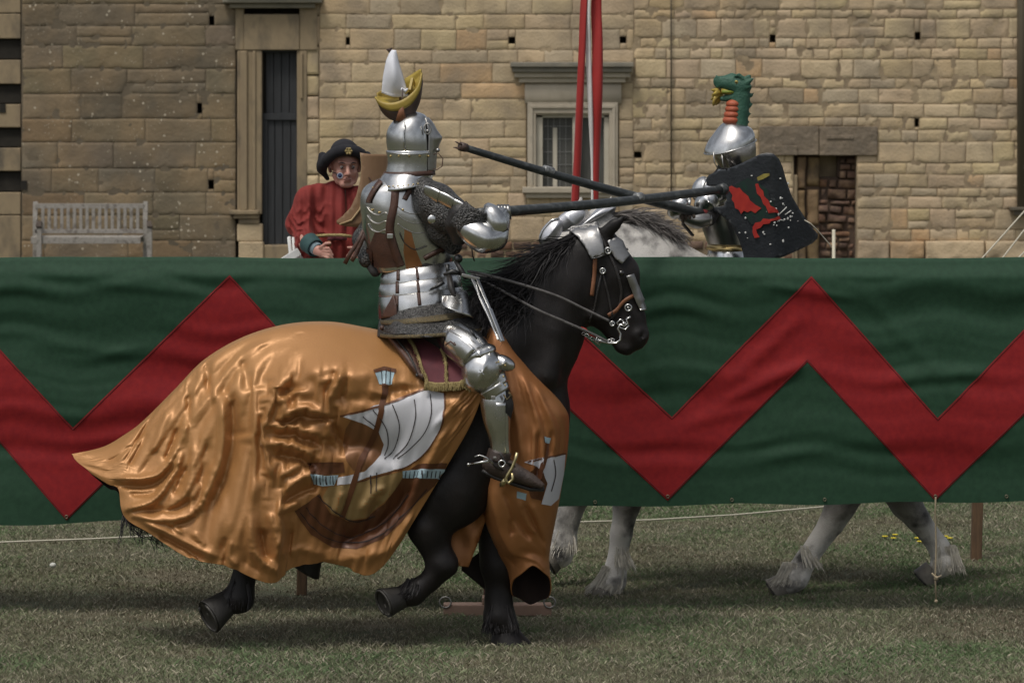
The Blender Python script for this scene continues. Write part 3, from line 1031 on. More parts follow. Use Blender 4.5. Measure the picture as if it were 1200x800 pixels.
# guy ropes at the right and short white peg
g3 = [((1148, 306), (1200, 248), 0), ((1172, 306), (1206, 262), 1), ((1190, 306), (1215, 280), 2)]
for (a, b, i) in g3:
    mb = MB()
    A, B = W(a[0], a[1], 26), W(b[0] , b[1], 26)
    dirv = (B - A)
    mb.tube([A - dirv * ((A.z - 0) / dirv.z), B + dirv * 1.5], 0.006, 6)
    tag(mb.build('guy_rope', M_rope, None, loc=A - dirv * (A.z / dirv.z)), ['leftmost and longest of three white guy ropes at the right edge', 'middle of three white guy ropes slanting up at the right edge',
        'shortest white guy rope, lowest at the far right edge'][i], 'guy rope', 'guy ropes at the right edge')
mb = MB(); p = W(977, 269, 30); mb.tube([(p.x, 30, 0), p], 0.014, 8)
tag(mb.build('marker_pole', mat('off_white_paint', (0.6, 0.55, 0.42), rough=.6), None, loc=(p.x, 30, 0)), 'short off-white pole standing before the blocked fireplace', 'pole')

# ================================================================== streamers
M_str = mat('red_streamer', (0.38, 0.022, 0.018), (0.28, 0.016, 0.014), scale=3, stretch=(1, 1, .4), rough=0.7, sheen=.2)
M_wstr = mat('white_streamer', (0.82, 0.80, 0.77), (0.6, 0.58, 0.55), scale=3, rough=0.8)
DS = 24.0
def streamer(ptsw, m, lb, name='streamer'):
    n = 60
    A = crom(np.array([(p[0], p[1], p[2]) for p in ptsw], float), np.linspace(0, 1, n))
    V = []
    for i, (x, y, wd) in enumerate(A):
        for s in np.linspace(-.5, .5, 5):
            fold = 0.012 * math.cos(s * 5 + i * .09)
            V.append(W(x + s * wd, y, DS + fold + .03 * math.sin(i * .13 + wd)))
    o = mo(name, V, grid_faces(n, 5), m, None, thick=0.004, loc=W(A[-1][0], A[-1][1], DS))
    return tag(o, lb, 'streamer')
streamer([(700, -160, 6), (692, -80, 7), (684.5, 0, 8), (682, 60, 8), (679, 130, 8.5), (676.5, 190, 9), (674, 235, 9), (673, 300, 9), (671, 330, 9)], M_str, 'narrow red streamer, left of the three hanging in front of the window')
streamer([(703, -160, 4), (696, -80, 6), (688, 0, 8), (689.5, 60, 6.5), (692, 130, 5.5), (694, 190, 3.5), (694.5, 235, 3.5), (695, 300, 3), (695, 330, 3)], M_wstr, 'white streamer hanging between two red ones before the window')
streamer([(706, -160, 6), (704, -80, 9), (699, 0, 12), (700, 50, 12.5), (700, 110, 12), (698.5, 170, 9.5), (697.5, 235, 7.5), (697, 300, 7), (697, 330, 7)], M_str, 'wide red streamer, right of the three hanging in front of the window')

# ================================================================== bench
M_teak = mat('silvered_teak', (0.25, 0.225, 0.195), (0.16, 0.14, 0.12), (0.31, 0.29, 0.26), scale=5, stretch=(2, 2, 2), rough=0.8, bump=0.2, bscale=30)
M_teakd = mat('dark_teak', (0.09, 0.07, 0.055), (0.06, 0.045, 0.035), scale=5, rough=.8)  # darker teak for the armrests
DBn = 51.6
s_ = DBn / F
bx0, bx1 = (36 - 600) * s_, (163 - 600) * s_ + 0.02
bench = thing('garden_bench', 'silvered wooden slatted bench standing against the dark stone wall', 'bench', ((bx0 + bx1) / 2, DBn, 0))
def zz(py): return H - (py - HZ) * s_
yb, yf = DBn + 0.5, DBn       # back and front
zt, zs_ = zz(243), zz(281)
mb = MB()
mb.box(((bx0 + bx1) / 2, yb, zt), (bx1 - bx0, 0.045, 0.07)); mb.box(((bx0 + bx1) / 2, yb - .03, zs_ + .1), (bx1 - bx0, 0.045, 0.06))
for i in range(16):
    x = bx0 + 0.11 + i * (bx1 - bx0 - 0.2) / 15
    mb.box((x, yb - .015, (zt + zs_ + .1) / 2), (0.046, 0.02, zt - zs_ - .1))
mb.build('backrest', M_teak, bench, smooth=False, bevel=0.004)
mb = MB()
for i in range(6): mb.box(((bx0 + bx1) / 2, yf + 0.06 + i * .078, zs_ + .03), (bx1 - bx0, 0.062, 0.025))
mb.box(((bx0 + bx1) / 2, yf + 0.02, zs_ - .01), (bx1 - bx0, 0.03, 0.09)); mb.box(((bx0 + bx1) / 2, yb - 0.03, zs_ - .02), (bx1 - bx0, 0.03, 0.07))
mb.build('seat', M_teak, bench, smooth=False, bevel=0.004)
for x in (bx0, bx1 + .02):
    mb = MB(); mb.bar((x, yb - .02, 0.0), (x, yb - .02, zz(258)), 0.065, 0.06); mb.bar((x, yb - .02, zz(259)), (x, yb + .03, zz(238)), 0.065, 0.05)
    mb.build('leg', M_teak, bench, smooth=False, bevel=0.004)
for x in (bx0 + .12, bx1 + .13):
    mb = MB(); mb.box((x, yf, zz(266) / 2), (0.07, 0.06, zz(266))); mb.build('leg', M_teak, bench, smooth=False, bevel=0.004)
for x in (bx0 + .06, bx1 + .075):
    mb = MB(); mb.bar((x + .05, yf - .03, zz(264)), (x, yb, zz(262)), 0.065, 0.035); mb.tube([(x + .06 - .035, yf - .02, zz(265)), (x + .06 + .035, yf - .02, zz(265))], 0.03, 10)
    mb.build('armrest', M_teakd, bench, smooth=False)
# ================================================================== horses
D0 = 18.0
PXM = F / D0     # 238 px per metre at the near horse
M_black = mat('black_coat', (0.007, 0.006, 0.006), (0.017, 0.014, 0.013), scale=6, rough=0.50, bump=0.6, bscale=160, stretch=(1, 1, .35), bdist=0.002, sheen=0.02, spec=0.28)
M_hoof = mat('dark_hoof', (0.035, 0.032, 0.028), (0.020, 0.018, 0.016), scale=20, stretch=(1, 1, .3), rough=0.55, bump=0.3, bscale=40)
M_sole = mat('hoof_sole', (0.10, 0.095, 0.08), (0.03, 0.028, 0.025), scale=14, rough=0.9, bump=0.8, bscale=30, bdist=0.02)
M_steel = mat('polished_steel', (0.66, 0.66, 0.65), (0.50, 0.50, 0.49), scale=9, rough=0.25, metal=1.0, rvar=0.11, bump=0.22, bscale=13, bdist=0.006)
M_steel2 = mat('worn_steel', (0.50, 0.49, 0.47), (0.36, 0.35, 0.33), scale=12, rough=0.32, metal=1.0, rvar=0.10, bump=0.12, bscale=30, bdist=0.004)
M_steeldk = mat('dark_steel_edge', (0.10, 0.10, 0.10), rough=0.5, metal=1.0)
M_leather = mat('brown_leather', (0.085, 0.038, 0.024), (0.055, 0.026, 0.018), scale=20, rough=0.5, bump=0.3, bscale=120)
M_tan = mat('tan_leather', (0.24, 0.10, 0.045), (0.18, 0.07, 0.03), scale=20, rough=0.55)
M_bleather = mat('black_leather', (0.02, 0.018, 0.017), (0.03, 0.026, 0.024), scale=20, rough=0.45, bump=0.3, bscale=150)
M_shoe = mat('worn_shoe_iron', (0.10, 0.095, 0.085), (0.05, 0.047, 0.043), scale=30, rough=.6, metal=.6)
M_eye = mat('eye', (0.012, 0.009, 0.007), rough=0.08, coat=1.0)
M_lining = mat('dark_lining', (0.018, 0.010, 0.009), (0.026, 0.013, 0.011), scale=8, rough=0.8)


def prims(L, D, ppm):
    out = []
    for q in L:
        (x0, y0, o0, r0), (x1, y1, o1, r1) = q[0], q[1]
        ys = q[2] if len(q) > 2 else 1.0
        kk = q[3] if len(q) > 3 else 0.035
        out.append((W(x0, y0, D + o0), W(x1, y1, D + o1), r0 / ppm, r1 / ppm, ys, kk))
    return out


def chain(*pts, ys=1.0, k=0.03):
    return [(a, b, ys, k) for a, b in zip(pts[:-1], pts[1:])]


def hoof(parent, top, axis, r0=0.052, r1=0.07, L=0.085, sole=True, m=None, ms=None):
    """coronet at top, axis points to the sole"""
    top = Vector(top)
    a = Vector(axis).normalized()
    u = Vector((0, 1, 0)) - a * a.y
    u.normalize()
    v = a.cross(u)
    if v.dot(Vector((1, 0, 0)) + Vector((0, 0, 0.5))) < 0: v = -v
    rings = [(top - a * .012, u * r0 * .92, v * r0 * .95), (top, u * r0, v * r0 * 1.05), (top + a * L * .5 + v * .006, u * (r0 + r1) / 2, v * (r0 + r1) / 2 * 1.1), (top + a * L + v * .012, u * r1, v * r1 * 1.18),
             (top + a * (L + .003) + v * .012, u * r1 * .97, v * r1 * 1.14)]
    h = loft('hoof', rings, m or M_hoof, parent, n=20, k=3)
    if sole:
        c = top + a * (L + .004) + v * .012
        n = 20
        V = []
        for rr, dz in ((.90, 0.002), (.84, -0.008), (.5, -0.012), (0.12, -0.004)):
            for k in range(n):
                t = 2 * PI * k / n
                frog = 0.010 * math.exp(-(math.sin(t) * 2.4) ** 2) if math.cos(t) < 0.2 else 0
                V.append(c + u * r1 * rr * math.sin(t) + v * r1 * 1.1 * rr * math.cos(t) + a * (dz + frog * (1 if rr < .9 else 0)))
        f = [tuple(q) for q in grid_faces(4, n, wrap=True)]
        f.append(tuple(3 * n + i for i in range(n)))
        mo('sole', V, f, ms or M_sole, h)
        # shoe
        mb = MB()
        pts = [c + u * r1 * .86 * math.sin(t) + v * r1 * 1.04 * math.cos(t) + a * .004 for t in np.linspace(-2.5, 2.5, 17)]
        mb.tube(pts, 0.0065, 6)
        mb.build('horseshoe', M_shoe, h)
    return h


def hair(name, strands, m, parent, wd=0.004, seg=7, seed=1, sway=0.02):
    """strands: list of (p0, p1, p2) control points in world space; thin ribbons"""
    rs = np.random.RandomState(seed)
    n = len(strands)
    S = np.array([[tuple(p) for p in s] for s in strands])
    t = np.linspace(0, 1, seg)[None, :, None]
    C = S[:, None, 0] * (1 - t) ** 2 + 2 * S[:, None, 1] * t * (1 - t) + S[:, None, 2] * t * t
    C = C + rs.normal(0, sway, (n, 1, 3)) * t ** 1.5 + rs.normal(0, sway * .3, (n, seg, 3)) * t
    side = rs.normal(0, 1, (n, 1, 3)); side[:, :, 1] *= .3
    side /= np.linalg.norm(side, axis=2, keepdims=True)
    wv = wd * rs.uniform(.6, 1.4, (n, 1, 1)) * (1 - t ** 2 * .9)
    V = np.stack([C - side * wv / 2, C + side * wv / 2], 2)      # n seg 2 3
    base = np.arange(n)[:, None, None] * seg * 2
    k = np.arange(seg - 1)[None, :, None] * 2
    f = (base + k + np.array([0, 1, 3, 2])[None, None]).reshape(-1, 4)
    return mo(name, V.reshape(-1, 3), f, m, parent)


# ------------------------------------------------------------------ the near, black horse
horse = thing('horse', 'black horse at full gallop wearing a billowing golden caparison, in front of the barrier', 'horse', (W(430, 0, D0).x, D0, 0))
B = []
B += chain((312, 462, 0, 50), (400, 466, 0, 70), (520, 482, 0, 86), (590, 480, 0, 76), ys=.72, k=.06)
B += chain((596, 470, 0, 68), (622, 486, 0, 42), ys=.72, k=.06)
B += chain((500, 415, 0, 30), (570, 402, 0, 36), ys=.7, k=.06)
B += chain((290, 455, 0, 38), (340, 438, 0, 48), ys=.9, k=.05)
B += chain((480, 560, 0, 36), (590, 545, 0, 46), ys=.9, k=.06)
# hind legs
B += chain((305, 492, -.06, 38), (338, 560, -.11, 28), (300, 618, -.15, 21), (292, 640, -.15, 15), (284, 684, -.15, 13), (280, 700, -.15, 17), (265, 706, -.15, 14))
B += chain((310, 490, .10, 46), (372, 548, .15, 38), (332, 606, .15, 22), (350, 628, .15, 16), (374, 640, .15, 18), (366, 646, .15, 15))
# near foreleg, folded back
B += chain((592, 480, -.09, 46), (528, 575, -.12, 44), (502, 616, -.15, 24), (514, 652, -.14, 17.5), ys=.8, k=.04)
B += chain((519, 661, -.14, 18.5), (504, 680, -.13, 11.5), (490, 690, -.13, 11.5), (484, 694, -.13, 14), (472, 698, -.13, 12.5))
# far foreleg, planted
B += chain((600, 490, .10, 44), (592, 590, .10, 36), (586, 660, .08, 24), ys=.85, k=.05)
B += chain((586, 660, .08, 21), (584, 700, .07, 15), (585, 722, .06, 18), (592, 736, .06, 17), ys=.9)
# neck
B += chain((592, 440, 0, 72), (622, 386, 0, 61), (652, 340, 0, 48), (682, 306, 0, 36), ys=.62, k=.05)
B += chain((612, 352, -.085, 14), (600, 400, -.12, 18), (590, 440, -.15, 20), k=.05)
B += chain((672, 330, -.06, 10), (650, 385, -.09, 14), (640, 440, -.12, 16), k=.04)
B += chain((716, 318, -.058, 3), (733, 350, -.052, 3), (742, 372, -.045, 2.5), k=.012)
B += chain((684, 368, -.055, 5), (704, 372, -.05, 5), k=.02)
# head
B += chain((703, 291, 0, 25), (722, 322, 0, 28), ys=.72, k=.02)
B += chain((694, 340, 0, 33), (706, 358, 0, 27), ys=.62, k=.025)
B += chain((722, 322, 0, 26), (737, 372, 0, 19), (742, 392, 0, 19), ys=.66, k=.02)
B += chain((716, 372, 0, 20), (730, 400, 0, 13), ys=.6, k=.02)
B += chain((748, 393, -.025, 12), (746, 400, -.02, 10), ys=.9, k=.012)
B += chain((735, 408, 0, 9), (728, 406, 0, 8), ys=1.3, k=.012)
B += chain((727, 322, -.05, 6), (724, 320, -.05, 6), k=.02)
# ears
for o in (-.045, .05):
    B += chain((706, 276, o, 9), (720, 264, o * 1.25, 7.5), (735, 251 + (0 if o < 0 else 3), o * 1.5, 1.5), ys=.6, k=.012)
P_ = prims(B, D0, PXM)
# nostril, mouth
P_.append((W(755, 390, D0 - .055), W(751, 396, D0 - .06), .012, .010, 1, -.006))
V, Q = sdf_mesh(P_, 0.0125)
V = relax(V, Q, 2)
V[:, 0:3] += 0.0025 * np.stack([fbm(V[:, 0] * 14, V[:, 1] * 14, V[:, 2] * 14, s, 3) for s in (1, 2, 3)], -1)
body = mo('body', V, Q, M_black, horse)
BV = bvh_of(body)
# eye
mb = MB(); e = hit(BV, 728, 320, 0.0, D0); mb.ball(e + Vector((0, .008, 0)), .017, 14, 9); mb.build('eye', M_eye, horse)
# hooves
hoof(horse, W(266, 706, D0 - .15), (-.72, -.52, -.40), r0=.060, r1=.073, L=.115)
hoof(horse, W(366, 648, D0 + .15), (-.5, 0, -.8), r0=.055, r1=.07)
hoof(horse, W(471, 699, D0 - .13), (-.74, -.52, -.30), r0=.053, r1=.064, L=.10)
hoof(horse, W(594, 742, D0 + .06) , (.10, 0, -1), r0=.070, r1=.092, L=.058, m=M_black)
# mane: wisps that fly back from the crest
rs = np.random.RandomState(3)
crest = crom(np.array([(676, 268), (655, 283), (630, 302), (608, 322), (590, 345), (575, 370)], float), rs.rand(2600))
st = []
for i, (x, y) in enumerate(crest):
    L = rs.uniform(18, 78)
    o = rs.uniform(-.05, .03)
    sd_ = rs.uniform(-.20, .03)
    st.append((W(x + 4, y + rs.uniform(2, 12), D0 + o), W(x - L * .4, y + rs.uniform(8, 20), D0 + sd_ * .7), W(x - L * .95, y + rs.uniform(18, 62), D0 + sd_)))
M_hair = mat('black_hair', (0.010, 0.009, 0.010), (0.022, 0.019, 0.019), scale=30, rough=0.6, spec=.35)
for i in range(900):   # the thick tangle at the base of the neck
    x, y = rs.uniform(560, 625), rs.uniform(330, 372)
    st.append((W(x + 14, y - 10, D0 - .05), W(x - 8, y + rs.uniform(-6, 14), D0 - .2), W(x - rs.uniform(0, 44), y + rs.uniform(-14, 46), D0 - rs.uniform(.14, .24))))
hair('mane', st, M_hair, horse, wd=.006, seed=4, sway=.026)
# tail under the cloth, wisps below the hem
st = []
for i in range(700):
    st.append((W(222 + rs.uniform(-6, 6), 470 + rs.uniform(-4, 10), D0 + rs.uniform(-.03, .03)), W(175 + rs.uniform(-14, 14), 545 + rs.uniform(-20, 20), D0 + rs.uniform(-.1, .05)),
               W(rs.uniform(150, 215), rs.uniform(585, 625), D0 + rs.uniform(-.14, .02))))
for i in range(60):
    x = rs.uniform(140, 186)
    st.append((W(x + 12, 590 + (x - 140) * .7, D0 - .12), W(x - 4, 625 + (x - 140) * .3, D0 - .16), W(x + rs.uniform(-2, 45), 618 + (x - 140) * .35 + rs.uniform(0, 20), D0 - .18)))
for i in range(14):
    st.append((W(150 + rs.uniform(-4, 8), 590, D0 - .1), W(140 + rs.uniform(-3, 4), 620, D0 - .16), W(139 + rs.uniform(-3, 6), 642, D0 - .18)))
hair('tail', st, M_hair, horse, wd=.0055, seed=6, sway=.012)
# feather on the lower legs
st = []
for (x, y, o, n, dx, dy, sp) in ((283, 690, -.15, 260, -4, 26, 9), (484, 690, -.13, 140, -10, 12, 8), (586, 722, .06, 420, 0, 24, 13)):
    for i in range(n):
        a = rs.uniform(-1, 1)
        st.append((W(x + a * sp, y - rs.uniform(0, 14), D0 + o - rs.uniform(.0, .06)), W(x + a * sp * 1.5 + dx * .4, y + dy * .4, D0 + o - rs.uniform(.03, .08)), W(x + a * sp * 1.7 + dx, y + dy * rs.uniform(.6, 1), D0 + o - rs.uniform(.02, .09))))
hair('feather', st, M_hair, horse, wd=.006, seed=8, sway=.006)

# ------------------------------------------------------------------ caparison
M_satin = mat('golden_satin', (0.375, 0.172, 0.055), (0.44, 0.218, 0.074), scale=1.2, rough=0.45, metal=0.30, bump=0.35, bscale=75, bdist=0.003, sheen=0.25, sheentint=(1, .75, .45), spec=.6)
M_satin2 = mat('copper_satin', (0.37, 0.150, 0.052), (0.43, 0.19, 0.068), scale=1.2, rough=0.45, metal=0.42, bump=0.10, bscale=420, bdist=0.001, spec=.6)
M_brown = mat('brown_applique', (0.10, 0.038, 0.017), (0.14, 0.054, 0.022), scale=3, rough=0.38, metal=.25, spec=.6)
M_pale = mat('yellow_applique', (0.40, 0.27, 0.12), (0.36, 0.235, 0.10), scale=3, rough=0.36, metal=.35)
M_white = mat('white_applique', (0.60, 0.60, 0.62), (0.54, 0.54, 0.57), scale=4, rough=0.6)
M_ice = mat('pale_blue_applique', (0.38, 0.50, 0.55), (0.30, 0.42, 0.47), scale=4, rough=0.5)
M_line = mat('dark_stitching', (0.03, 0.02, 0.018), rough=.8)

ST = [  # spine point, then points down to the hem, with offsets towards the camera
    [(84, 532, 0), (88, 537, .03), (93, 542, .06), (99, 547, .09), (104, 551, .11), (108, 555, .12)],
    [(120, 524, 0), (121, 529, .06), (123, 540, .12), (125, 551, .15), (126, 560, .18), (127, 567, .18)],
    [(145, 510, 0), (145, 517, .07), (145, 530, .15), (145, 548, .19), (142, 562, .20), (139, 573, .19)],
    [(168, 493, 0), (167, 500, .08), (166, 525, .17), (164, 555, .22), (156, 582, .25), (146, 604, .24)],
    [(206, 455, 0), (205, 463, .09), (201, 505, .20), (196, 555, .25), (186, 600, .30), (176, 624, .30)],
    [(240, 421, 0), (239, 430, .10), (238, 485, .25), (236, 545, .29), (230, 610, .33), (222, 651, .32)],
    [(285, 395, 0), (285, 404, .12), (286, 465, .31), (286, 540, .34), (280, 615, .37), (270, 664, .35)],
    [(335, 380, 0), (335, 389, .13), (330, 455, .35), (325, 540, .36), (322, 620, .36), (318, 681, .33)],
    [(385, 377, 0), (386, 387, .13), (378, 450, .39), (366, 535, .35), (354, 610, .29), (345, 663, .25)],
    [(425, 383, 0), (430, 395, .13), (425, 452, .40), (415, 535, .36), (402, 610, .27), (392, 658, .21)],
    [(452, 388, 0), (468, 405, .15), (470, 465, .39), (462, 540, .35), (448, 610, .27), (434, 671, .22)],
    [(490, 392, 0), (505, 408, .16), (515, 470, .38), (510, 530, .35), (492, 590, .28), (470, 634, .24)],
    [(535, 396, 0), (545, 408, .16), (558, 440, .35), (560, 472, .36), (545, 510, .33), (514, 556, .29)],
]
FOLDS = [  # points, height in px (+ towards the camera), half width
    ([(314, 398), (280, 419), (244, 466), (220, 498), (195, 538)], 3.2, 4), ([(320, 405), (287, 426), (252, 472), (228, 505)], -2.5, 6),
    ([(241, 425), (244, 460)], -4.5, 5), ([(220, 462), (222, 500)], -4.5, 5), ([(209, 500), (194, 540)], -7, 6), ([(186, 470), (161, 515), (144, 540)], -3.5, 4),
    ([(172, 508), (150, 545)], -4.5, 5), ([(196, 480), (178, 530)], 4.5, 8), ([(232, 450), (212, 520)], 3, 6), ([(250, 455), (261, 497), (256, 538), (247, 562), (236, 590), (229, 600)], 7, 6),
    ([(262, 450), (272, 497), (266, 545), (256, 575), (240, 600)], -6, 8), ([(137, 561), (165, 561), (190, 553), (212, 520)], 6.5, 5), ([(140, 570), (168, 571), (193, 562), (207, 545)], -6.5, 5),
    ([(144, 597), (176, 590), (199, 563), (214, 530)], 6.5, 6), ([(152, 580), (176, 578), (190, 570)], -4, 4), ([(150, 603), (186, 610), (218, 606), (229, 599)], 4.5, 5),
    ([(170, 600), (205, 597), (226, 585)], -5.5, 5), ([(220, 545), (203, 580)], -5, 4), ([(228, 520), (224, 560), (212, 590)], 4, 4), ([(238, 560), (220, 588)], 4, 5), ([(243, 520), (232, 570)], -4, 5),
    ([(165, 610), (199, 626), (229, 642), (256, 652)], 5.5, 5), ([(185, 625), (215, 641), (240, 657)], -5, 4), ([(200, 612), (212, 626)], 3.5, 4), ([(226, 624), (240, 640)], 3, 4), ([(265, 628), (262, 658)], -4, 3.5),
    ([(272, 632), (268, 650), (280, 662)], 4, 4), ([(293, 600), (294, 640), (312, 660), (328, 670)], 6, 5), ([(305, 618), (310, 655)], -9, 7), ([(316, 600), (326, 640)], 5, 5), ([(284, 655), (305, 668)], -3, 4),
    ([(271, 470), (271, 515)], -5, 8), ([(284, 422), (290, 458)], -4, 8), ([(297, 440), (300, 520), (296, 590)], 3, 9), ([(326, 448), (313, 490), (312, 530), (318, 560)], 6, 5), ([(304, 470), (303, 560)], -3, 6),
    ([(322, 456), (342, 441)], 5, 5), ([(326, 466), (348, 452)], -5, 4), ([(330, 470), (345, 462), (358, 462)], 3.5, 4), ([(376, 444), (394, 437)], -4.5, 5), ([(399, 436), (384, 470)], 5, 4), ([(391, 436), (378, 462)], -3.5, 4),
    ([(407, 440), (400, 468)], -4, 4), ([(327, 491), (350, 478), (380, 485)], 6.5, 5), ([(330, 500), (352, 490), (385, 493)], -7, 5), ([(320, 499), (350, 504), (377, 510)], 5.5, 4.5), ([(322, 512), (350, 513), (372, 522)], -6.5, 5),
    ([(318, 522), (344, 524), (366, 536)], 6, 5), ([(324, 535), (346, 538), (366, 549)], -6.5, 6), ([(380, 496), (396, 528)], 4, 4), ([(388, 496), (404, 526)], -4, 5), ([(325, 460), (336, 479)], 5, 4), ([(333, 455), (345, 473)], -4, 4),
    ([(333, 576), (350, 563), (367, 556)], 6, 5), ([(330, 590), (352, 578), (372, 570)], -6, 5), ([(329, 600), (350, 590)], 5, 4), ([(326, 560), (340, 552), (352, 546)], 4, 4),
    ([(322, 655), (331, 626), (328, 600), (334, 580)], 6, 5), ([(338, 650), (342, 620)], -5, 6), ([(399, 637), (450, 610), (486, 566)], -10, 13), ([(429, 655), (461, 640), (482, 604)], 5, 6), ([(380, 655), (410, 655), (445, 645)], 4, 5),
    ([(322, 650), (350, 645), (380, 650)], 3.5, 5), ([(350, 430), (400, 441), (470, 428), (530, 432)], 9, 28), ([(390, 470), (440, 468), (500, 452)], -3.5, 8), ([(380, 520), (430, 525), (470, 540)], -9, 22),
    ([(330, 398), (350, 388), (362, 392)], 2, 4), ([(300, 412), (330, 400)], -2, 4), ([(345, 395), (372, 384)], -1.6, 4), ([(320, 415), (338, 408), (352, 420)], 1.8, 4), ([(330, 430), (345, 424)], -2, 4),
    ([(520, 470), (540, 490), (520, 530)], 3.5, 5), ([(535, 465), (550, 480), (536, 515)], -3.5, 5), ([(545, 455), (530, 475), (508, 500)], 3, 4), ([(525, 500), (500, 545), (475, 590)], 4, 6), ([(535, 505), (512, 545)], -3.5, 5),
    ([(305, 402), (262, 470), (226, 545), (196, 592)], 3.2, 8), ([(296, 398), (240, 452), (190, 520), (160, 560)], -3.0, 8), ([(270, 405), (215, 462), (170, 512), (128, 548)], 3.0, 7), ([(330, 400), (292, 470), (262, 560), (236, 632)], -3.0, 9),
    ([(345, 410), (306, 480), (280, 570), (262, 640)], 3.5, 9), ([(240, 432), (196, 480), (150, 525), (116, 546)], -2.4, 6), ([(224, 440), (180, 486), (140, 520)], 2.2, 5), ([(250, 520), (214, 580), (182, 606)], 3, 5), ([(258, 560), (226, 606), (198, 618)], -3.5, 5),
    ([(300, 560), (284, 610), (276, 645)], 3, 6), ([(92, 538), (130, 550)], 2, 5), ([(105, 535), (140, 540)], -2.5, 6), ([(130, 522), (165, 520)], 2, 6), ([(448, 452), (470, 448), (500, 452)], 3, 4), ([(455, 459), (480, 458)], -3, 4), ([(432, 460), (452, 463)], 3, 4),
    ([(250, 640), (262, 600), (258, 575)], 2, 8), ([(420, 400), (440, 420)], 1.5, 6), ([(400, 575), (392, 600)], 4, 5), ([(425, 600), (438, 580), (452, 570)], 5, 5), ([(432, 606), (446, 588)], -5, 4),
]


def foldfield(px, py, folds, seed=0):
    d = np.zeros(px.shape)
    wxn = px + 2.0 * fbm(px / 30, py / 30, 0, 90 + seed, 2)
    wyn = py + 2.0 * fbm(px / 30, py / 30, 5, 95 + seed, 2)
    for pts, h, wd in folds:
        P = crom(np.array(pts, float), np.linspace(0, 1, 5 * (len(pts) - 1) + 1))
        best = np.full(px.shape, 1e9)
        tt = np.zeros(px.shape)
        sd_ = np.zeros(px.shape)
        for i in range(len(P) - 1):
            a, b = P[i], P[i + 1]
            dx, dy = b - a
            L = dx * dx + dy * dy + 1e-9
            t = np.clip(((wxn - a[0]) * dx + (wyn - a[1]) * dy) / L, 0, 1)
            ex, ey = wxn - a[0] - t * dx, wyn - a[1] - t * dy
            e = np.hypot(ex, ey)
            m = e < best
            best = np.where(m, e, best)
            tt = np.where(m, (i + t) / (len(P) - 1), tt)
            sd_ = np.where(m, np.sign(ex * dy - ey * dx), sd_)
        wloc = wd * .85 * (1.0 + 0.45 * sd_)          # one flank steeper than the other
        prof = 1 / (1 + (best / wloc) ** 2) ** 1.6
        d += h * prof * np.clip(np.minimum(tt, 1 - tt) * 5 + .25, 0, 1)
    return d


def buckle(V0, gu, gv, iters=260, anchor=0.02, bend=0.25, seed=3):
    """let a sheet that is a little too large for its shape settle into wrinkles"""
    P = V0.copy()
    nu, nv = V0.shape[:2]
    ii, jj = np.meshgrid(np.arange(nu), np.arange(nv), indexing='ij')
    P[..., 1] -= 0.004 * fbm(ii / 7.0, jj / 16.0, 1, seed, 3) * 3
    ru = np.linalg.norm(V0[1:] - V0[:-1], axis=-1) * (gu[1:] + gu[:-1]) / 2
    rv = np.linalg.norm(V0[:, 1:] - V0[:, :-1], axis=-1) * (gv[:, 1:] + gv[:, :-1]) / 2
    gm = (gu + gv) / 2
    rd = np.linalg.norm(V0[1:, 1:] - V0[:-1, :-1], axis=-1) * gm[1:, 1:]
    re = np.linalg.norm(V0[1:, :-1] - V0[:-1, 1:], axis=-1) * gm[1:, :-1]
    bu = np.linalg.norm(V0[4:] - V0[:-4], axis=-1)
    bv = np.linalg.norm(V0[:, 4:] - V0[:, :-4], axis=-1)

    def con(A, B, r, k, lo=False):
        d = B - A
        L = np.linalg.norm(d, axis=-1) + 1e-9
        c = (L - r) / L * .5 * k
        if lo: c = np.minimum(c, 0)
        c = c[..., None] * d
        return c
    for it in range(iters):
        for s in (0, 1):
            c = con(P[s:-1:2], P[s + 1::2], ru[s::2], .95)
            P[s:-1:2] += c; P[s + 1::2] -= c
            c = con(P[:, s:-1:2], P[:, s + 1::2], rv[:, s::2], .95)
            P[:, s:-1:2] += c; P[:, s + 1::2] -= c
        for s in (0, 1):
            c = con(P[s:-1:2, :-1], P[s + 1::2, 1:], rd[s::2], .35)
            P[s:-1:2, :-1] += c; P[s + 1::2, 1:] -= c
            c = con(P[s:-1:2, 1:], P[s + 1::2, :-1], re[s::2], .35)
            P[s:-1:2, 1:] += c; P[s + 1::2, :-1] -= c
        # stiffness of the cloth against tight curls
        M = P.copy()
        M[1:-1] = (P[2:] + P[:-2]) / 2
        M2 = P.copy()
        M2[:, 1:-1] = (P[:, 2:] + P[:, :-2]) / 2
        P += bend * ((M - P) + (M2 - P)) * .5
        a = anchor
        P += (V0 - P) * a
        P[..., 1] = np.minimum(P[..., 1], V0[..., 1] + .016)
        P[:, 0] = V0[:, 0]
    return P


def upsample(P, nu, nv):
    P = crom(P, np.linspace(0, 1, nu))
    return crom(P.transpose(1, 0, 2), np.linspace(0, 1, nv)).transpose(1, 0, 2)


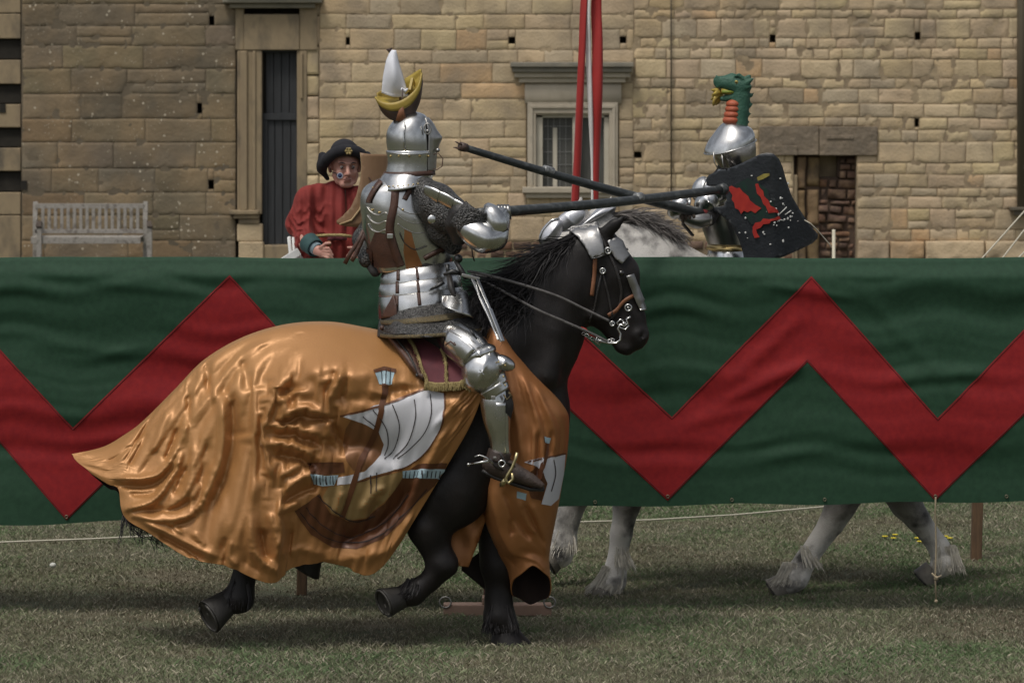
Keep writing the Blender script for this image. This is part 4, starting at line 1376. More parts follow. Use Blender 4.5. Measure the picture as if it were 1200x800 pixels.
def sheet(name, stations, folds, m, parent, nu, nv, D=D0, sgn=-1, amp=1.15, fine=1.0, hemroll=0.0, thick=0.003, dhem=0.0, soft=1.0, **kw):
    A = np.array(stations, float)
    if dhem:
        A[:, -1, 1] += dhem
        A[:, -2, 1] += dhem * .5
    G = crom(A, np.linspace(0, 1, nu))
    G = crom(G.transpose(1, 0, 2), np.linspace(0, 1, nv)).transpose(1, 0, 2)
    px, py, off = G[..., 0], G[..., 1], G[..., 2].copy()
    v = np.linspace(0, 1, nv)[None, :]
    d = foldfield(px, py, folds) * amp if folds else 0
    # small crushed wrinkles and long soft ones
    d = d + fine * (0.45 * fbm(px / 20, py / 30, 2, 12, 2) * sstep(.05, .4, v) + 2.2 * fbm(px / 60, py / 85, 4, 15, 2) * sstep(.0, .3, v))
    rid = 1 - np.abs(fbm(px / 30, py / 36, 9, 19, 3)) * 2.6
    d = d + fine * 0.5 * np.clip(rid, 0, 1) ** 3 * sstep(.1, .5, v)
    d = d * sstep(0, .12, v) * soft
    off = off + d / PXM
    off = off + hemroll * np.exp(-((1 - v) / .03) ** 2)
    V = WA(np.stack([px, py, D + sgn * off], -1))
    if folds:
        g = grow(px, py, v)
        V = buckle(V, g[0], g[1], iters=ITERS, anchor=ANCH, bend=BEND)
        nu, nv = nu * 2, nv * 2
        V = upsample(V, nu, nv)
    o = mo(name, V.reshape(-1, 3), grid_faces(nu, nv), m, parent, thick=thick, **kw)
    return o, G


ITERS, ANCH, BEND = 700, .004, .20
def grow(px, py, v):
    smooth_top = sstep(400, 470, py) + .5 * sstep(330, 250, px)
    flat = np.exp(-(((px - 272) / 24) ** 2 + ((py - 600) / 45) ** 2))
    sail = np.exp(-(((px - 480) / 45) ** 2 + ((py - 500) / 40) ** 2))
    crump = np.exp(-(((px - 345) / 45) ** 2 + ((py - 490) / 70) ** 2))
    left = sstep(260, 200, px)
    m = np.clip(smooth_top, 0, 1) * (1 - .85 * flat) * (1 - .7 * sail) * sstep(.03, .2, v)
    return 1 + m * (.095 + .11 * crump - .045 * left), 1 + m * (.04 + .18 * crump + .01 * left)
rear, G = sheet('caparison', ST, FOLDS, M_satin, horse, 170, 115, amp=1.30)
far = []
for i, s in enumerate(ST):
    far.append([(p[0], p[1] + (5 if 0 < i < 4 else 1) * (j / 5) * (1 if i < 5 else 0), p[2] * .95) for j, p in enumerate(s)])
# the far side hangs a little shorter at the front, its dark lining towards us
farc, _ = sheet('caparison_far_side', far, None, M_lining, rear, 90, 50, sgn=1, fine=.8)
FV = bvh_of(rear)
em = lambda n, p, m, off=.0035, step=2.2: patch(n, p, FV, m, rear, step=step, off=off, thick=0.0)
em('applique', [(412, 491), (430, 498), (446, 508), (450, 520), (447, 534), (437, 545), (425, 552), (414, 551), (406, 540), (402, 520), (405, 502)], mat('bronze_applique', (.19, .085, .034), (.24, .11, .045), scale=3, rough=.42, metal=.25), .0025)
em('applique', [(385, 570), (412, 567), (429, 562), (476, 551), (466, 570), (450, 588), (429, 606), (407, 609), (388, 600), (378, 582)], M_pale, .0025)
em('sail', [(399, 487), (412, 485), (429, 480), (439, 475), (463, 470), (484, 461), (501, 455), (505, 458), (521, 461), (521, 480), (514, 506), (503, 526), (497, 531), (480, 545), (456, 552), (429, 559), (412, 566), (395, 568),
            (396, 559), (416, 555), (427, 552), (437, 543), (446, 533), (450, 520), (444, 506), (429, 497), (412, 491)], M_white, .0045)
em('hull', [(345, 598), (350, 607), (365, 626), (390, 641), (418, 643), (450, 630), (471, 611), (488, 588), (509, 568), (521, 561), (472, 559), (462, 574), (450, 590), (429, 607), (407, 610), (386, 600), (374, 578), (361, 588)], M_brown, .0045)
em('stern_band', [(472, 551), (496, 549), (521, 549), (517, 560), (472, 559)], M_ice, .006)
em('stern_band', [(490, 543), (524, 542), (521, 549), (496, 549), (480, 550)], M_brown, .006)
em('fighting_top', [(360, 541), (403, 541), (404, 553), (380, 556), (364, 555)], M_brown, .006)
em('fighting_top', [(363, 555), (380, 557), (397, 556), (391, 568), (378, 569), (367, 566)], M_ice, .006)
em('crow_nest', [(438, 434), (450, 431), (463, 433), (459, 450), (452, 451), (444, 450)], M_ice, .005, 1.6)
em('crow_nest', [(437, 434), (450, 430), (464, 433), (463, 437), (450, 434.5), (439, 437)], M_brown, .007, 1.6)
for p, wd, m in (([(451, 450), (449, 470), (440, 506), (424, 538), (415, 565), (401, 606)], 6.5, M_brown),
                 ([(460, 474), (468, 498), (463, 523), (450, 538)], 1.1, M_line), ([(485, 468), (487, 489), (478, 519), (461, 538)], 1.1, M_line), ([(504, 462), (505, 485), (495, 510), (467, 537)], 1.1, M_line),
                 ([(437, 480), (452, 500), (455, 520), (450, 534)], 1.1, M_line), ([(425, 487), (440, 499)], 1.1, M_line),
                 ([(399, 487), (429, 480), (463, 470), (501, 455)], 2.2, M_brown), ([(521, 461), (521, 480), (514, 506), (497, 531), (470, 549), (412, 566)], 1.6, M_brown),
                 ([(441, 553), (441, 575)], 1, M_line), ([(435, 556), (435, 578)], 1, M_line), ([(372, 580), (392, 598), (415, 610), (440, 604)], 1.2, M_line), ([(358, 594), (375, 612), (396, 625), (420, 628), (455, 610), (480, 580)], 1.0, M_line),
                 ([(352, 600), (368, 619), (390, 632), (420, 636), (450, 624), (474, 602), (500, 572)], 1.0, M_line), ([(446, 434), (448, 450)], .9, M_line), ([(452, 433), (452, 450)], .9, M_line), ([(457, 433), (456, 450)], .9, M_line)):
    strap('mast' if wd > 3 else 'stitched_line', p, wd, FV, m, rear, off=.008, thick=0, res=2.5)
for i in range(9):
    x = 476 + i * 4.9
    strap('stitched_line', [(x, 551), (x - .5, 555), (x - 1, 559)], 1.0, FV, M_line, rear, off=.008, thick=0)
for i in range(8):
    x = 368 + i * 3.6
    strap('stitched_line', [(x, 557), (x, 562), (x + .5, 567)], .9, FV, M_line, rear, off=.009, thick=0)

# ---- front piece: over the chest and neck, its lower end a sleeve round the forearm
FF2 = [([(612, 440), (628, 490), (634, 540), (632, 580)], 4, 4), ([(620, 450), (636, 495), (641, 530)], -4, 3.5), ([(627, 450), (645, 495), (649, 530)], 4, 4), ([(638, 465), (655, 500), (656, 535)], -3, 4), ([(600, 430), (612, 480), (618, 530)], -3.5, 5),
       ([(595, 450), (604, 490), (612, 540)], 3.5, 5), ([(590, 500), (600, 540)], -3, 5), ([(625, 500), (622, 560)], 4.5, 3), ([(630, 505), (628, 560)], -5, 3), ([(645, 505), (644, 535)], -4, 3),
       ([(572, 565), (585, 620), (604, 655)], 4, 6), ([(590, 575), (604, 610), (622, 632)], -6, 6), ([(606, 585), (618, 615), (628, 625)], 5, 4), ([(598, 608), (600, 628)], -4, 4), ([(612, 590), (640, 640)], -4, 4), ([(600, 650), (628, 655), (640, 668)], 3, 6),
       ([(620, 590), (634, 620), (640, 650)], 4, 5), ([(580, 640), (606, 665)], -2.5, 5)]
NS = [  # py, left px, right px, half depth
    (382, 572, 586, .20), (400, 566, 600, .25), (430, 560, 622, .29), (455, 558, 646, .31), (478, 558, 663, .31), (495, 558, 667, .31), (530, 560, 665, .30), (560, 562, 660, .29), (590, 564, 655, .27), (615, 570, 650, .22), (645, 584, 644, .17),
    (662, 596, 645, .14), (680, 600, 648, .15)]
nu2, nv2 = 150, 150
A = crom(np.array(NS, float), np.linspace(0, 1, nv2))
th = np.linspace(-PI * .5, PI * 1.5, nu2, endpoint=False)   # -pi/2 .. start at the near-left seam
Vf = np.zeros((nv2, nu2, 3))
for i in range(nv2):
    py, xl, xr, hd = A[i]
    t = i / (nv2 - 1)
    # angle 0 = right end, pi/2 = far, pi = left, -pi/2 = near
    cx, rx = (xl + xr) / 2, (xr - xl) / 2
    c, s = np.cos(th), np.sin(th)
    rxx = np.where(c < 0, rx, rx)
    ex = .8 + .35 * sstep(.8, 1, t)
    px = cx + rxx * np.sign(c) * np.abs(c) ** ex
    off = hd * np.sign(s) * np.abs(s) ** ex
    # oblique lower hem: the near edge is short, the far one long
    low = sstep(.72, 1.0, t)
    pyy = py + low * (7 + s * 21 + 2.2 * np.sin(2 * th + 1.0) + 1.5 * np.sin(5 * th)) - (1 - low) * 0
    if t > .8: px = px - (t - .8) * 20 * (s + 1) * .4
    d = foldfield(px, pyy, FF2) + 1.2 * fbm(px / 14, pyy / 22, s, 44, 3)
    nr = np.stack([c * .25, s, 0 * s], -1)
    w_ = WA(np.stack([px, pyy, D0 + off], -1))
    Vf[i] = w_ + nr * (d / PXM * 1.1)[:, None] * sstep(.0, .08, t)
front = mo('chest_caparison', Vf.reshape(-1, 3), grid_faces(nv2, nu2, wrap=True, flip=True), [M_satin2, M_lining], horse)
md = front.modifiers.new('Solidify', 'SOLIDIFY'); md.thickness = 0.006; md.offset = -1; md.material_offset = 1; md.material_offset_rim = 0
CV = bvh_of(front)
pe = lambda n, p, m, off=.004: patch(n, p, CV, m, front, step=2.0, off=off)
pe('sail', [(614, 541), (625, 538), (640, 535), (662, 531), (660, 555), (654, 584), (645, 592), (634, 590), (641, 566), (634, 550), (624, 544)], M_white)
pe('applique', [(628, 546), (636, 552), (640, 566), (634, 586), (622, 583), (616, 560)], M_brown)
pe('crow_nest', [(637, 511), (645, 513), (643, 520), (638, 518)], M_ice)
pe('fighting_top', [(606, 575), (617, 578), (616, 586), (606, 583)], M_ice)
strap('mast', [(641, 519), (639, 535), (633, 556), (628, 580)], 3.4, CV, M_brown, front, off=.007, thick=0, res=2.5)
strap('stitched_line', [(618, 541), (640, 536), (662, 531)], 1.8, CV, M_brown, front, off=.007, thick=0, res=2.5)
strap('stitched_line', [(648, 538), (650, 555), (645, 575)], .9, CV, M_line, front, off=.007, thick=0, res=2.5)
# far-side skirts of the chest piece: an orange one and its dark lining
def flap(name, poly_px, d, m, bulge=.05):
    v, f = tri_poly(poly_px, 5)
    P = []
    for x, y in v:
        P.append(W(x, y, d + bulge * float(fbm(x / 25, y / 40, 0, 33, 2))))
    return mo(name, P, f, m, horse, thick=.004)
flap('skirt', [(500, 600), (568, 590), (574, 604), (568, 612), (560, 636), (549, 664), (538, 663), (511, 643), (503, 625)], D0 - .03, M_satin2)
flap('skirt_lining', [(577, 620), (592, 640), (606, 682), (600, 692), (576, 697), (541, 668), (541, 662), (560, 648)], D0 + .18, M_lining)
# ------------------------------------------------------------------ harness of the black horse
M_face = mat('chamfron_steel', (0.38, 0.375, 0.37), (0.26, 0.255, 0.25), scale=14, rough=0.42, metal=.9, rvar=.1, bump=.15, bscale=30)
bridle = strap('bridle', [(704, 276), (712, 294), (722, 316), (728, 342), (724, 362), (716, 372)], 3.0, BV, M_bleather, horse, off=.007)
strap('cheek_strap', [(697, 300), (696, 320), (693, 346)], 4.6, BV, M_tan, bridle, off=.008)
strap('browband', [(704, 300), (714, 297), (727, 296), (735, 292)], 3.0, BV, M_bleather, bridle, off=.009)
strap('noseband', [(712, 369), (722, 363), (732, 352), (744, 345)], 4.0, BV, M_tan, bridle, off=.008)
strap('throat_lash', [(706, 316), (700, 340), (696, 362), (690, 376)], 2.2, BV, M_bleather, bridle, off=.008)
strap('cheek_strap', [(706, 318), (712, 344), (717, 370)], 2.4, BV, M_bleather, bridle, off=.008)
for (px, py, r) in ((712, 294, .015), (706.5, 317, .013), (736, 360, .016), (717, 378, .011)):
    c = hit(BV, px, py, .014, D0)
    mb = MB()
    ring = [c + Vector((math.cos(a) * r, -.002, math.sin(a) * r)) for a in np.linspace(0, 2 * PI, 13)]
    mb.tube(ring, .0045, 6, caps=False); mb.ball(c, r * .45, 10, 6, (1, .5, 1))
    mb.build('rosette', M_steel, bridle)
ch = patch('chamfron', [(711, 283), (718, 277), (727, 284), (733, 297), (736, 300), (728, 310), (720, 303), (715, 294)], BV, M_face, horse, step=3, off=.016, thick=.004)
pp = patch('poll_plate', [(663, 269), (672, 264), (690, 258), (701, 260), (704, 272), (708, 298), (692, 303), (685, 290), (677, 280), (668, 273)], BV, M_face, ch, step=3, off=.020, thick=.004)
patch('poll_plate', [(664, 266), (676, 259), (694, 255), (701, 259), (700, 266), (684, 268), (672, 270)], BV, M_face, ch, step=3, off=.030, thick=.004)
strap('nose_plate', [(737, 322), (742, 336), (747, 350), (753, 363)], 8.5, BV, M_face, ch, off=.014, res=3, thick=.004)
strap('chamfron_edge', [(692, 303), (700, 301.5), (708, 298.5)], 1.5, BV, M_steeldk, ch, off=.026, thick=.003)
strap('chamfron_edge', [(748, 363.5), (757, 362.5)], 1.8, BV, M_steel, ch, off=.018, thick=.003)
# curb bit: S-shaped shank, mouthpiece boss and chain
mb = MB()
o = D0 - .115
mb.tube([W(x, y, o) for x, y in ((739, 371), (734, 374), (736, 379), (731, 382), (727, 380), (724, 385), (727, 391), (727, 398), (722, 402), (714, 402), (706, 400), (699, 398))], .0055, 8)
mb.tube([W(x, y, o) for x, y in ((731, 376), (727, 374), (723, 378), (727, 384), (733, 386), (737, 381))], .004, 8)
mb.ball(W(731, 379, o), .011, 10, 7)
bit = mb.build('curb_bit', M_steel, bridle)
mb = MB()
for i in range(11):
    t = i / 10
    c = W(684 + 34 * t, 391 + 9 * math.sin(t * 2.2), o + .01)
    mb.tube([c + Vector((math.cos(a) * .009, math.sin(a) * .004 * (i % 2), math.sin(a) * .007)) for a in np.linspace(0, 2 * PI, 9)], .0022, 5, caps=False)
mb.build('curb_chain', M_steel, bit)
mb = MB(); mb.tube([W(681, 384, o), W(686, 386, o - .01), W(692, 392, o), W(698, 395, o)], .007, 6); mb.build('bit_guard', mat('red_leather', (.35, .03, .02), rough=.5), bit)
mb = MB(); mb.tube([W(700, 395, o - .005), W(697, 400, o), W(703, 404, o)], .004, 6); mb.build('buckle', M_steel, bit)
# reins
M_rein = mat('worn_rein_leather', (0.085, 0.078, 0.076), (0.15, 0.14, 0.135), scale=30, rough=0.45)
rn = None
for i, pts in enumerate((((548, 318, -.10), (566, 321, -.16), (600, 330, -.20), (651, 346, -.20), (685, 362, -.16), (714, 376, -.125)),
                         ((556, 326, -.10), (580, 336, -.18), (626, 361, -.215), (660, 376, -.19), (692, 390, -.14), (712, 400, -.12)),
                         ((552, 322, .10), (570, 325, .16), (610, 336, .2), (660, 350, .18)))):
    Q_ = crom(np.array(pts, float), np.linspace(0, 1, 40))
    V = []
    for x, y, of in Q_:
        for s in (-1, 1):
            V.append(W(x, y + s * 1.6, D0 + of))
    r_ = mo('rein', V, grid_faces(40, 2), M_rein, horse, thick=.004)
# breast harness strap over the near shoulder
# ------------------------------------------------------------------ saddle
M_burg = mat('burgundy_velvet', (0.085, 0.016, 0.024), (0.125, 0.024, 0.032), scale=10, rough=0.75, sheen=.5, sheentint=(1, .5, .5))
M_gold = mat('gold_braid', (0.42, 0.33, 0.14), (0.26, 0.19, 0.08), scale=90, rough=0.55, metal=.3, bump=.6, bscale=260)
saddle = thing('saddle', 'burgundy velvet jousting saddle with gold fringe under the armoured rider', 'saddle', W(505, 400, D0))
SV = bvh_of(rear, body)
seat = patch('saddle_skirt', [(452, 389), (470, 386), (500, 384), (530, 392), (546, 410), (556, 436), (551, 453), (520, 456), (499, 454), (492, 440), (480, 420), (463, 400)], SV, M_burg, saddle, step=3, off=.03, thick=.012)
patch('cantle', [(448, 388), (456, 387), (470, 402), (483, 422), (492, 438), (495, 449), (485, 440), (470, 422), (455, 403)], SV, M_leather, saddle, step=3, off=.035, thick=.03)
strap('piping', [(450, 390), (463, 406), (478, 425), (491, 446)], 2, SV, M_bleather, saddle, off=.053, thick=.006)
def fringe(pts, seed, L=.03, ds=D0 - .36):
    rs = np.random.RandomState(seed)
    mb = MB()
    Pf = crom(np.array(pts, float), np.linspace(0, 1, 120))
    P3 = [hit(SV, x, y, .047, D0) for x, y in Pf]
    mb.tube(P3[::3], .007, 7)
    for i, p in enumerate(P3):
        for k in range(3):
            q = p + Vector((rs.uniform(-.006, .006), -.004 + rs.uniform(-.004, .004), 0))
            mb.tube([q, q + Vector((rs.uniform(-.004, .004), -.006, -L * .5)), q + Vector((rs.uniform(-.007, .007), -.002, -L * rs.uniform(.8, 1.1)))], .0022, 3, caps=False)
    return mb.build('fringe', M_gold, saddle)
fringe([(497, 452), (510, 454), (530, 454), (552, 452)], 3, .034)
fringe([(458, 388), (470, 396), (484, 412), (492, 432), (498, 452)], 4, .014)
fringe([(506, 395), (514, 408), (520, 425), (525, 452)], 5, .012)
strap('welt', [(450, 386), (470, 392), (500, 394), (530, 388)], 4.5, SV, M_gold, saddle, off=.06, thick=.006)
mb = MB(); mb.tube([W(448, 384, D0 - .16), W(446, 387, D0), W(448, 384, D0 + .16)], .012, 8)
mb.build('cantle_roll', M_leather, saddle)
# ================================================================== the near knight
M_mail = mat('blackened_mail', (0.16, 0.157, 0.153), (0.02, 0.02, 0.02), scale=130, detail=2, rough=0.36, metal=.85, bump=1.0, bscale=130, bdist=0.012)
M_mailg = mat('brass_trimmed_mail', (0.22, 0.17, 0.085), (0.06, 0.055, 0.045), scale=170, rough=0.45, metal=.8, bump=1.0, bscale=230, bdist=0.006)
M_dark = mat('dark_arming_cloth', (0.020, 0.018, 0.018), (0.03, 0.027, 0.026), scale=20, rough=0.85)
M_copper = mat('copper_plate', (0.42, 0.20, 0.09), (0.30, 0.13, 0.06), scale=8, rough=.35, metal=.8)
M_brassy = mat('brass_rivet', (0.60, 0.45, 0.20), rough=.35, metal=1)
kn = thing('person', 'near rider in polished steel armour with a ship crest, levelling a lance', 'person', (W(500, 0, D0).x, D0, 1.5))

def E(px, py, off, rx, rd, tilt=0.0, skew=0.0, D=D0, rv=None):
    """horizontal elliptical ring: rx in px across, rd in metres deep; tilt lifts its right end (px), skew lifts its near edge (px)"""
    c = W(px, py, D + off)
    ppm = F / D
    return (c, Vector((rx / ppm, 0, tilt / ppm)), Vector((0, rd, -skew / ppm)))

bd = []
bd += chain((500, 360, 0, 34), (492, 310, 0, 32), (480, 250, 0, 36), (478, 228, 0, 34), ys=.85, k=.05)
bd += chain((478, 215, 0, 17), (480, 180, 0, 17))
bd += chain((480, 172, 0, 19), (481, 160, 0, 19))
bd += chain((494, 226, -.10, 15), (556, 268, -.27, 12)); bd += chain((556, 268, -.27, 11), (586, 252, -.20, 8))
bd += chain((454, 222, .10, 14), (440, 258, .17, 11)); bd += chain((440, 258, .17, 10), (424, 290, .12, 8), (440, 318, 0, 7))
bd += chain((512, 384, -.14, 22), (572, 428, -.35, 18)); bd += chain((572, 430, -.36, 17), (585, 475, -.38, 15), (584, 536, -.37, 9)); bd += chain((582, 545, -.37, 9), (622, 562, -.38, 7))
bd += chain((512, 384, .12, 22), (560, 428, .33, 18)); bd += chain((560, 430, .33, 17), (572, 475, .36, 15), (570, 536, .35, 9)); bd += chain((568, 545, .35, 9), (604, 562, .35, 7))
V, Q = sdf_mesh(prims(bd, D0, PXM), .011, k=.03)
mo('body', relax(V, Q, 1), Q, M_dark, kn)

# helmet
def helm_disp(V, t, th):
    return V
hel = loft('helmet', [E(486, 131, 0, 2, .01), E(485, 134, 0, 12, .06), E(482, 141, 0, 20.5, .095), E(479.5, 152, 0, 25.5, .118), E(479.5, 164, 0, 27, .125), E(480.5, 177, 0, 26.5, .122)], M_steel, kn, n=48, k=5, thick=0)
loft('helmet_skirt', [E(480.5, 176, 0, 26, .120), E(480.5, 178, 0, 28, .128), E(480.5, 190, 0, 27, .124), E(479.5, 203, 0, 28, .126)], M_steel, hel, n=48, k=4)
# raised comb down the back
mb = MB(); mb.tube([W(475, 143, D0 - .112), W(473, 155, D0 - .131), W(473, 166, D0 - .137), W(474, 176, D0 - .134)], .0035, 6); mb.build('comb', M_steel, hel)
mb = MB(); mb.tube([W(x, y, D0 - o) for x, y, o in ((453, 177, .02), (458, 179, .085), (468, 180.5, .124), (480, 181, .134), (494, 180.5, .122), (504, 179, .07), (508, 178, 0))], .0032, 6); mb.build('lower_rim', M_steel, hel)
for i in range(5):
    mb = MB(); a = -2.5 + i * .45; mb.ball(W(480.5 + 28.5 * math.cos(a), 183, D0 + .128 * math.sin(a)), .006, 8, 5); mb.build('rivet', M_brassy, hel)
# visor, drawn out to a beak on the right
def vis(V, t, th):
    c = np.maximum(np.cos(th), 0)
    b = np.interp(t, (0, .3, .46, .7, 1), (0, .016, .040, .012, .006))
    V = V.copy()
    V[..., 0] += b * c ** 10
    V[..., 1] += .006 * (np.cos(th) < .85)
    return V
vz = loft('visor', [E(488, 138, .0, 14, .078), E(485, 146, .0, 21, .105), E(483, 158, .0, 25.5, .1235), E(482.5, 170, .0, 26.5, .128), E(482, 186, .0, 27, .130), E(482, 200, .0, 27, .130)], M_steel2, kn, n=40, k=5, wrap=False, t0=-.72, t1=2.1, disp=vis, thick=.004, cap=False)
mb = MB()
c = W(501, 151, D0 - .09)
mb.tube([c + Vector((math.cos(a) * .017, -.006, math.sin(a) * .026)) for a in np.linspace(0, 2 * PI, 13)], .0045, 6, caps=False); mb.ball(c + Vector((0, -.008, -.01)), .008)
mb.build('hinge', M_steel2, vz)
mb = MB(); mb.tube([W(x, y, D0 - .06) for x, y in ((508, 181), (514, 180), (519, 186), (518, 195), (512, 199), (508, 198))], .0028, 6); mb.build('wire_loop', M_leather, vz)
mb = MB(); mb.ball(W(513, 176, D0 - .05), .011, 8, 6); mb.build('catch', M_steel2, vz)
# collar strap and riveted gorget
loft('collar_strap', [E(480, 200.5, 0, 29.5, .134, 1, 0), E(479.5, 206, 0, 30.5, .138, 1, 0)], M_leather, kn, n=40, k=2, cap=False, thick=.004)
gp = loft('gorget', [E(479, 203, 0, 29.5, .134), E(476, 209, 0, 30, .15), E(474, 215, -.01, 31, .165, 5, -6)], M_steel, kn, n=48, k=4, cap=False, thick=.004)
for i in range(15):
    a = PI + .12 + i * .20
    mb = MB(); mb.ball(W(474 + 30.6 * math.cos(a), 215.5 - 3 * math.cos(a) + 3 * -math.sin(a) - 1.2, D0 - .012 + .168 * math.sin(a)), .0042, 6, 4); mb.build('rivet', M_brassy, gp)

# backplate and breast
bk = loft('cuirass', [E(474, 206, 0, 22, .09), E(470, 212, 0, 33, .12), E(466, 222, 0, 41, .148), E(466, 236, 0, 44, .16), E(470, 252, 0, 47, .165), E(474, 270, 0, 49, .158), E(480, 290, 0, 50, .145, 3), E(485, 304, 0, 48, .13, 5), E(487, 313, 0, 45, .125, 7)],
          M_steel, kn, n=64, k=5)
BK = bvh_of(bk)
# scalloped lames over the shoulder blades
for j, (y0, dy) in enumerate(((246, 0), (256, 1), (266, 2))):
    for s, pts in ((0, [(430 + j, y0 - 4), (436, y0 + 3), (444, y0 + 6), (452, y0 + 3), (457, y0 + 8)]), (1, [(466, y0 - 4), (474, y0 + 2), (486, y0 + 5 + dy), (497, y0 + 3 + dy * 2), (505, y0 + 10), (520, y0 + 16 + j * 2)][:5 + (j > 0)])):
        strap('lame_edge', pts, 1.0, BK, M_steel2, bk, off=.004, thick=.003, res=2)
for pts in ([(462, 213), (462, 240), (461, 270), (458, 300), (457, 312)],):
    strap('lame_edge', pts, 1.2, BK, M_steeldk, bk, off=.003, thick=0, res=3)
sp = strap('back_strap', [(464, 216), (462, 240), (457, 268), (462, 290), (470, 312)], 9, BK, M_leather, kn, off=.008, thick=.004)
strap('back_strap', [(447, 213), (440, 222), (434, 233), (433, 238)], 5, BK, M_leather, kn, off=.008, thick=.004)
strap('back_strap', [(492, 209), (484, 218), (477, 228), (474, 234)], 6, BK, M_leather, kn, off=.008, thick=.004)
patch('copper_tassets', [(474, 268), (482, 272), (487, 292), (495, 311), (476, 315), (473, 295)], BK, M_copper, bk, step=3, off=.004)
patch('leather_panel', [(440, 272), (456, 275), (461, 295), (472, 312), (452, 314), (430, 312), (432, 292)], BK, M_leather, bk, step=3, off=.005)
patch('side_plate', [(428, 290), (437, 293), (438, 311), (428, 312)], BK, M_leather, bk, step=3, off=.009)
mb = MB(); c = hit(BK, 458, 276, .014, D0); mb.box(c, (.03, .008, .024)); mb.build('buckle', M_steel, sp, smooth=False, bevel=.003)
for px, py in ((438, 221), (433, 236), (492, 214), (476, 230), (437, 246), (445, 249), (472, 246), (500, 254)):
    mb = MB(); mb.ball(hit(BK, px, py, .006, D0), .006, 7, 5, (1, .6, 1)); mb.build('rivet', M_brassy, bk)
strap('lower_edge', [(497, 303), (510, 296), (522, 291), (534, 291)], 5, BK, M_leather, bk, off=.007, thick=.004)
strap('waist_cord', [(468, 272), (474, 284), (486, 292), (500, 288)], 1.0, BK, M_bleather, bk, off=.010, thick=.002)

# mail sleeve
sl = prims(chain((496, 224, -.11, 17), (512, 238, -.16, 22), (528, 252, -.20, 21), (544, 262, -.24, 16), ys=.85) + chain((510, 240, -.13, 22), (520, 270, -.13, 17), (531, 288, -.11, 11), ys=.75), D0, PXM)
V, Q = sdf_mesh(sl, .008, k=.02)
mo('mail_sleeve', relax(V, Q, 1), Q, M_mail, kn)
# left arm, dark and reaching forward behind the shield
V, Q = sdf_mesh(prims(chain((454, 226, .10, 15), (442, 256, .15, 15), (426, 280, .12, 12), (430, 304, .03, 10)), D0, PXM), .009, k=.02)
mo('mail_sleeve', V, Q, M_mail, kn)
mb = MB()
for pts in (((426, 270), (420, 283), (411, 296), (404, 309)), ((431, 265), (424, 282), (416, 300), (412, 306)), ((428, 262), (432, 285), (436, 306))):
    mb.tube([W(x, y, D0 - .02) for x, y in pts], .012, 6, flat=.35)
mb.build('hanging_strap', M_leather, kn)

def limbring(a, b, off, r, rn=None):
    """ring across the limb direction a->b given in px; a=(x,y)"""
    return None

def limb(name, pts, m, parent, ry=1.0, n=28, k=4, t0=0, t1=2 * PI, wrap=True, thick=0, cap=True, ridge=0.0, D=D0):
    """pts: (px, py, off, r px); rings square to the path"""
    ppm = F / D
    P = [W(x, y, D + o) for x, y, o, r in pts]
    rings = []
    for i, p in enumerate(P):
        t = (P[min(i + 1, len(P) - 1)] - P[max(i - 1, 0)]).normalized()
        u = Vector((0, -1, 0)) + t * t.y
        u.normalize()
        v = t.cross(u)
        r = pts[i][3] / ppm
        rings.append((p, u * r * ry, v * r))
    dsp = None
    if ridge:
        def dsp(V, tt, th):
            c = np.array([tuple(x) for x in P])
            cc = crom(c, tt[:, 0])[:, None]
            return V + (V - cc) * ridge * np.exp(-(np.minimum(th, 2 * PI - th) / .16) ** 2)[..., None]
    return loft(name, rings, m, parent, n=n, k=k, wrap=wrap, t0=t0, t1=t1, thick=thick, cap=cap, disp=dsp)

# pauldron lames over the shoulder and upper arm
pd = None
for j, (a, b) in enumerate((((506, 217, -.16, 18), (525, 226, -.20, 20)), ((522, 224, -.20, 18.5), (541, 235, -.235, 18)), ((538, 233, -.235, 17), (555, 244, -.26, 16)))):
    o = limb('pauldron' if j == 0 else 'pauldron_lame', [a, ((a[0] + b[0]) / 2, (a[1] + b[1]) / 2 - 1, (a[2] + b[2]) / 2, (a[3] + b[3]) / 2 + 1.2), b], M_steel, pd or kn, n=24, t0=.1, t1=2.7, wrap=False, thick=.004, cap=False)
    pd = pd or o
mb = MB(); c = W(506, 257, D0 - .31); mb.ball(c, .021, 16, 9, (1, .35, 1)); mb.build('rondel', M_steel, kn)
# couter and leather flap at the elbow
V, Q = sdf_mesh(prims(chain((541, 250, -.28, 14), (552, 262, -.30, 16)) + chain((535, 262, -.25, 15), (538, 278, -.24, 10)), D0, PXM), .008, k=.02)
mo('elbow_guard', V, Q, M_bleather, kn)
limb('elbow_band', [(541, 268, -.30, 16), (551, 255, -.32, 18), (559, 242, -.33, 15)], M_mail, kn, n=20, t0=-1.2, t1=1.2, wrap=False, thick=.004, cap=False, ry=.9)
vb = limb('vambrace', [(543, 262, -.30, 13), (556, 272, -.33, 17), (570, 280, -.34, 17.5), (580, 279, -.32, 15), (585, 266, -.28, 12), (587, 252, -.24, 10.5)], M_steel, kn, ridge=.05)
g = limb('gauntlet', [(578, 268, -.31, 10), (582, 258, -.29, 9), (586, 251, -.26, 8), (590, 247, -.24, 6)], M_steel, kn, ridge=.04)
limb('cuff', [(571, 241, -.29, 4), (575, 248, -.315, 10), (581, 260, -.32, 13.5), (583, 270, -.31, 13)], M_steel, g, n=24, t0=-1.3, t1=1.5, wrap=False, thick=.005, cap=False)
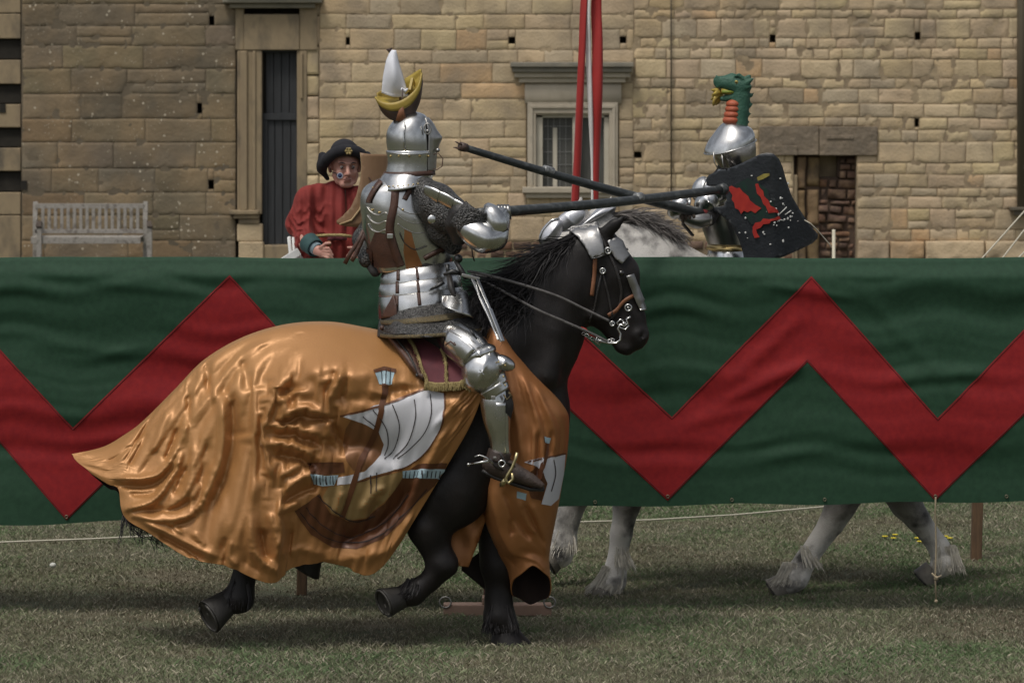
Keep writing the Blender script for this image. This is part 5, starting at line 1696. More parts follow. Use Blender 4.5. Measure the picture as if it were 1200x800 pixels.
for i in range(4):
    a = W(584 + i * 3.6, 240, D0 - .235 + i * .008)
    mb = MB(); pts = [a + Vector((.002 * k, -.028 * math.sin(k * .55 + .3), -.030 * k * .35 - .004)) for k in range(7)]
    mb.tube(pts, [.010, .011, .0105, .010, .0095, .009, .008], 8); mb.build('finger', M_steel2, g)
mb = MB(); mb.tube([W(582, 252, D0 - .23), W(590, 254, D0 - .235), W(597, 250, D0 - .225)], [.012, .011, .009], 8); mb.build('thumb', M_steel2, g)
mb = MB(); mb.tube([W(x, y, D0 - .22) for x, y in ((556, 286), (553, 292), (554, 300), (556, 306))], .004, 6); mb.build('lace', M_bleather, kn)

# fauld: hoops below the waist, split by leather straps
fd = None
for j, (a, b) in enumerate(((E(490, 312, 0, 41, .130, 6), E(492, 327, 0, 46, .155, 6)), (E(492, 325, 0, 45, .150, 6), E(492.5, 341, 0, 48.5, .175, 6)), (E(492.5, 339, 0, 47.5, .172, 6), E(495, 364, 0, 51, .20, 9)))):
    mid = tuple((a[i] + b[i]) / 2 for i in range(3))
    o = loft('fauld' if j == 0 else 'fauld_lame', [a, (mid[0], mid[1] * 1.03, mid[2] * 1.03), b], M_steel, fd or kn, n=56, k=5, cap=False, thick=.005)
    fd = fd or o
    FVV = bvh_of(o)
    for pts in ([(467 - j, 314 + j * 13), (467 - j, 329 + j * 15)], [(488 + j, 314 + j * 13), (490 + j, 328 + j * 15)]):
        strap('fauld_strap', pts, 3.2 if j < 2 else 4, FVV, M_leather, o, off=.006, thick=.004)
    mb = MB()
    rim = [b[0] + b[1] * math.cos(a_) + b[2] * math.sin(a_) for a_ in np.linspace(0, 2 * PI, 49)]
    mb.tube(rim, .0035, 6, caps=False); mb.build('rim', M_steel2, o)
patch('leather_tab', [(458, 355), (463, 345), (466, 358), (467, 376), (449, 376), (450, 368)], FVV, M_leather, kn, step=2.5, off=.012, thick=.004)
ms = loft('mail_skirt', [E(499, 355, 0, 50, .20, 8), E(501, 366, -.01, 55, .235, 6), E(505, 377, -.04, 60, .28, 4), E(507, 387, -.06, 62, .31, 4)], M_mail, kn, n=72, k=4, cap=False, thick=.006,
          disp=lambda V, t, th: V + np.stack([.012 * np.sin(7 * th) * t, .016 * np.sin(9 * th + 1) * t, .010 * np.sin(5 * th) * t], -1))
loft('skirt_hem', [E(502, 367, -.02, 57, .250, 7), E(504, 373, -.03, 59, .272, 6)], M_mailg, ms, n=72, k=2, cap=False, thick=.006)
loft('skirt_hem', [E(507, 385.5, -.06, 62.3, .314, 4), E(507, 389.5, -.06, 62.8, .318, 4)], M_mailg, ms, n=72, k=2, cap=False, thick=.007)
loft('tasset', [(W(532, 343, D0 - .19), Vector((.055, .02, .012)), Vector((.01, -.05, 0))), (W(535, 354, D0 - .22), Vector((.07, .03, .0)), Vector((.01, -.06, 0))), (W(538, 366, D0 - .25), Vector((.072, .03, -.03)), Vector((.01, -.06, 0)))], M_steel, fd, n=20, k=4, t0=0, t1=PI, wrap=False, thick=.005, cap=False)

# leg harness
cu = limb('cuisse', [(521, 391, -.24, 13), (536, 399, -.31, 21), (552, 412, -.37, 22.5), (562, 424, -.40, 20)], M_steel, kn, ridge=.06)
limb('cuisse_plate', [(535, 396, -.31, 21.8), (549, 405, -.36, 24), (562, 418, -.40, 22)], M_steel, cu, n=24, t0=-.2, t1=2.1, wrap=False, thick=.004, cap=False)
mb = MB()
for k in range(2): mb.tube([W(551 + k * 3, 386 + k * 5, D0 - .45), W(556 + k * 3, 393 + k * 4, D0 - .46)], .005, 6)
mb.build('buckle', M_steeldk, cu)
mb = MB(); mb.tube([W(x, y, D0 - .44) for x, y in ((522, 404), (528, 400), (533, 404), (541, 402), (543, 410))], .0045, 6); mb.build('lace', M_leather, cu)
# knee cop: a rounded bowl with a fan-shaped wing
def bowl(name, c, rx, rz, dy, m, parent, tilt=0.0, n=28):
    V, f = [], []
    for i in range(9):
        ph = i / 8 * PI / 2
        for k in range(n):
            a = 2 * PI * k / n
            x, z = math.cos(a) * math.sin(ph) * rx, math.sin(a) * math.sin(ph) * rz
            y = -dy * math.cos(ph) - .010 * math.exp(-(x / .012) ** 2) * math.cos(ph)
            V.append(c + Vector((x * math.cos(tilt) - z * math.sin(tilt), y, x * math.sin(tilt) + z * math.cos(tilt))))
    return mo(name, V, grid_faces(9, n, wrap=True), m, parent, thick=.005)
pk = bowl('poleyn', W(565, 434, D0 - .41), .096, .112, .10, M_steel, kn, R(-20))
bowl('poleyn_wing', W(590, 425, D0 - .42), .058, .034, .035, M_steel, pk, R(-25))
bowl('poleyn_lame', W(562, 414, D0 - .41), .082, .040, .075, M_steel, pk, R(20))
limb('poleyn_lame', [(574, 444, -.40, 20), (581, 455, -.40, 17)], M_steel, pk, n=28, ry=.9)
limb('poleyn_lame', [(577, 452, -.40, 19), (583, 462, -.40, 17)], M_steel, pk, n=28, ry=.9)
mb = MB(); mb.tube([W(x, y, D0 - .46) for x, y in ((590, 462), (594, 468), (598, 464), (596, 459), (600, 466))], .005, 6); mb.build('lace', M_mailg, kn)
for px, py in ((584, 424), (592, 428), (590, 441), (592, 451)):
    mb = MB(); mb.ball(W(px, py, D0 - .475), .005, 6, 4); mb.build('rivet', M_brassy, pk)
gr = limb('greave', [(579, 456, -.38, 15), (580, 470, -.385, 17), (582, 492, -.385, 16), (585, 515, -.38, 12.5), (587, 532, -.375, 12)], M_steel, kn, ridge=.07)
limb('greave_plate', [(584, 470, -.385, 17.3), (584, 492, -.385, 16.3), (586, 515, -.38, 12.9), (587, 530, -.375, 12.6)], M_steel, gr, n=24, t0=-.5, t1=.9, wrap=False, thick=.004, cap=False)
mb = MB(); mb.box(W(578, 466, D0 - .462), (.022, .01, .016)); mb.box(W(580, 536, D0 - .43), (.016, .008, .012)); mb.build('greave_buckle', M_steel2, gr, smooth=False, bevel=.002)
# boot, stirrup, spur
M_boot = mat('dark_boot_leather', (0.035, 0.024, 0.020), (0.055, 0.038, 0.030), scale=16, rough=.5, bump=.4, bscale=60)
bt = limb('boot', [(566, 541, -.37, 6), (577, 543, -.375, 13), (592, 549, -.38, 12.5), (608, 556, -.39, 10), (624, 563, -.40, 7), (637, 570, -.405, 3)], M_boot, kn, ry=.85)
limb('boot_shaft', [(586, 528, -.375, 13.5), (583, 540, -.375, 14)], M_boot, bt)
mb = MB(); mb.tube([W(x, y, D0 - .38) for x, y in ((565, 551), (580, 559), (600, 566), (622, 573), (638, 573))], .011, 8, flat=1.5); mb.build('sole', M_bleather, bt)
for pts in (((574, 537), (580, 546), (592, 552)), ((586, 531), (592, 541), (603, 546))):
    mb = MB(); mb.tube([W(x, y, D0 - .455 + .02 * i) for i, (x, y) in enumerate(pts)], .006, 6); mb.build('boot_strap', M_bleather, bt)
mb = MB(); c = W(588, 543, D0 - .452); mb.tube([c + Vector((math.cos(a) * .016, 0, math.sin(a) * .016)) for a in np.linspace(0, 2 * PI, 11)], .004, 6, caps=False); mb.build('boot_buckle', M_steel, bt)
mb = MB(); mb.tube([W(573, 540, D0 - .44), W(560, 542, D0 - .42), W(549, 544, D0 - .40)], [.007, .006, .004], 8)
mb.tube([W(x, y, D0 - .45) for x, y in ((556, 535), (562, 533), (570, 536), (578, 543))], .004, 6)
mb.ball(W(549, 544, D0 - .40), .009, 8, 5); mb.build('spur', M_steel, bt)
M_brs = mat('brass_stirrup', (0.55, 0.47, 0.26), (0.42, 0.35, 0.18), scale=20, rough=.35, metal=.9)
mb = MB(); mb.tube([W(x, y, D0 - .47) for x, y in ((606, 530), (604, 538), (600, 548), (595, 556), (592, 562), (596, 566), (601, 561), (600, 554))], .0075, 8, flat=1.0)
mb.tube([W(592, 563, D0 - .46), W(588, 567, D0 - .38), W(589, 567, D0 - .30)], .012, 8, flat=1.4); mb.build('stirrup', M_brs, bt)
# left leg shows no part of its own on this side
# ---- crest: a small ship with a white sail
M_shipg = mat('gilded_crest', (0.42, 0.31, 0.055), (0.33, 0.23, 0.05), scale=14, rough=.5)
M_shipb = mat('crest_hull_brown', (0.10, 0.06, 0.045), (0.06, 0.04, 0.035), scale=14, rough=.5, metal=.1)
M_sail = mat('white_sailcloth', (0.74, 0.75, 0.80), (0.68, 0.69, 0.74), scale=8, rough=.8)
NG = crom(np.array([(440, 114), (445, 119), (455, 122), (468, 120), (480, 113), (490, 101), (494, 86)], float), np.linspace(0, 1, 40))
FG = crom(np.array([(442, 109), (448, 106), (457, 105), (465, 104), (473, 94), (483, 87), (493, 81)], float), np.linspace(0, 1, 40))
KG = crom(np.array([(443, 121), (449, 133), (459, 141), (471, 143), (484, 136), (492, 119), (495, 98)], float), np.linspace(0, 1, 40))
hwd = np.interp(np.linspace(0, 1, 40), (0, .15, .5, .85, 1), (.030, .055, .072, .045, .010))
def hullrows(us, out):
    V = []
    for i in range(40):
        for u in us:                     # u -1 near gunwale, 0 keel, 1 far gunwale
            g = NG[i] if u < 0 else FG[i]
            k = 1 - abs(u) ** 1.0
            x, y = g + (KG[i] - g) * k
            V.append(W(x, y, D0 + np.sign(u) * (hwd[i] * math.sqrt(max(0, 1 - k * k)) + out)))
    return V
us = [-.62, -.45, -.3, -.15, -.05, .05, .2, .4, .6]
cr = mo('crest', hullrows(us, .0), grid_faces(40, len(us)), M_shipb, kn, thick=.006)
us = [-1.06, -.9, -.75, -.6]
mo('gunwale', hullrows(us, .004), grid_faces(40, 4), M_shipg, cr, thick=.009)
us = [.55, .7, .85, 1.0]
mo('gunwale', hullrows(us, .0), grid_faces(40, 4), M_shipg, cr, thick=.009)
V = []
for i in range(40):
    for u in (-.7, .7):
        g = NG[i] if u < 0 else FG[i]; x, y = g + (KG[i] - g) * .28
        V.append(W(x, y, D0 + u * hwd[i]))
mo('deck', V, grid_faces(40, 2), M_shipg, cr, smooth=False)
mb = MB(); mb.bar(W(482, 110, D0 - .02), W(485, 96, D0 + .02), .012, .07); mb.bar(W(474, 108, D0), W(486, 102, D0), .05, .02); mb.build('forecastle', M_shipg, cr, smooth=False)
mb = MB(); mb.tube([W(470, 118, D0), W(461, 75, D0), W(457, 60, D0)], [.008, .006, .005], 8); mb.tube([W(457.5, 62, D0), W(456, 57, D0)], [.006, .017], 10); mb.tube([W(470, 132, D0 - .07), W(472, 104, D0 - .06)], .0035, 6)
mb.build('mast', M_shipb, cr)
V = []
n1, n2 = 24, 14
for i in range(n1):
    t = i / (n1 - 1)
    L_, R_ = np.interp(t, (0, .08, .25, .6, 1), (459, 456, 452.5, 449, 447)), np.interp(t, (0, .08, .25, .6, 1), (464, 465, 467, 473, 479))
    y_ = 59 + 54 * t
    for j in range(n2):
        u = j / (n2 - 1)
        V.append(W(L_ + (R_ - L_) * u, y_ - 4 * (1 - u) * t + 3 * math.sin(PI * u) * t, D0 - .01 - .05 * math.sin(PI * u) * math.sin(PI * min(1, t * 1.0 + .05)) - .006 * math.sin(u * 9 + t * 4) * t))
mo('sail', V, grid_faces(n1, n2), M_sail, cr, thick=.003)
mb = MB(); mb.tube([W(470, 104, D0 - .055), W(475, 107, D0 - .05), W(478, 104, D0 - .045)], [.007, .01, .004], 8); mb.build('sail_knot', M_sail, cr)
mb = MB(); v_, f_ = [(463, 142), (470, 122), (478, 140), (470, 144)], None
mb.tube([W(471, 121, D0 - .072), W(470, 142, D0 - .075)], [.004, .028], 8, flat=.3); mb.build('pennant_block', M_tan, cr)

# ---- sword at the hip
sw = thing('sword', 'slender steel sword in a frame hanging at the near rider\'s right hip', 'sword', W(550, 330, D0 - .25))
mb = MB(); mb.bar(W(552, 323, D0 - .24), W(585, 398, D0 - .46), .016, .010); mb.bar(W(559, 326, D0 - .25), W(574, 362, D0 - .40), .014, .010); mb.bar(W(574, 362, D0 - .40), W(589, 400, D0 - .47), .022, .014)
mb.build('blade', M_steel, sw, smooth=False, bevel=.003)
mb = MB(); mb.bar(W(541, 322, D0 - .25), W(562, 327, D0 - .25), .016, .014, up=(0, 1, 0)); mb.build('crossguard', M_steel2, sw, smooth=False, bevel=.003)
mb = MB(); mb.tube([W(546, 326, D0 - .24), W(538, 312, D0 - .2), W(534, 306, D0 - .18)], [.012, .012, .010], 8); mb.build('grip', M_bleather, sw)
mb = MB(); mb.ball(W(537, 303, D0 - .18), .022, 12, 8); mb.build('pommel', M_steeldk, sw)
dg = thing('dagger', 'short dark dagger with a pointed sheath hanging at the near rider\'s waist', 'dagger', W(525, 325, D0 - .22))
mb = MB(); mb.tube([W(526, 322, D0 - .20), W(529, 338, D0 - .24), W(536, 356, D0 - .26)], [.014, .017, .004], 8); mb.build('sheath', M_bleather, dg)
mb = MB(); mb.tube([W(520, 322, D0 - .20), W(530, 318, D0 - .21), W(541, 321, D0 - .20)], [.008, .014, .008], 8); mb.tube([W(520, 330, D0 - .21), W(511, 336, D0 - .21), W(504, 339, D0 - .2)], [.012, .009, .003], 8); mb.tube([W(525, 320, D0 - .2), W(524, 310, D0 - .19)], [.009, .012], 8)
mb.build('hilt', M_steeldk, dg)
# ---- his shield, seen from behind
M_wood = mat('varnished_shield_back', (0.20, 0.115, 0.060), (0.27, 0.165, 0.09), scale=5, rough=.55, stretch=(1, 1, .5), bump=.2)
M_woodl = mat('raw_shield_edge', (0.42, 0.30, 0.16), (0.34, 0.23, 0.12), scale=9, rough=.6)
def shield(name, poly, dfun, m_face, m_rim, parent, thick, step=5):
    v, f = tri_poly(poly, step)
    V = [W(x, y, dfun(x, y)) for x, y in v]
    o = mo(name, V, f, [m_face, m_rim], parent)
    md = o.modifiers.new('Solidify', 'SOLIDIFY'); md.thickness = thick; md.offset = 0; md.material_offset_rim = 1
    return o
shd = thing('shield', 'brown wooden jousting shield seen from behind on the near rider\'s left arm', 'shield', W(440, 262, D0 + .2))
sf = lambda x, y: D0 + .16 + .0016 * (x - 395) + .00004 * (x - 435) ** 2
shield('board', [(422, 179), (432, 180.5), (448, 181), (470, 183), (480, 200), (480, 240), (470, 262), (440, 266), (420, 266.5), (405, 265), (395.5, 262), (395, 258.5), (402, 253), (411, 243), (418, 228), (422, 212), (423.5, 196)], sf, M_wood, M_woodl, shd, .018)
mb = MB(); mb.tube([W(x, y, sf(x, y) - .016) for x, y in ((425, 236), (422, 245), (412, 258), (398, 263))], .006, 6)
mb.build('edge_binding', M_woodl, shd)
mb = MB(); mb.bar(W(432, 208, D0 + .19), W(450, 232, D0 + .19), .03, .006); mb.build('arm_strap', M_leather, shd, smooth=False)
# ---- his lance
M_lance = mat('charcoal_lance', (0.045, 0.050, 0.052), (0.085, 0.092, 0.092), (0.032, 0.036, 0.037), scale=9, stretch=(.5, 3, 3), rough=0.42, rvar=.12, bump=.25, bscale=60, bdist=.003)
M_tape = mat('duct_tape', (0.32, 0.33, 0.33), (0.10, 0.10, 0.10), scale=60, rough=.35, metal=.3, bump=.5, bscale=80)
def lance(label, A, B, r0, r1, bands, tip, base):
    t = thing('lance', label, 'lance', A)
    mb = MB(); N = 24
    pts = [A + (B - A) * (i / N) + Vector((0, 0, -.012 * math.sin(PI * i / N))) for i in range(N + 1)]
    mb.tube(pts, [r0 + (r1 - r0) * i / N for i in range(N + 1)], 14); mb.build('shaft', M_lance, t)
    d = (B - A).normalized()
    for b, L_ in bands:
        c = A + (B - A) * b; r = r0 + (r1 - r0) * b
        mb = MB(); mb.tube([c - d * L_ / 2, c - d * L_ * .4, c + d * L_ * .4, c + d * L_ / 2], [r * 1.06, r * 1.14, r * 1.12, r * 1.05], 14); mb.build('taped_joint', M_tape, t)
    mb = MB()
    if tip == 'coronel':
        mb.tube([B - d * .03, B + d * .01], [r1 * 1.2, r1 * 1.3], 12)
        up = Vector((0, 0, 1)) - d * d.z; up.normalize(); sd = d.cross(up)
        for k in range(4):
            a = k * PI / 2 + .6
            q = up * math.cos(a) + sd * math.sin(a)
            mb.tube([B + q * r1 * .8, B + d * .022 + q * r1 * 1.0, B + d * .038 + q * r1 * 1.2], [.006, .005, .002], 6)
        mb.build('coronel', M_shipb, t)
    else:
        mb.tube([B - d * .02, B + d * .015, B + d * .03], [r1 * 1.3, r1 * 1.5, r1 * 1.2], 12); mb.build('blunt_tip', M_lance, t)
    return t
lance('thick dark lance held by the near rider, its tip against the black shield', W(560, 250, D0 - .20), W(846, 222, 19.35), .0265, .0225, ((.44 + .20, .045),), 'blunt', None)
# ================================================================== the far, grey horse
D1 = 19.85
PX1 = F / D1
M_grey = mat('dapple_grey_coat', (0.60, 0.575, 0.54), (0.46, 0.44, 0.41), scale=7, rough=0.7, bump=.5, bscale=140, attr='tint', wear=((0.07, 0.066, 0.064), 7, 0.50, 0.68), sheen=.1)
M_feather = mat('pale_feather', (0.64, 0.60, 0.52), (0.46, 0.43, 0.37), scale=30, rough=.8)
M_gmane = mat('grey_mane', (0.20, 0.18, 0.165), (0.10, 0.09, 0.085), scale=30, rough=.6)
gh = thing('horse', 'dapple grey horse with white feathered legs galloping left on the far side of the barrier', 'horse', (W(880, 0, D1).x, D1, 0))
g_ = []
g_ += chain((702, 266, 0, 22), (650, 306, 0, 23), (602, 356, 0, 16), (590, 370, 0, 16), ys=.7, k=.02)
g_ += chain((690, 312, 0, 32), (672, 326, 0, 26), ys=.6, k=.025)
g_ += chain((706, 286, 0, 36), (748, 322, 0, 58), (826, 384, 0, 78), ys=.6, k=.05)
g_ += chain((826, 396, 0, 78), (930, 408, 0, 74), (1000, 404, 0, 72), (1055, 400, 0, 66), ys=.8, k=.06)
g_ += chain((1050, 430, -.12, 54), (1022, 520, -.15, 33), (984, 594, -.15, 17), (975, 612, -.15, 14), (945, 655, -.15, 12), (932, 676, -.15, 15), (924, 682, -.15, 14))
g_ += chain((1050, 430, .12, 52), (1028, 530, .15, 31), (1062, 590, .15, 18), (1074, 606, .15, 14), (1100, 640, .15, 12), (1108, 658, .15, 14), (1100, 666, .15, 12))
g_ += chain((826, 440, -.14, 46), (752, 530, -.15, 25), (735, 588, -.15, 16), (728, 625, -.15, 12), (722, 665, -.15, 12), (718, 680, -.15, 15), (712, 686, -.15, 14))
g_ += chain((830, 440, .12, 46), (720, 525, .15, 25), (678, 572, .15, 19), (666, 606, .15, 13.5), (660, 636, .15, 15), (656, 650, .15, 16))
for o in (-.045, .05): g_ += chain((684 if o < 0 else 710, 256, o, 9), (680 if o < 0 else 714, 244, o * 1.2, 8), (681 if o < 0 else 716, 231, o * 1.4, 2), ys=.6, k=.012)
V, Q = sdf_mesh(prims(g_, D1, PX1), .0135, k=.03)
V = relax(V, Q, 2)
# colour: darker knees and hocks, white shanks
zt = V[:, 2]
wh = sstep(.50, .12, zt)
mid = np.exp(-((zt - .56) / .17) ** 2)
tn = np.clip(1.0 - .82 * mid + .35 * wh, 0, 1.35)[:, None] * np.ones((1, 3))
gb = mo('body', V, Q, M_grey, gh, colors=tn)
GB = bvh_of(gb)
M_ghoof = mat('pale_hoof', (0.20, 0.18, 0.15), (0.12, 0.11, 0.095), scale=20, rough=.6)
hoof(gh, W(704, 690, D1 - .17), (-.30, 0, -1), r0=.064, r1=.080, L=.055, m=M_ghoof, sole=False)
hoof(gh, W(917, 684, D1 - .15), (-.75, 0, -.55), r0=.058, r1=.072, L=.06, m=M_ghoof)
hoof(gh, W(1092, 668, D1 + .15), (-.7, 0, -.7), r0=.056, r1=.07, L=.07, m=M_ghoof)
hoof(gh, W(655, 648, D1 + .15), (-.6, -.1, -.35), r0=.062, r1=.066, L=.07, m=M_ghoof)
rs = np.random.RandomState(8)
st = []
for (x, y, o, n, dx, dy, sp) in ((718, 672, -.15, 620, -12, 26, 15), (928, 668, -.15, 420, -8, 20, 13), (1110, 648, .15, 420, 2, 26, 14), (664, 630, .15, 160, -4, 22, 12), (728, 650, -.15, 120, 6, 22, 9), (945, 648, -.15, 120, 10, 20, 8)):
    for i in range(n):
        a = rs.uniform(-1, 1)
        st.append((W(x + a * sp * .8, y - rs.uniform(0, 10), D1 + o - rs.uniform(.0, .06)), W(x + a * sp * 1.2 + dx * .4, y + dy * .45, D1 + o - rs.uniform(.03, .08)), W(x + a * sp * 1.4 + dx, y + dy * rs.uniform(.6, 1), D1 + o - rs.uniform(.02, .09))))
hair('feather', st, M_feather, gh, wd=.008, seed=8, sway=.006)
st = []
for i in range(900):
    t = rs.rand()
    x, y = 712 + 62 * t, 250 + 24 * t ** 1.3
    L = rs.uniform(30, 62) * (1 - .35 * t)
    st.append((W(x, y + rs.uniform(0, 8), D1 + rs.uniform(-.04, .04)), W(x + L * .5, y - 8 + rs.uniform(0, 10), D1 + rs.uniform(-.10, .06)), W(x + L * 1.05, y + rs.uniform(0, 22) - 5 * (1 - t), D1 + rs.uniform(-.14, .1))))
hair('mane', st, M_gmane, gh, wd=.008, seed=9, sway=.016)
st = []
for i in range(700):
    t = rs.rand(); x, y = 735 + 60 * t, 258 + 44 * t ** 1.2
    st.append((W(x, y + 3, D1 + rs.uniform(-.02, .02)), W(x + 3, y - 3, D1), W(x + 7 + rs.uniform(-2, 3), y - rs.uniform(1, 7), D1 + rs.uniform(-.03, .03))))
hair('roached_mane', st, M_gmane, gh, wd=.006, seed=10, sway=.005)
st = [(W(1118, 372, D1), W(1150 + rs.uniform(0, 30), 380 + rs.uniform(-20, 20), D1), W(1170 + rs.uniform(0, 50), 450 + rs.uniform(-50, 60), D1 + rs.uniform(-.1, .1))) for i in range(500)]
hair('tail', st, M_gmane, gh, wd=.008, seed=12, sway=.03)
# face armour
M_whsteel = mat('bright_chamfron', (0.66, 0.66, 0.68), (0.54, 0.54, 0.56), scale=10, rough=.38, metal=.85, rvar=.08, bump=.12, bscale=25)
cf = loft('chamfron', [(W(705, 252, D1), Vector((.10, 0, .06)), Vector((0, .09, 0))), (W(684, 262, D1), Vector((.115, 0, .105)), Vector((0, .125, 0))), (W(658, 284, D1), Vector((.115, 0, .115)), Vector((0, .13, 0))),
                       (W(632, 312, D1), Vector((.095, 0, .085)), Vector((0, .105, 0))), (W(600, 350, D1), Vector((.07, 0, .06)), Vector((0, .08, 0)))], M_whsteel, gh, n=40, k=5, cap=False, thick=.005)
V = []
bowl('ear_guard', W(646, 272, D1 - .13), .048, .088, .05, M_whsteel, cf, R(-38))
bowl('ear_guard', W(668, 258, D1 - .12), .09, .05, .03, M_whsteel, cf, R(30))
mb = MB(); mb.tube([W(x, y, D1 - .16) for x, y in ((636, 288), (632, 282), (636, 270), (646, 258), (655, 256))], .006, 6); mb.build('rolled_edge', M_steel, cf)
M_pink = mat('pink_ear_skin', (0.32, 0.24, 0.22), rough=.7)

# ------------------------------------------------------------------ the far knight
fk = thing('person', 'far rider in dark steel and a dragon-crested helm, behind the barrier on the grey horse', 'person', (W(862, 0, D1).x, D1, 1.4))
bd = chain((872, 330, 0, 32), (862, 290, 0, 28), (852, 248, 0, 32), (852, 228, 0, 30), ys=.85, k=.05) + chain((854, 214, 0, 15), (858, 184, 0, 16)) + chain((860, 172, 0, 18), (860, 164, 0, 18))
bd += chain((846, 226, -.16, 13), (828, 254, -.22, 11), ) + chain((828, 254, -.22, 10), (808, 252, -.24, 8)) + chain((866, 226, .14, 13), (890, 255, .06, 11), (880, 270, -.1, 9))
bd += chain((872, 340, -.15, 26), (820, 400, -.36, 18), (834, 480, -.36, 12), (815, 500, -.36, 8)) + chain((872, 340, .15, 26), (820, 400, .36, 18), (834, 480, .36, 12), (815, 500, .36, 8))
V, Q = sdf_mesh(prims(bd, D1, PX1), .012, k=.03)
mo('body', relax(V, Q, 1), Q, M_dark, fk)
E1 = lambda *a, **k: E(*a, D=D1, **k)
M_steeld = mat('browned_steel', (0.46, 0.43, 0.40), (0.30, 0.28, 0.26), scale=9, rough=.22, metal=1, rvar=.1, bump=.12, bscale=24)
hl = loft('helmet', [E1(861, 144, 0, 1.5, .008), E1(861, 148, 0, 11, .05), E1(861, 156, 0, 20, .09), E1(860.5, 168, 0, 25, .118), E1(861, 182, 0, 25, .125), E1(863.5, 194, 0, 22, .115), E1(864, 203, 0, 19, .10)], M_steeld, fk, n=44, k=5)
def vis2(V, t, th):
    c = np.maximum(-np.cos(th), 0)
    V = V.copy(); V[..., 0] -= np.interp(t, (0, .55, .9, 1), (0, .008, .022, .016)) * c ** 3
    return V
loft('visor', [E1(860, 142, 0, 2, .012), E1(860.5, 146, 0, 13, .06, -1, 0), E1(860, 153, 0, 20.5, .098, 2, -2), E1(858.5, 162, 0, 25.5, .124, 5, -4), E1(857, 171, 0, 27.5, .131, 9, -5)], M_steel, hl, n=44, k=5, cap=False, disp=vis2, thick=.004)
mb = MB(); mb.tube([E1(856.5, 172, 0, 28.6, .134, 8, -4)[0] + Vector((E1(856.5, 172, 0, 29.6, .134, 8, -4)[1])) * math.cos(a) + E1(856.5, 172, 0, 29.2, .134, 8, -4)[2] * math.sin(a) - Vector((.008 * max(-math.cos(a), 0) ** 3, 0, 0)) for a in np.linspace(0, 2 * PI, 41)], .0038, 6, caps=False)
mb.build('visor_rim', M_steel, hl)
mb = MB(); mb.tube([W(x, y, D1 - .13) for x, y in ((836, 178), (837, 190), (842, 199))], .003, 5); mb.tube([W(x, y, D1 - .12) for x, y in ((846, 181), (847, 192), (850, 200))], .003, 5); mb.build('bevor_ridge', M_steel2, hl)
loft('gorget', [E1(861, 198, 0, 20, .11), E1(860, 206, 0, 24, .13), E1(858, 213, 0, 28, .15)], M_steel, fk, n=36, k=4, cap=False, thick=.005)
ck = loft('cuirass', [E1(857, 206, 0, 22, .10), E1(852, 218, 0, 30, .14), E1(848, 238, 0, 31, .165), E1(848, 262, 0, 27, .165), E1(852, 282, 0, 24, .15), E1(855, 294, 0, 22, .14)], M_steel2, fk, n=48, k=5)
loft('fauld', [E1(855, 288, 0, 21, .14), E1(855, 294, 0, 25, .165), E1(856, 304, 0, 28, .18), E1(858, 318, 0, 31, .2)], M_steel, fk, n=48, k=4, cap=False, thick=.005)
loft('fauld_lame', [E1(853, 286, 0, 24, .15), E1(854, 292, 0, 26, .17)], M_brassy, ck, n=48, k=2, cap=False, thick=.005)
bowl('pauldron', W(842, 224, D1 - .20), .11, .085, .07, M_steel, fk, R(30))
pz = bowl('pauldron_lame', W(830, 236, D1 - .22), .085, .06, .06, M_steel, fk, R(40))
bowl('pauldron_lame', W(822, 222, D1 - .18), .05, .07, .05, M_steel, fk, R(-20))
limb('sleeve', [(829, 240, -.22, 6), (825, 248, -.24, 7.5), (821, 256, -.22, 6)], mat('crimson_sleeve', (.22, .03, .025), (.15, .02, .02), rough=.8), fk, D=D1)
limb('vambrace', [(832, 256, -.24, 8), (818, 258, -.26, 10), (806, 254, -.26, 9), (797, 250, -.26, 7)], M_steel2, fk, D=D1)
gk = limb('gauntlet', [(806, 232, -.24, 5), (800, 238, -.28, 10), (792, 246, -.28, 10), (788, 252, -.26, 7)], M_steel, fk, D=D1)
M_glove = mat('brown_glove', (0.07, 0.05, 0.038), (0.10, 0.075, 0.055), scale=20, rough=.6)
limb('glove', [(818, 250, -.24, 8), (808, 252, -.26, 9), (798, 254, -.26, 7)], M_glove, gk, D=D1)
for i in range(4):
    a = W(797 + i * 4.6, 246, D1 - .27)
    mb = MB(); mb.tube([a + Vector((.003 * k, -.030 * math.sin(k * .5 + .3), -.012 * k)) for k in range(7)], [.011, .012, .0115, .011, .010, .0095, .008], 8); mb.build('finger', M_glove, gk)
mb = MB(); mb.tube([W(806, 242, D1 - .25), W(796, 240, D1 - .29), W(788, 243, D1 - .30)], [.013, .012, .010], 8); mb.build('thumb', M_glove, gk)
mb = MB(); mb.bar(W(800, 262, D1 - .2), W(812, 276, D1 - .18), .03, .01); mb.build('hanging_strap', M_bleather, gk, smooth=False)
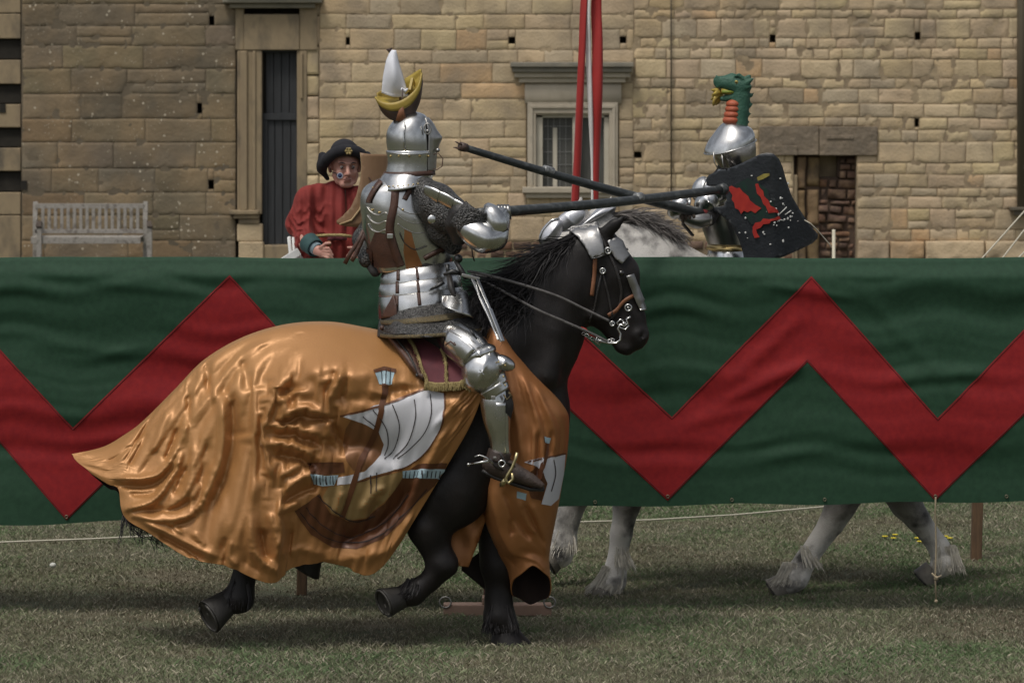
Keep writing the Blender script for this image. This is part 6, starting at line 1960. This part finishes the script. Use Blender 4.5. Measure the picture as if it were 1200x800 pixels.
# crest: a dragon's head on its neck
M_dgreen = mat('crest_green', (0.022, 0.085, 0.055), (0.035, 0.11, 0.07), scale=30, rough=.6, bump=.5, bscale=80)
M_dor = mat('crest_orange', (0.42, 0.10, 0.045), (0.34, 0.08, 0.035), scale=20, rough=.6, bump=.3, bscale=60)
M_dyel = mat('crest_gilding', (0.48, 0.36, 0.06), (0.28, 0.20, 0.05), scale=40, rough=.45, metal=.3)
dr = chain((864, 148, 0, 12.5), (866, 130, 0, 11), (868, 112, 0, 11), ys=.85, k=.012) + chain((868, 101, 0, 12), (855, 97.5, 0, 9.5), (842, 97, 0, 6), ys=.85, k=.012)
dr += chain((866, 112, 0, 7), (852, 115, 0, 4), (846, 116, 0, 3), ys=.9, k=.01) + chain((872, 96, -.02, 4), (877, 91, -.03, 3), (879, 88, -.035, 1), k=.008) + chain((872, 96, .02, 4), (876, 92, .03, 3), (878, 90, .035, 1), k=.008)
dr += chain((847, 94, 0, 5), (840, 94, 0, 4), ys=1.1, k=.008) + chain((852, 91, 0, 3), (858, 90, 0, 4), (866, 93, 0, 4), k=.008) + chain((876, 118, 0, 3), (879, 121, 0, 1.5), k=.008) + chain((876, 105, 0, 3), (880, 103, 0, 1.5), k=.008)
dr += chain((880, 112, 0, 2.5), (883, 109, 0, .8), k=.006) + chain((878, 124, 0, 3), (882, 122, 0, .8), k=.006) + chain((876, 134, 0, 3), (880, 133, 0, .8), k=.006) + chain((874, 143, 0, 3), (878, 143, 0, .8), k=.006)
dr += chain((870, 92, -.03, 3), (866, 88, -.035, 2), (860, 90, -.03, 1), k=.006) + chain((841, 91, -.012, 2.4), (839, 89, -.014, 1.2), k=.005) + chain((876, 97, -.035, 3.5), (883, 92, -.05, 1), k=.006) + chain((874, 103, -.03, 3), (881, 101, -.045, 1), k=.006)
dr += chain((846, 100, -.01, 3), (840, 102, -.012, 1.5), k=.006)
V, Q = sdf_mesh(prims(dr, D1, PX1), .006, k=.012)
dc = mo('crest', relax(V, Q, 1), Q, M_dgreen, fk)
for i, (y, x, r) in enumerate(((122, 858.5, 9.5), (128, 858, 10), (134.5, 857, 10.5), (141, 856, 11))):
    mb = MB(); mb.ball(W(x + 1, y, D1 - .006), r / PX1 * .95, 14, 8, (1, 1.15, .62)); mb.build('throat_scale', M_dor, dc)
mb = MB(); mb.tube([W(862, 108, D1), W(852, 107, D1), W(845, 106.5, D1)], [.020, .022, .018], 10, flat=1.1); mb.build('jaw', M_dyel, dc)
mb = MB(); mb.tube([W(860, 108, D1 - .02), W(846, 107.5, D1 - .022)], .009, 8); mb.build('tongue', mat('crest_mouth', (.25, .30, .04), rough=.5), dc)
rs2 = random.Random(4)
mb = MB()
for i in range(16):
    a = W(846, 110, D1); b = W(838 + rs2.uniform(-6, 4), 104 + rs2.uniform(0, 22), D1 + rs2.uniform(-.04, .04))
    mb.tube([a, (a + b) / 2 + Vector((rs2.uniform(-.01, .01), rs2.uniform(-.01, .01), .01)), b], [.006, .015, .003], 5, flat=.5)
mb.build('flame', M_dyel, dc)
for o in (-.042, .042):
    mb = MB(); mb.ball(W(863, 96.5, D1 + o * .85), .011, 8, 6); mb.build('eye', M_dyel, dc)
    mb = MB(); mb.ball(W(862.6, 96.5, D1 + o * 1.05), .0055, 8, 6); mb.build('pupil', M_eye, dc)
# shield with splashed paint
M_sblk = mat('black_painted_shield', (0.020, 0.023, 0.027), (0.035, 0.039, 0.045), scale=6, rough=.5, bump=.3, bscale=60, wear=((0.10, 0.105, 0.11), 22, .66, .74))
M_srim = mat('scuffed_rim', (0.20, 0.19, 0.175), rough=.6)
s2 = thing('shield', 'black painted shield with red and green paint marks, held before the far rider', 'shield', W(900, 300, 19.45))
sf2 = lambda x, y: 19.38 + .0016 * abs(x - 905) + .000022 * (x - 905) ** 2 + .0008 * (y - 240)
face = shield('board', [(829, 210), (832, 205), (842, 200), (855, 197), (868, 192), (880, 186), (890, 181), (898, 179.5), (906, 180), (912, 186), (916, 195), (920, 210), (926, 228), (935, 244), (946, 261), (957, 274), (956.5, 279), (950, 285), (936, 292), (918, 300), (905, 305),
                        (888, 306), (873, 306), (872, 296), (867, 280), (860, 266), (851, 255), (842, 249), (835, 247), (834, 243), (843, 242), (850, 241), (853, 234), (852, 225), (848, 219), (838, 217), (830, 217)], sf2, M_sblk, M_srim, s2, .022, step=4)
SB = bvh_of(face)
M_pred = mat('red_paint', (0.50, 0.045, 0.03), (0.40, 0.03, 0.025), scale=20, rough=.5)
M_pgr = mat('green_paint', (0.014, 0.045, 0.030), (0.022, 0.028, 0.030), scale=20, rough=.5)
M_pye = mat('yellow_paint', (0.36, 0.30, 0.07), (0.25, 0.2, 0.05), scale=30, rough=.6)
M_pwh = mat('white_paint', (0.7, 0.7, 0.66), rough=.6)
off_ = .018
patch('green_mark', [(864, 216), (878, 208), (890, 213), (901, 222), (906, 240), (908, 253), (898, 262), (882, 262), (874, 250), (884, 246), (878, 234), (866, 226)], SB, M_pgr, face, step=3, off=off_)
patch('red_mark', [(855, 219), (860, 217), (866, 220), (869, 219), (873, 224), (879, 229), (881, 234), (887, 239), (894, 243), (890, 246), (887, 249), (882, 246), (878, 248), (874, 246), (871, 250), (868, 245), (864, 243), (863, 237), (860, 233), (861, 228)], SB, M_pred, face, step=2.5, off=off_ + .003)
patch('red_mark', [(887, 215), (890, 214), (892, 219), (896, 223), (897, 229), (902, 234), (904, 240), (909, 245), (911, 249), (906, 248), (902, 249), (899, 241), (896, 238), (893, 230), (889, 226)], SB, M_pred, face, step=2.5, off=off_ + .003)
patch('red_mark', [(884, 265), (887, 260), (893, 259), (896, 255), (903, 256), (911, 252), (913, 256), (905, 258), (903, 261), (896, 262), (893, 266), (888, 268), (889, 272), (892, 277), (886, 278), (884, 272)], SB, M_pred, face, step=2.5, off=off_ + .003)
patch('yellow_mark', [(889, 207), (896, 203), (903, 202), (903, 205), (896, 209), (890, 211)], SB, M_pye, face, step=2.5, off=off_ + .003)
mb = MB()
for i in range(38):
    if i < 22: x, y = rs2.gauss(908, 16), rs2.gauss(254, 14)
    else: x, y = rs2.uniform(868, 935), rs2.uniform(205, 285)
    if not (868 < x < 940 and 196 < y < 290): continue
    p = hit(SB, x, y, .014 + .004, 19.4)
    if abs(p.y - 19.4) > .1: continue
    mb.ball(p, rs2.uniform(.0025, .0062), 6, 4, (1, .3, rs2.uniform(.6, 1.6)))
for a, b in (((912, 250), (920, 242)), ((918, 251), (925, 246)), ((910, 256), (917, 258))):
    mb.tube([hit(SB, *a, .018, 19.4), hit(SB, *b, .018, 19.4)], .003, 4)
mb.build('white_chip', M_pwh, face)
mb = MB(); mb.tube([W(943, 258, 19.36), W(950, 262, 19.33), W(958, 270, 19.4), (W(972, 286, 19.5)), W(974, 290, 19.5)], .003, 4); mb.build('cord', M_rope, s2)
lance('thick dark lance with a toothed head, held by the far rider, pointing left', W(826, 251, D1 - .24), W(541, 172, 18.75), .0285, .0185, ((.655, .06),), 'coronel', None)

# ================================================================== the marshal in red
DM = 22.5
PM = F / DM
M_skin = mat('skin', (0.50, 0.27, 0.205), (0.56, 0.32, 0.245), (0.46, 0.23, 0.18), scale=12, rough=.55, sss=.08)
M_robe = mat('red_wool', (0.155, 0.014, 0.011), (0.21, 0.022, 0.016), scale=5, rough=.85, bump=.3, bscale=220, bdist=.002, sheen=.08, sheentint=(1, .5, .4))
M_hat = mat('black_felt', (0.012, 0.012, 0.016), (0.02, 0.02, 0.024), scale=10, rough=.95)
M_cuff = mat('teal_lining', (0.03, 0.075, 0.075), (0.02, 0.055, 0.055), scale=10, rough=.8)
ms_ = thing('person', 'man in a red Tudor robe and black flapped hat leaning on the barrier, smiling', 'person', (W(385, 0, DM).x, DM, .58))
hc = W(404.5, 196.5, DM)
HS = 1.12
def hp(x, y, z): return hc + Vector((x + .10 * -y * 0 + .0, y, z))
HR = Matrix.Rotation(R(12), 3, 'Z') @ Matrix.Rotation(R(6), 3, 'X')
def hq(x, y, z): return hc + HR @ (Vector((x, y, z)) * HS)
hd = []
def hprim(a, b, r0, r1, ys=1.0, k=.012): hd.append((hq(*a), hq(*b), r0 * HS, r1 * HS, ys, k))
hprim((0, .025, .055), (0, .02, .04), .083, .083)
hprim((0, -.01, .01), (0, -.02, -.03), .066, .058, 1, .02)
hprim((0, -.030, -.055), (0, -.038, -.072), .044, .034, 1, .02)
hprim((-.02, -.058, -.085), (.02, -.058, -.085), .018, .018, 1, .015)
for s in (-1, 1):
    hprim((s * .038, -.052, -.018), (s * .040, -.045, -.035), .022, .020, 1, .012)
    hprim((s * .050, -.01, -.04), (s * .040, -.03, -.07), .024, .020, 1, .02)
    hprim((s * .079, .015, .012), (s * .080, .018, -.02), .016, .011, 1, .006)
    hprim((s * .014, -.094, -.026), (s * .013, -.092, -.028), .0085, .0085, 1, .006)
    hprim((s * .010, -.080, .034), (s * .045, -.066, .036), .011, .009, 1, .012)
hprim((0, -.078, .020), (0, -.102, -.022), .009, .013, 1, .010)
hprim((-.018, -.084, -.050), (.018, -.084, -.050), .0065, .0065, 1, .005)
hprim((-.015, -.082, -.063), (.015, -.082, -.063), .0075, .0075, 1, .005)
hd.append((hq(-.022, -.096, -.0565), hq(.022, -.096, -.0565), .004, .004, 1, -.003))
for s in (-1, 1): hd.append((hq(s * .026, -.094, .011), hq(s * .036, -.092, .011), .0075, .0075, 1, -.006))
body_m = [(hq(0, .03, -.06), W(400, 226, DM + .05), .056, .055, 1, .03)]
for q in chain((398, 240, .05, 14), (390, 262, .03, 20), (388, 290, .02, 22), (392, 330, .02, 24), ys=.6, k=.03) + chain((372, 232, .02, 9), (352, 262, -.08, 8), ) + chain((352, 262, -.08, 8), (357, 284, -.22, 8), (372, 293, -.33, 6)) \
        + chain((424, 232, .02, 9), (440, 262, -.06, 8)) + chain((440, 262, -.06, 8), (436, 284, -.22, 8), (424, 296, -.33, 6)) + chain((380, 335, .0, 20), (378, 420, .02, 14), (378, 500, .05, 9), (375, 507, -.08, 8)) + chain((406, 335, .0, 20), (408, 420, .02, 14), (408, 500, .05, 9), (408, 507, -.08, 8)):
    body_m += prims([q], DM, PM)
# hands: palms and five unequal bent fingers, resting on the rail
def hand(cx, cy, o, sgn):
    L = []
    L += chain((cx - 4 * sgn, cy - 1, o, 5.2), (cx + 3 * sgn, cy + 2, o - .02, 6.0), ys=.6, k=.01)
    for i, (ln, y0) in enumerate(((9.5, -4.0), (11.5, -1.0), (11.5, 2.0), (9, 4.6))):
        L += chain((cx + 4 * sgn, cy + y0 + 1, o - .035, 2.1), (cx + (5 + ln * .5) * sgn, cy + y0 + 1.0 + i * .8, o - .055, 1.85), (cx + (4 + ln * .95) * sgn, cy + y0 + 5 + i * .9, o - .050, 1.5), k=.003)
    L += chain((cx + 1 * sgn, cy - 4, o - .03, 2.4), (cx + 7 * sgn, cy - 8.5, o - .05, 2.0), (cx + 12 * sgn, cy - 9, o - .055, 1.6), k=.004)
    return prims(L, DM, PM)
body_m += hand(375, 294, -.34, 1) + hand(420, 299, -.34, -1)
V, Q = sdf_mesh(hd + body_m, .0048, k=.02)
pb = mo('body', relax(V, Q, 1, .4), Q, M_skin, ms_)
for s in (-1, 1):
    mb = MB(); c = hq(s * .031, -.079, .012); mb.ball(c + HR @ Vector((0, .004, 0)), .0115, 12, 8); eo = mb.build('eye', mat('eye_white', (.26, .22, .20), rough=.4) if 'eye_white' not in MATS else MATS['eye_white'], ms_)
    mb = MB(); mb.ball(c + HR @ Vector((0, -.0070, 0)), .0068, 8, 6); mb.build('iris', M_eye, eo)
    mb = MB(); mb.tube([hq(s * .014, -.088, .034), hq(s * .032, -.086, .039), hq(s * .048, -.072, .034)], [.003, .004, .002], 6); mb.build('eyebrow', M_hair, ms_)
mb = MB(); mb.tube([hq(-.018, -.0925, -.0562), hq(0, -.0965, -.0575), hq(.018, -.0925, -.0562)], .0028, 6); mb.build('mouth', mat('lip_shadow', (.16, .05, .045), rough=.6), ms_)
# robe
robe = prims(chain((396, 236, .03, 25), (386, 262, .0, 36), (384, 285, -.02, 41), ys=.62, k=.05) + chain((386, 285, 0, 41), (392, 340, .02, 44), (392, 430, .03, 50), ys=.6, k=.05)
             + chain((374, 228, .0, 13), (362, 235, -.02, 16), (352, 262, -.08, 16.5), k=.03) + chain((352, 262, -.08, 16), (357, 282, -.20, 11.5), (362, 286, -.26, 10), k=.03)
             + chain((420, 230, .0, 13), (430, 237, -.02, 16), (440, 262, -.06, 16)) + chain((440, 262, -.06, 15), (436, 282, -.20, 11)), DM, PM)
V, Q = sdf_mesh(robe, .008, k=.03)
V = relax(V, Q, 1)
N_ = np.stack([fbm(V[:, 0] * 9, V[:, 2] * 5, V[:, 1] * 6, 3, 3), fbm(V[:, 0] * 16 + 3, V[:, 2] * 3.5, V[:, 1] * 5, 4, 3), fbm(V[:, 0] * 7, V[:, 2] * 9, V[:, 1] * 6, 5, 3)], -1)
V = V + N_ * np.array([.014, .022, .010])
V[:, 1] += .022 * np.abs(np.sin((V[:, 2] * 1.0 + V[:, 0] * .9) * 42 + 2 * N_[:, 1] * 3)) * sstep(2.06, 1.9, V[:, 2]) * sstep(-1.08, -1.16, V[:, 0])
# pleats down the front
V[:, 1] += .010 * np.sin((V[:, 0] - hc.x) * 95) * sstep(2.25, 2.1, V[:, 2])
rb = mo('robe', V, Q, M_robe, ms_)
RB = bvh_of(rb)
limb('cuff', [(362, 284, -.24, 11.5), (370, 291, -.31, 10)], M_cuff, rb, D=DM, cap=False, thick=.006)
limb('cuff', [(434, 284, -.24, 11.5), (427, 293, -.31, 10)], M_cuff, rb, D=DM, cap=False, thick=.006)
limb('undersleeve', [(366, 288, -.28, 8), (373, 293, -.33, 7)], mat('blue_grey_linen', (.16, .22, .25), rough=.8), rb, D=DM, cap=False, thick=.004)
strap('front_seam', [(404, 222), (405, 245), (404, 270)], 1.2, RB, M_leather, rb, off=.004, thick=0, d=DM)
mb = MB(); mb.tube([W(x, y, DM - .245) for x, y in ((366, 277), (384, 275.5), (400, 275.5), (412, 277))], .010, 8); mb.build('belt', M_gold, rb)
mb = MB(); mb.tube([W(385, 283, DM - .28), W(386, 289, DM - .28)], [.016, .012], 8); mb.ball(W(385.5, 285, DM - .285), .015); mb.build('purse_toggle', M_tan, rb)
strap('belt_flap', [(386, 279), (395, 279), (403, 279)], 5, RB, M_burg, rb, off=.02, thick=.006, d=DM)
# hat: low crown, turned-up brim, flap falling behind one ear
hat = []
hatc = lambda x, y, z: hc + Matrix.Rotation(R(10), 3, 'Z') @ (Vector((x, y, z - .012)) * 1.12)
hs_ = [(hatc(0, .03, .085), hatc(0, .04, .09), .098, .09, 1.05, .02)]
for i in range(22):
    a = 2 * PI * i / 22; b = 2 * PI * (i + 1) / 22
    f_ = lambda a: hatc(.125 * math.cos(a), .02 + .118 * math.sin(a), .088 + .022 * -math.sin(a) -.065 * abs(math.cos(a)) ** 3)
    hs_.append((f_(a), f_(b), .026, .026, 1, .03))
hs_ += [(hatc(-.125, .0, .075), hatc(-.125, .04, .0), .028, .024, 1, .02), (hatc(-.125, .04, .0), hatc(-.09, .06, -.05), .022, .014, 1, .02)]
hs_ += [(hatc(.12, .0, .075), hatc(.128, .03, -.02), .030, .030, 1, .02), (hatc(.128, .03, -.02), hatc(.10, .04, -.10), .028, .020, 1, .02)]
V, Q = sdf_mesh(hs_, .007, k=.02)
ht = mo('hat', relax(V, Q, 1), Q, M_hat, ms_)
HB = bvh_of(ht)
c = hit(HB, 408.5, 177, .004, DM)
mb = MB(); mb.ball(c, .022, 12, 7, (1, .3, 1)); 
for k in range(6): mb.ball(c + Vector((math.cos(k * PI / 3) * .017, -.004, math.sin(k * PI / 3) * .017)), .008, 6, 5)
mb.build('badge', M_gold, ht)
mb = MB(); c = W(398.5, 206, DM - .14); mb.tube([c + Vector((math.cos(a) * .016, -.004, math.sin(a) * .016)) for a in np.linspace(0, 2 * PI, 17)], .004, 6, caps=False); 
mc = mb.build('headset_microphone', mat('grey_plastic', (.34, .37, .44), rough=.5), ms_)
mb = MB(); mb.ball(c, .013, 12, 8); mb.build('foam', mat('blue_foam', (.03, .045, .12), rough=.9), mc)
mb = MB(); mb.tube([c + Vector((-.02, 0, 0)), W(394, 203, DM - .09), hq(-.082, -.01, -.02), hq(-.085, .02, .02)], .0028, 5); mb.build('boom', M_hat, mc)
# platform he stands on, hidden behind the barrier
pf = thing('mounting_block', 'low timber mounting block under the man in red', 'platform', (W(392, 0, DM).x, DM + .1, 0))
cx = W(392, 0, DM).x
mb = MB(); mb.box((cx, DM + .1, .545), (.9, .8, .05)); mb.build('deck', M_timber, pf, smooth=False, bevel=.006)
for sx in (-1, 1):
    for sy in (-1, 1):
        mb = MB(); mb.box((cx + sx * .38, DM + .1 + sy * .34, .26), (.08, .08, .52)); mb.build('leg', M_timber, pf, smooth=False, bevel=.005)
# white folding chair beside him
fc = thing('folding_chair', 'white folding chair mostly hidden behind the barrier beside the man in red', 'chair', (W(340, 0, 22.3).x, 22.3, 0))
M_wp = mat('white_paint_frame', (0.68, 0.68, 0.66), rough=.5)
mb = MB()
for x0, x1 in ((338.5, 341), (344, 344)):
    mb.tube([W(x0, 278, 22.3), W(x1 + 3, 330, 22.35), (W(x1 + 14, 0, 22.4).x, 22.5, 0)], .011, 8)
mb.tube([W(338.5, 279, 22.3), W(344, 279, 22.6)], .011, 8); mb.build('frame', M_wp, fc)
mb = MB(); mb.bar(W(331, 307, 22.1), W(350, 295, 22.25), .05, .02, up=(0, 1, 0)); mb.bar(W(340, 309, 22.15), W(352, 300, 22.3), .06, .02, up=(0, 1, 0)); mb.bar(W(326, 312, 22.1), W(352, 312, 22.6), .4, .03); mb.build('seat', M_wp, fc, smooth=False, bevel=.005)
# small flowers and litter in the turf
M_yel = mat('yellow_petal', (0.62, 0.50, 0.03), rough=.6)
for i, (px, py) in enumerate(((1037, 628), (1047, 630), (1049, 626), (1075, 630), (1078, 634), (1108, 628), (1113, 630))):
    d = H * F / (py + 6 - HZ)
    mb = MB(); c = W(px, py, d)
    for k in range(5):
        a = k * 1.2566; mb.ball(c + Vector((math.cos(a) * .011, math.sin(a) * .011, 0)), .009, 6, 4, (1, 1, .5))
    o = mb.build('flower', M_yel, None, loc=(c.x, d, 0))
    tag(o, 'tiny yellow wildflower in the turf beyond the grey horse\'s hind legs', 'flower', 'yellow wildflowers in the far turf')
    mb = MB(); mb.tube([c, (c.x, d, 0)], .0025, 4); mb.build('stem', M_blade if False else MATS['green_cloth'], o)
mb = MB(); c = W(62, 663, H * F / (666 - HZ)); mb.ball((c.x, c.y, .020), .019, 12, 8, (1, 1, .8))
o = mb.build('mushroom', mat('white_cap', (.6, .6, .55), rough=.6), None, loc=(c.x, c.y, 0)); tag(o, 'small round white puffball mushroom in the grass at the left', 'mushroom')
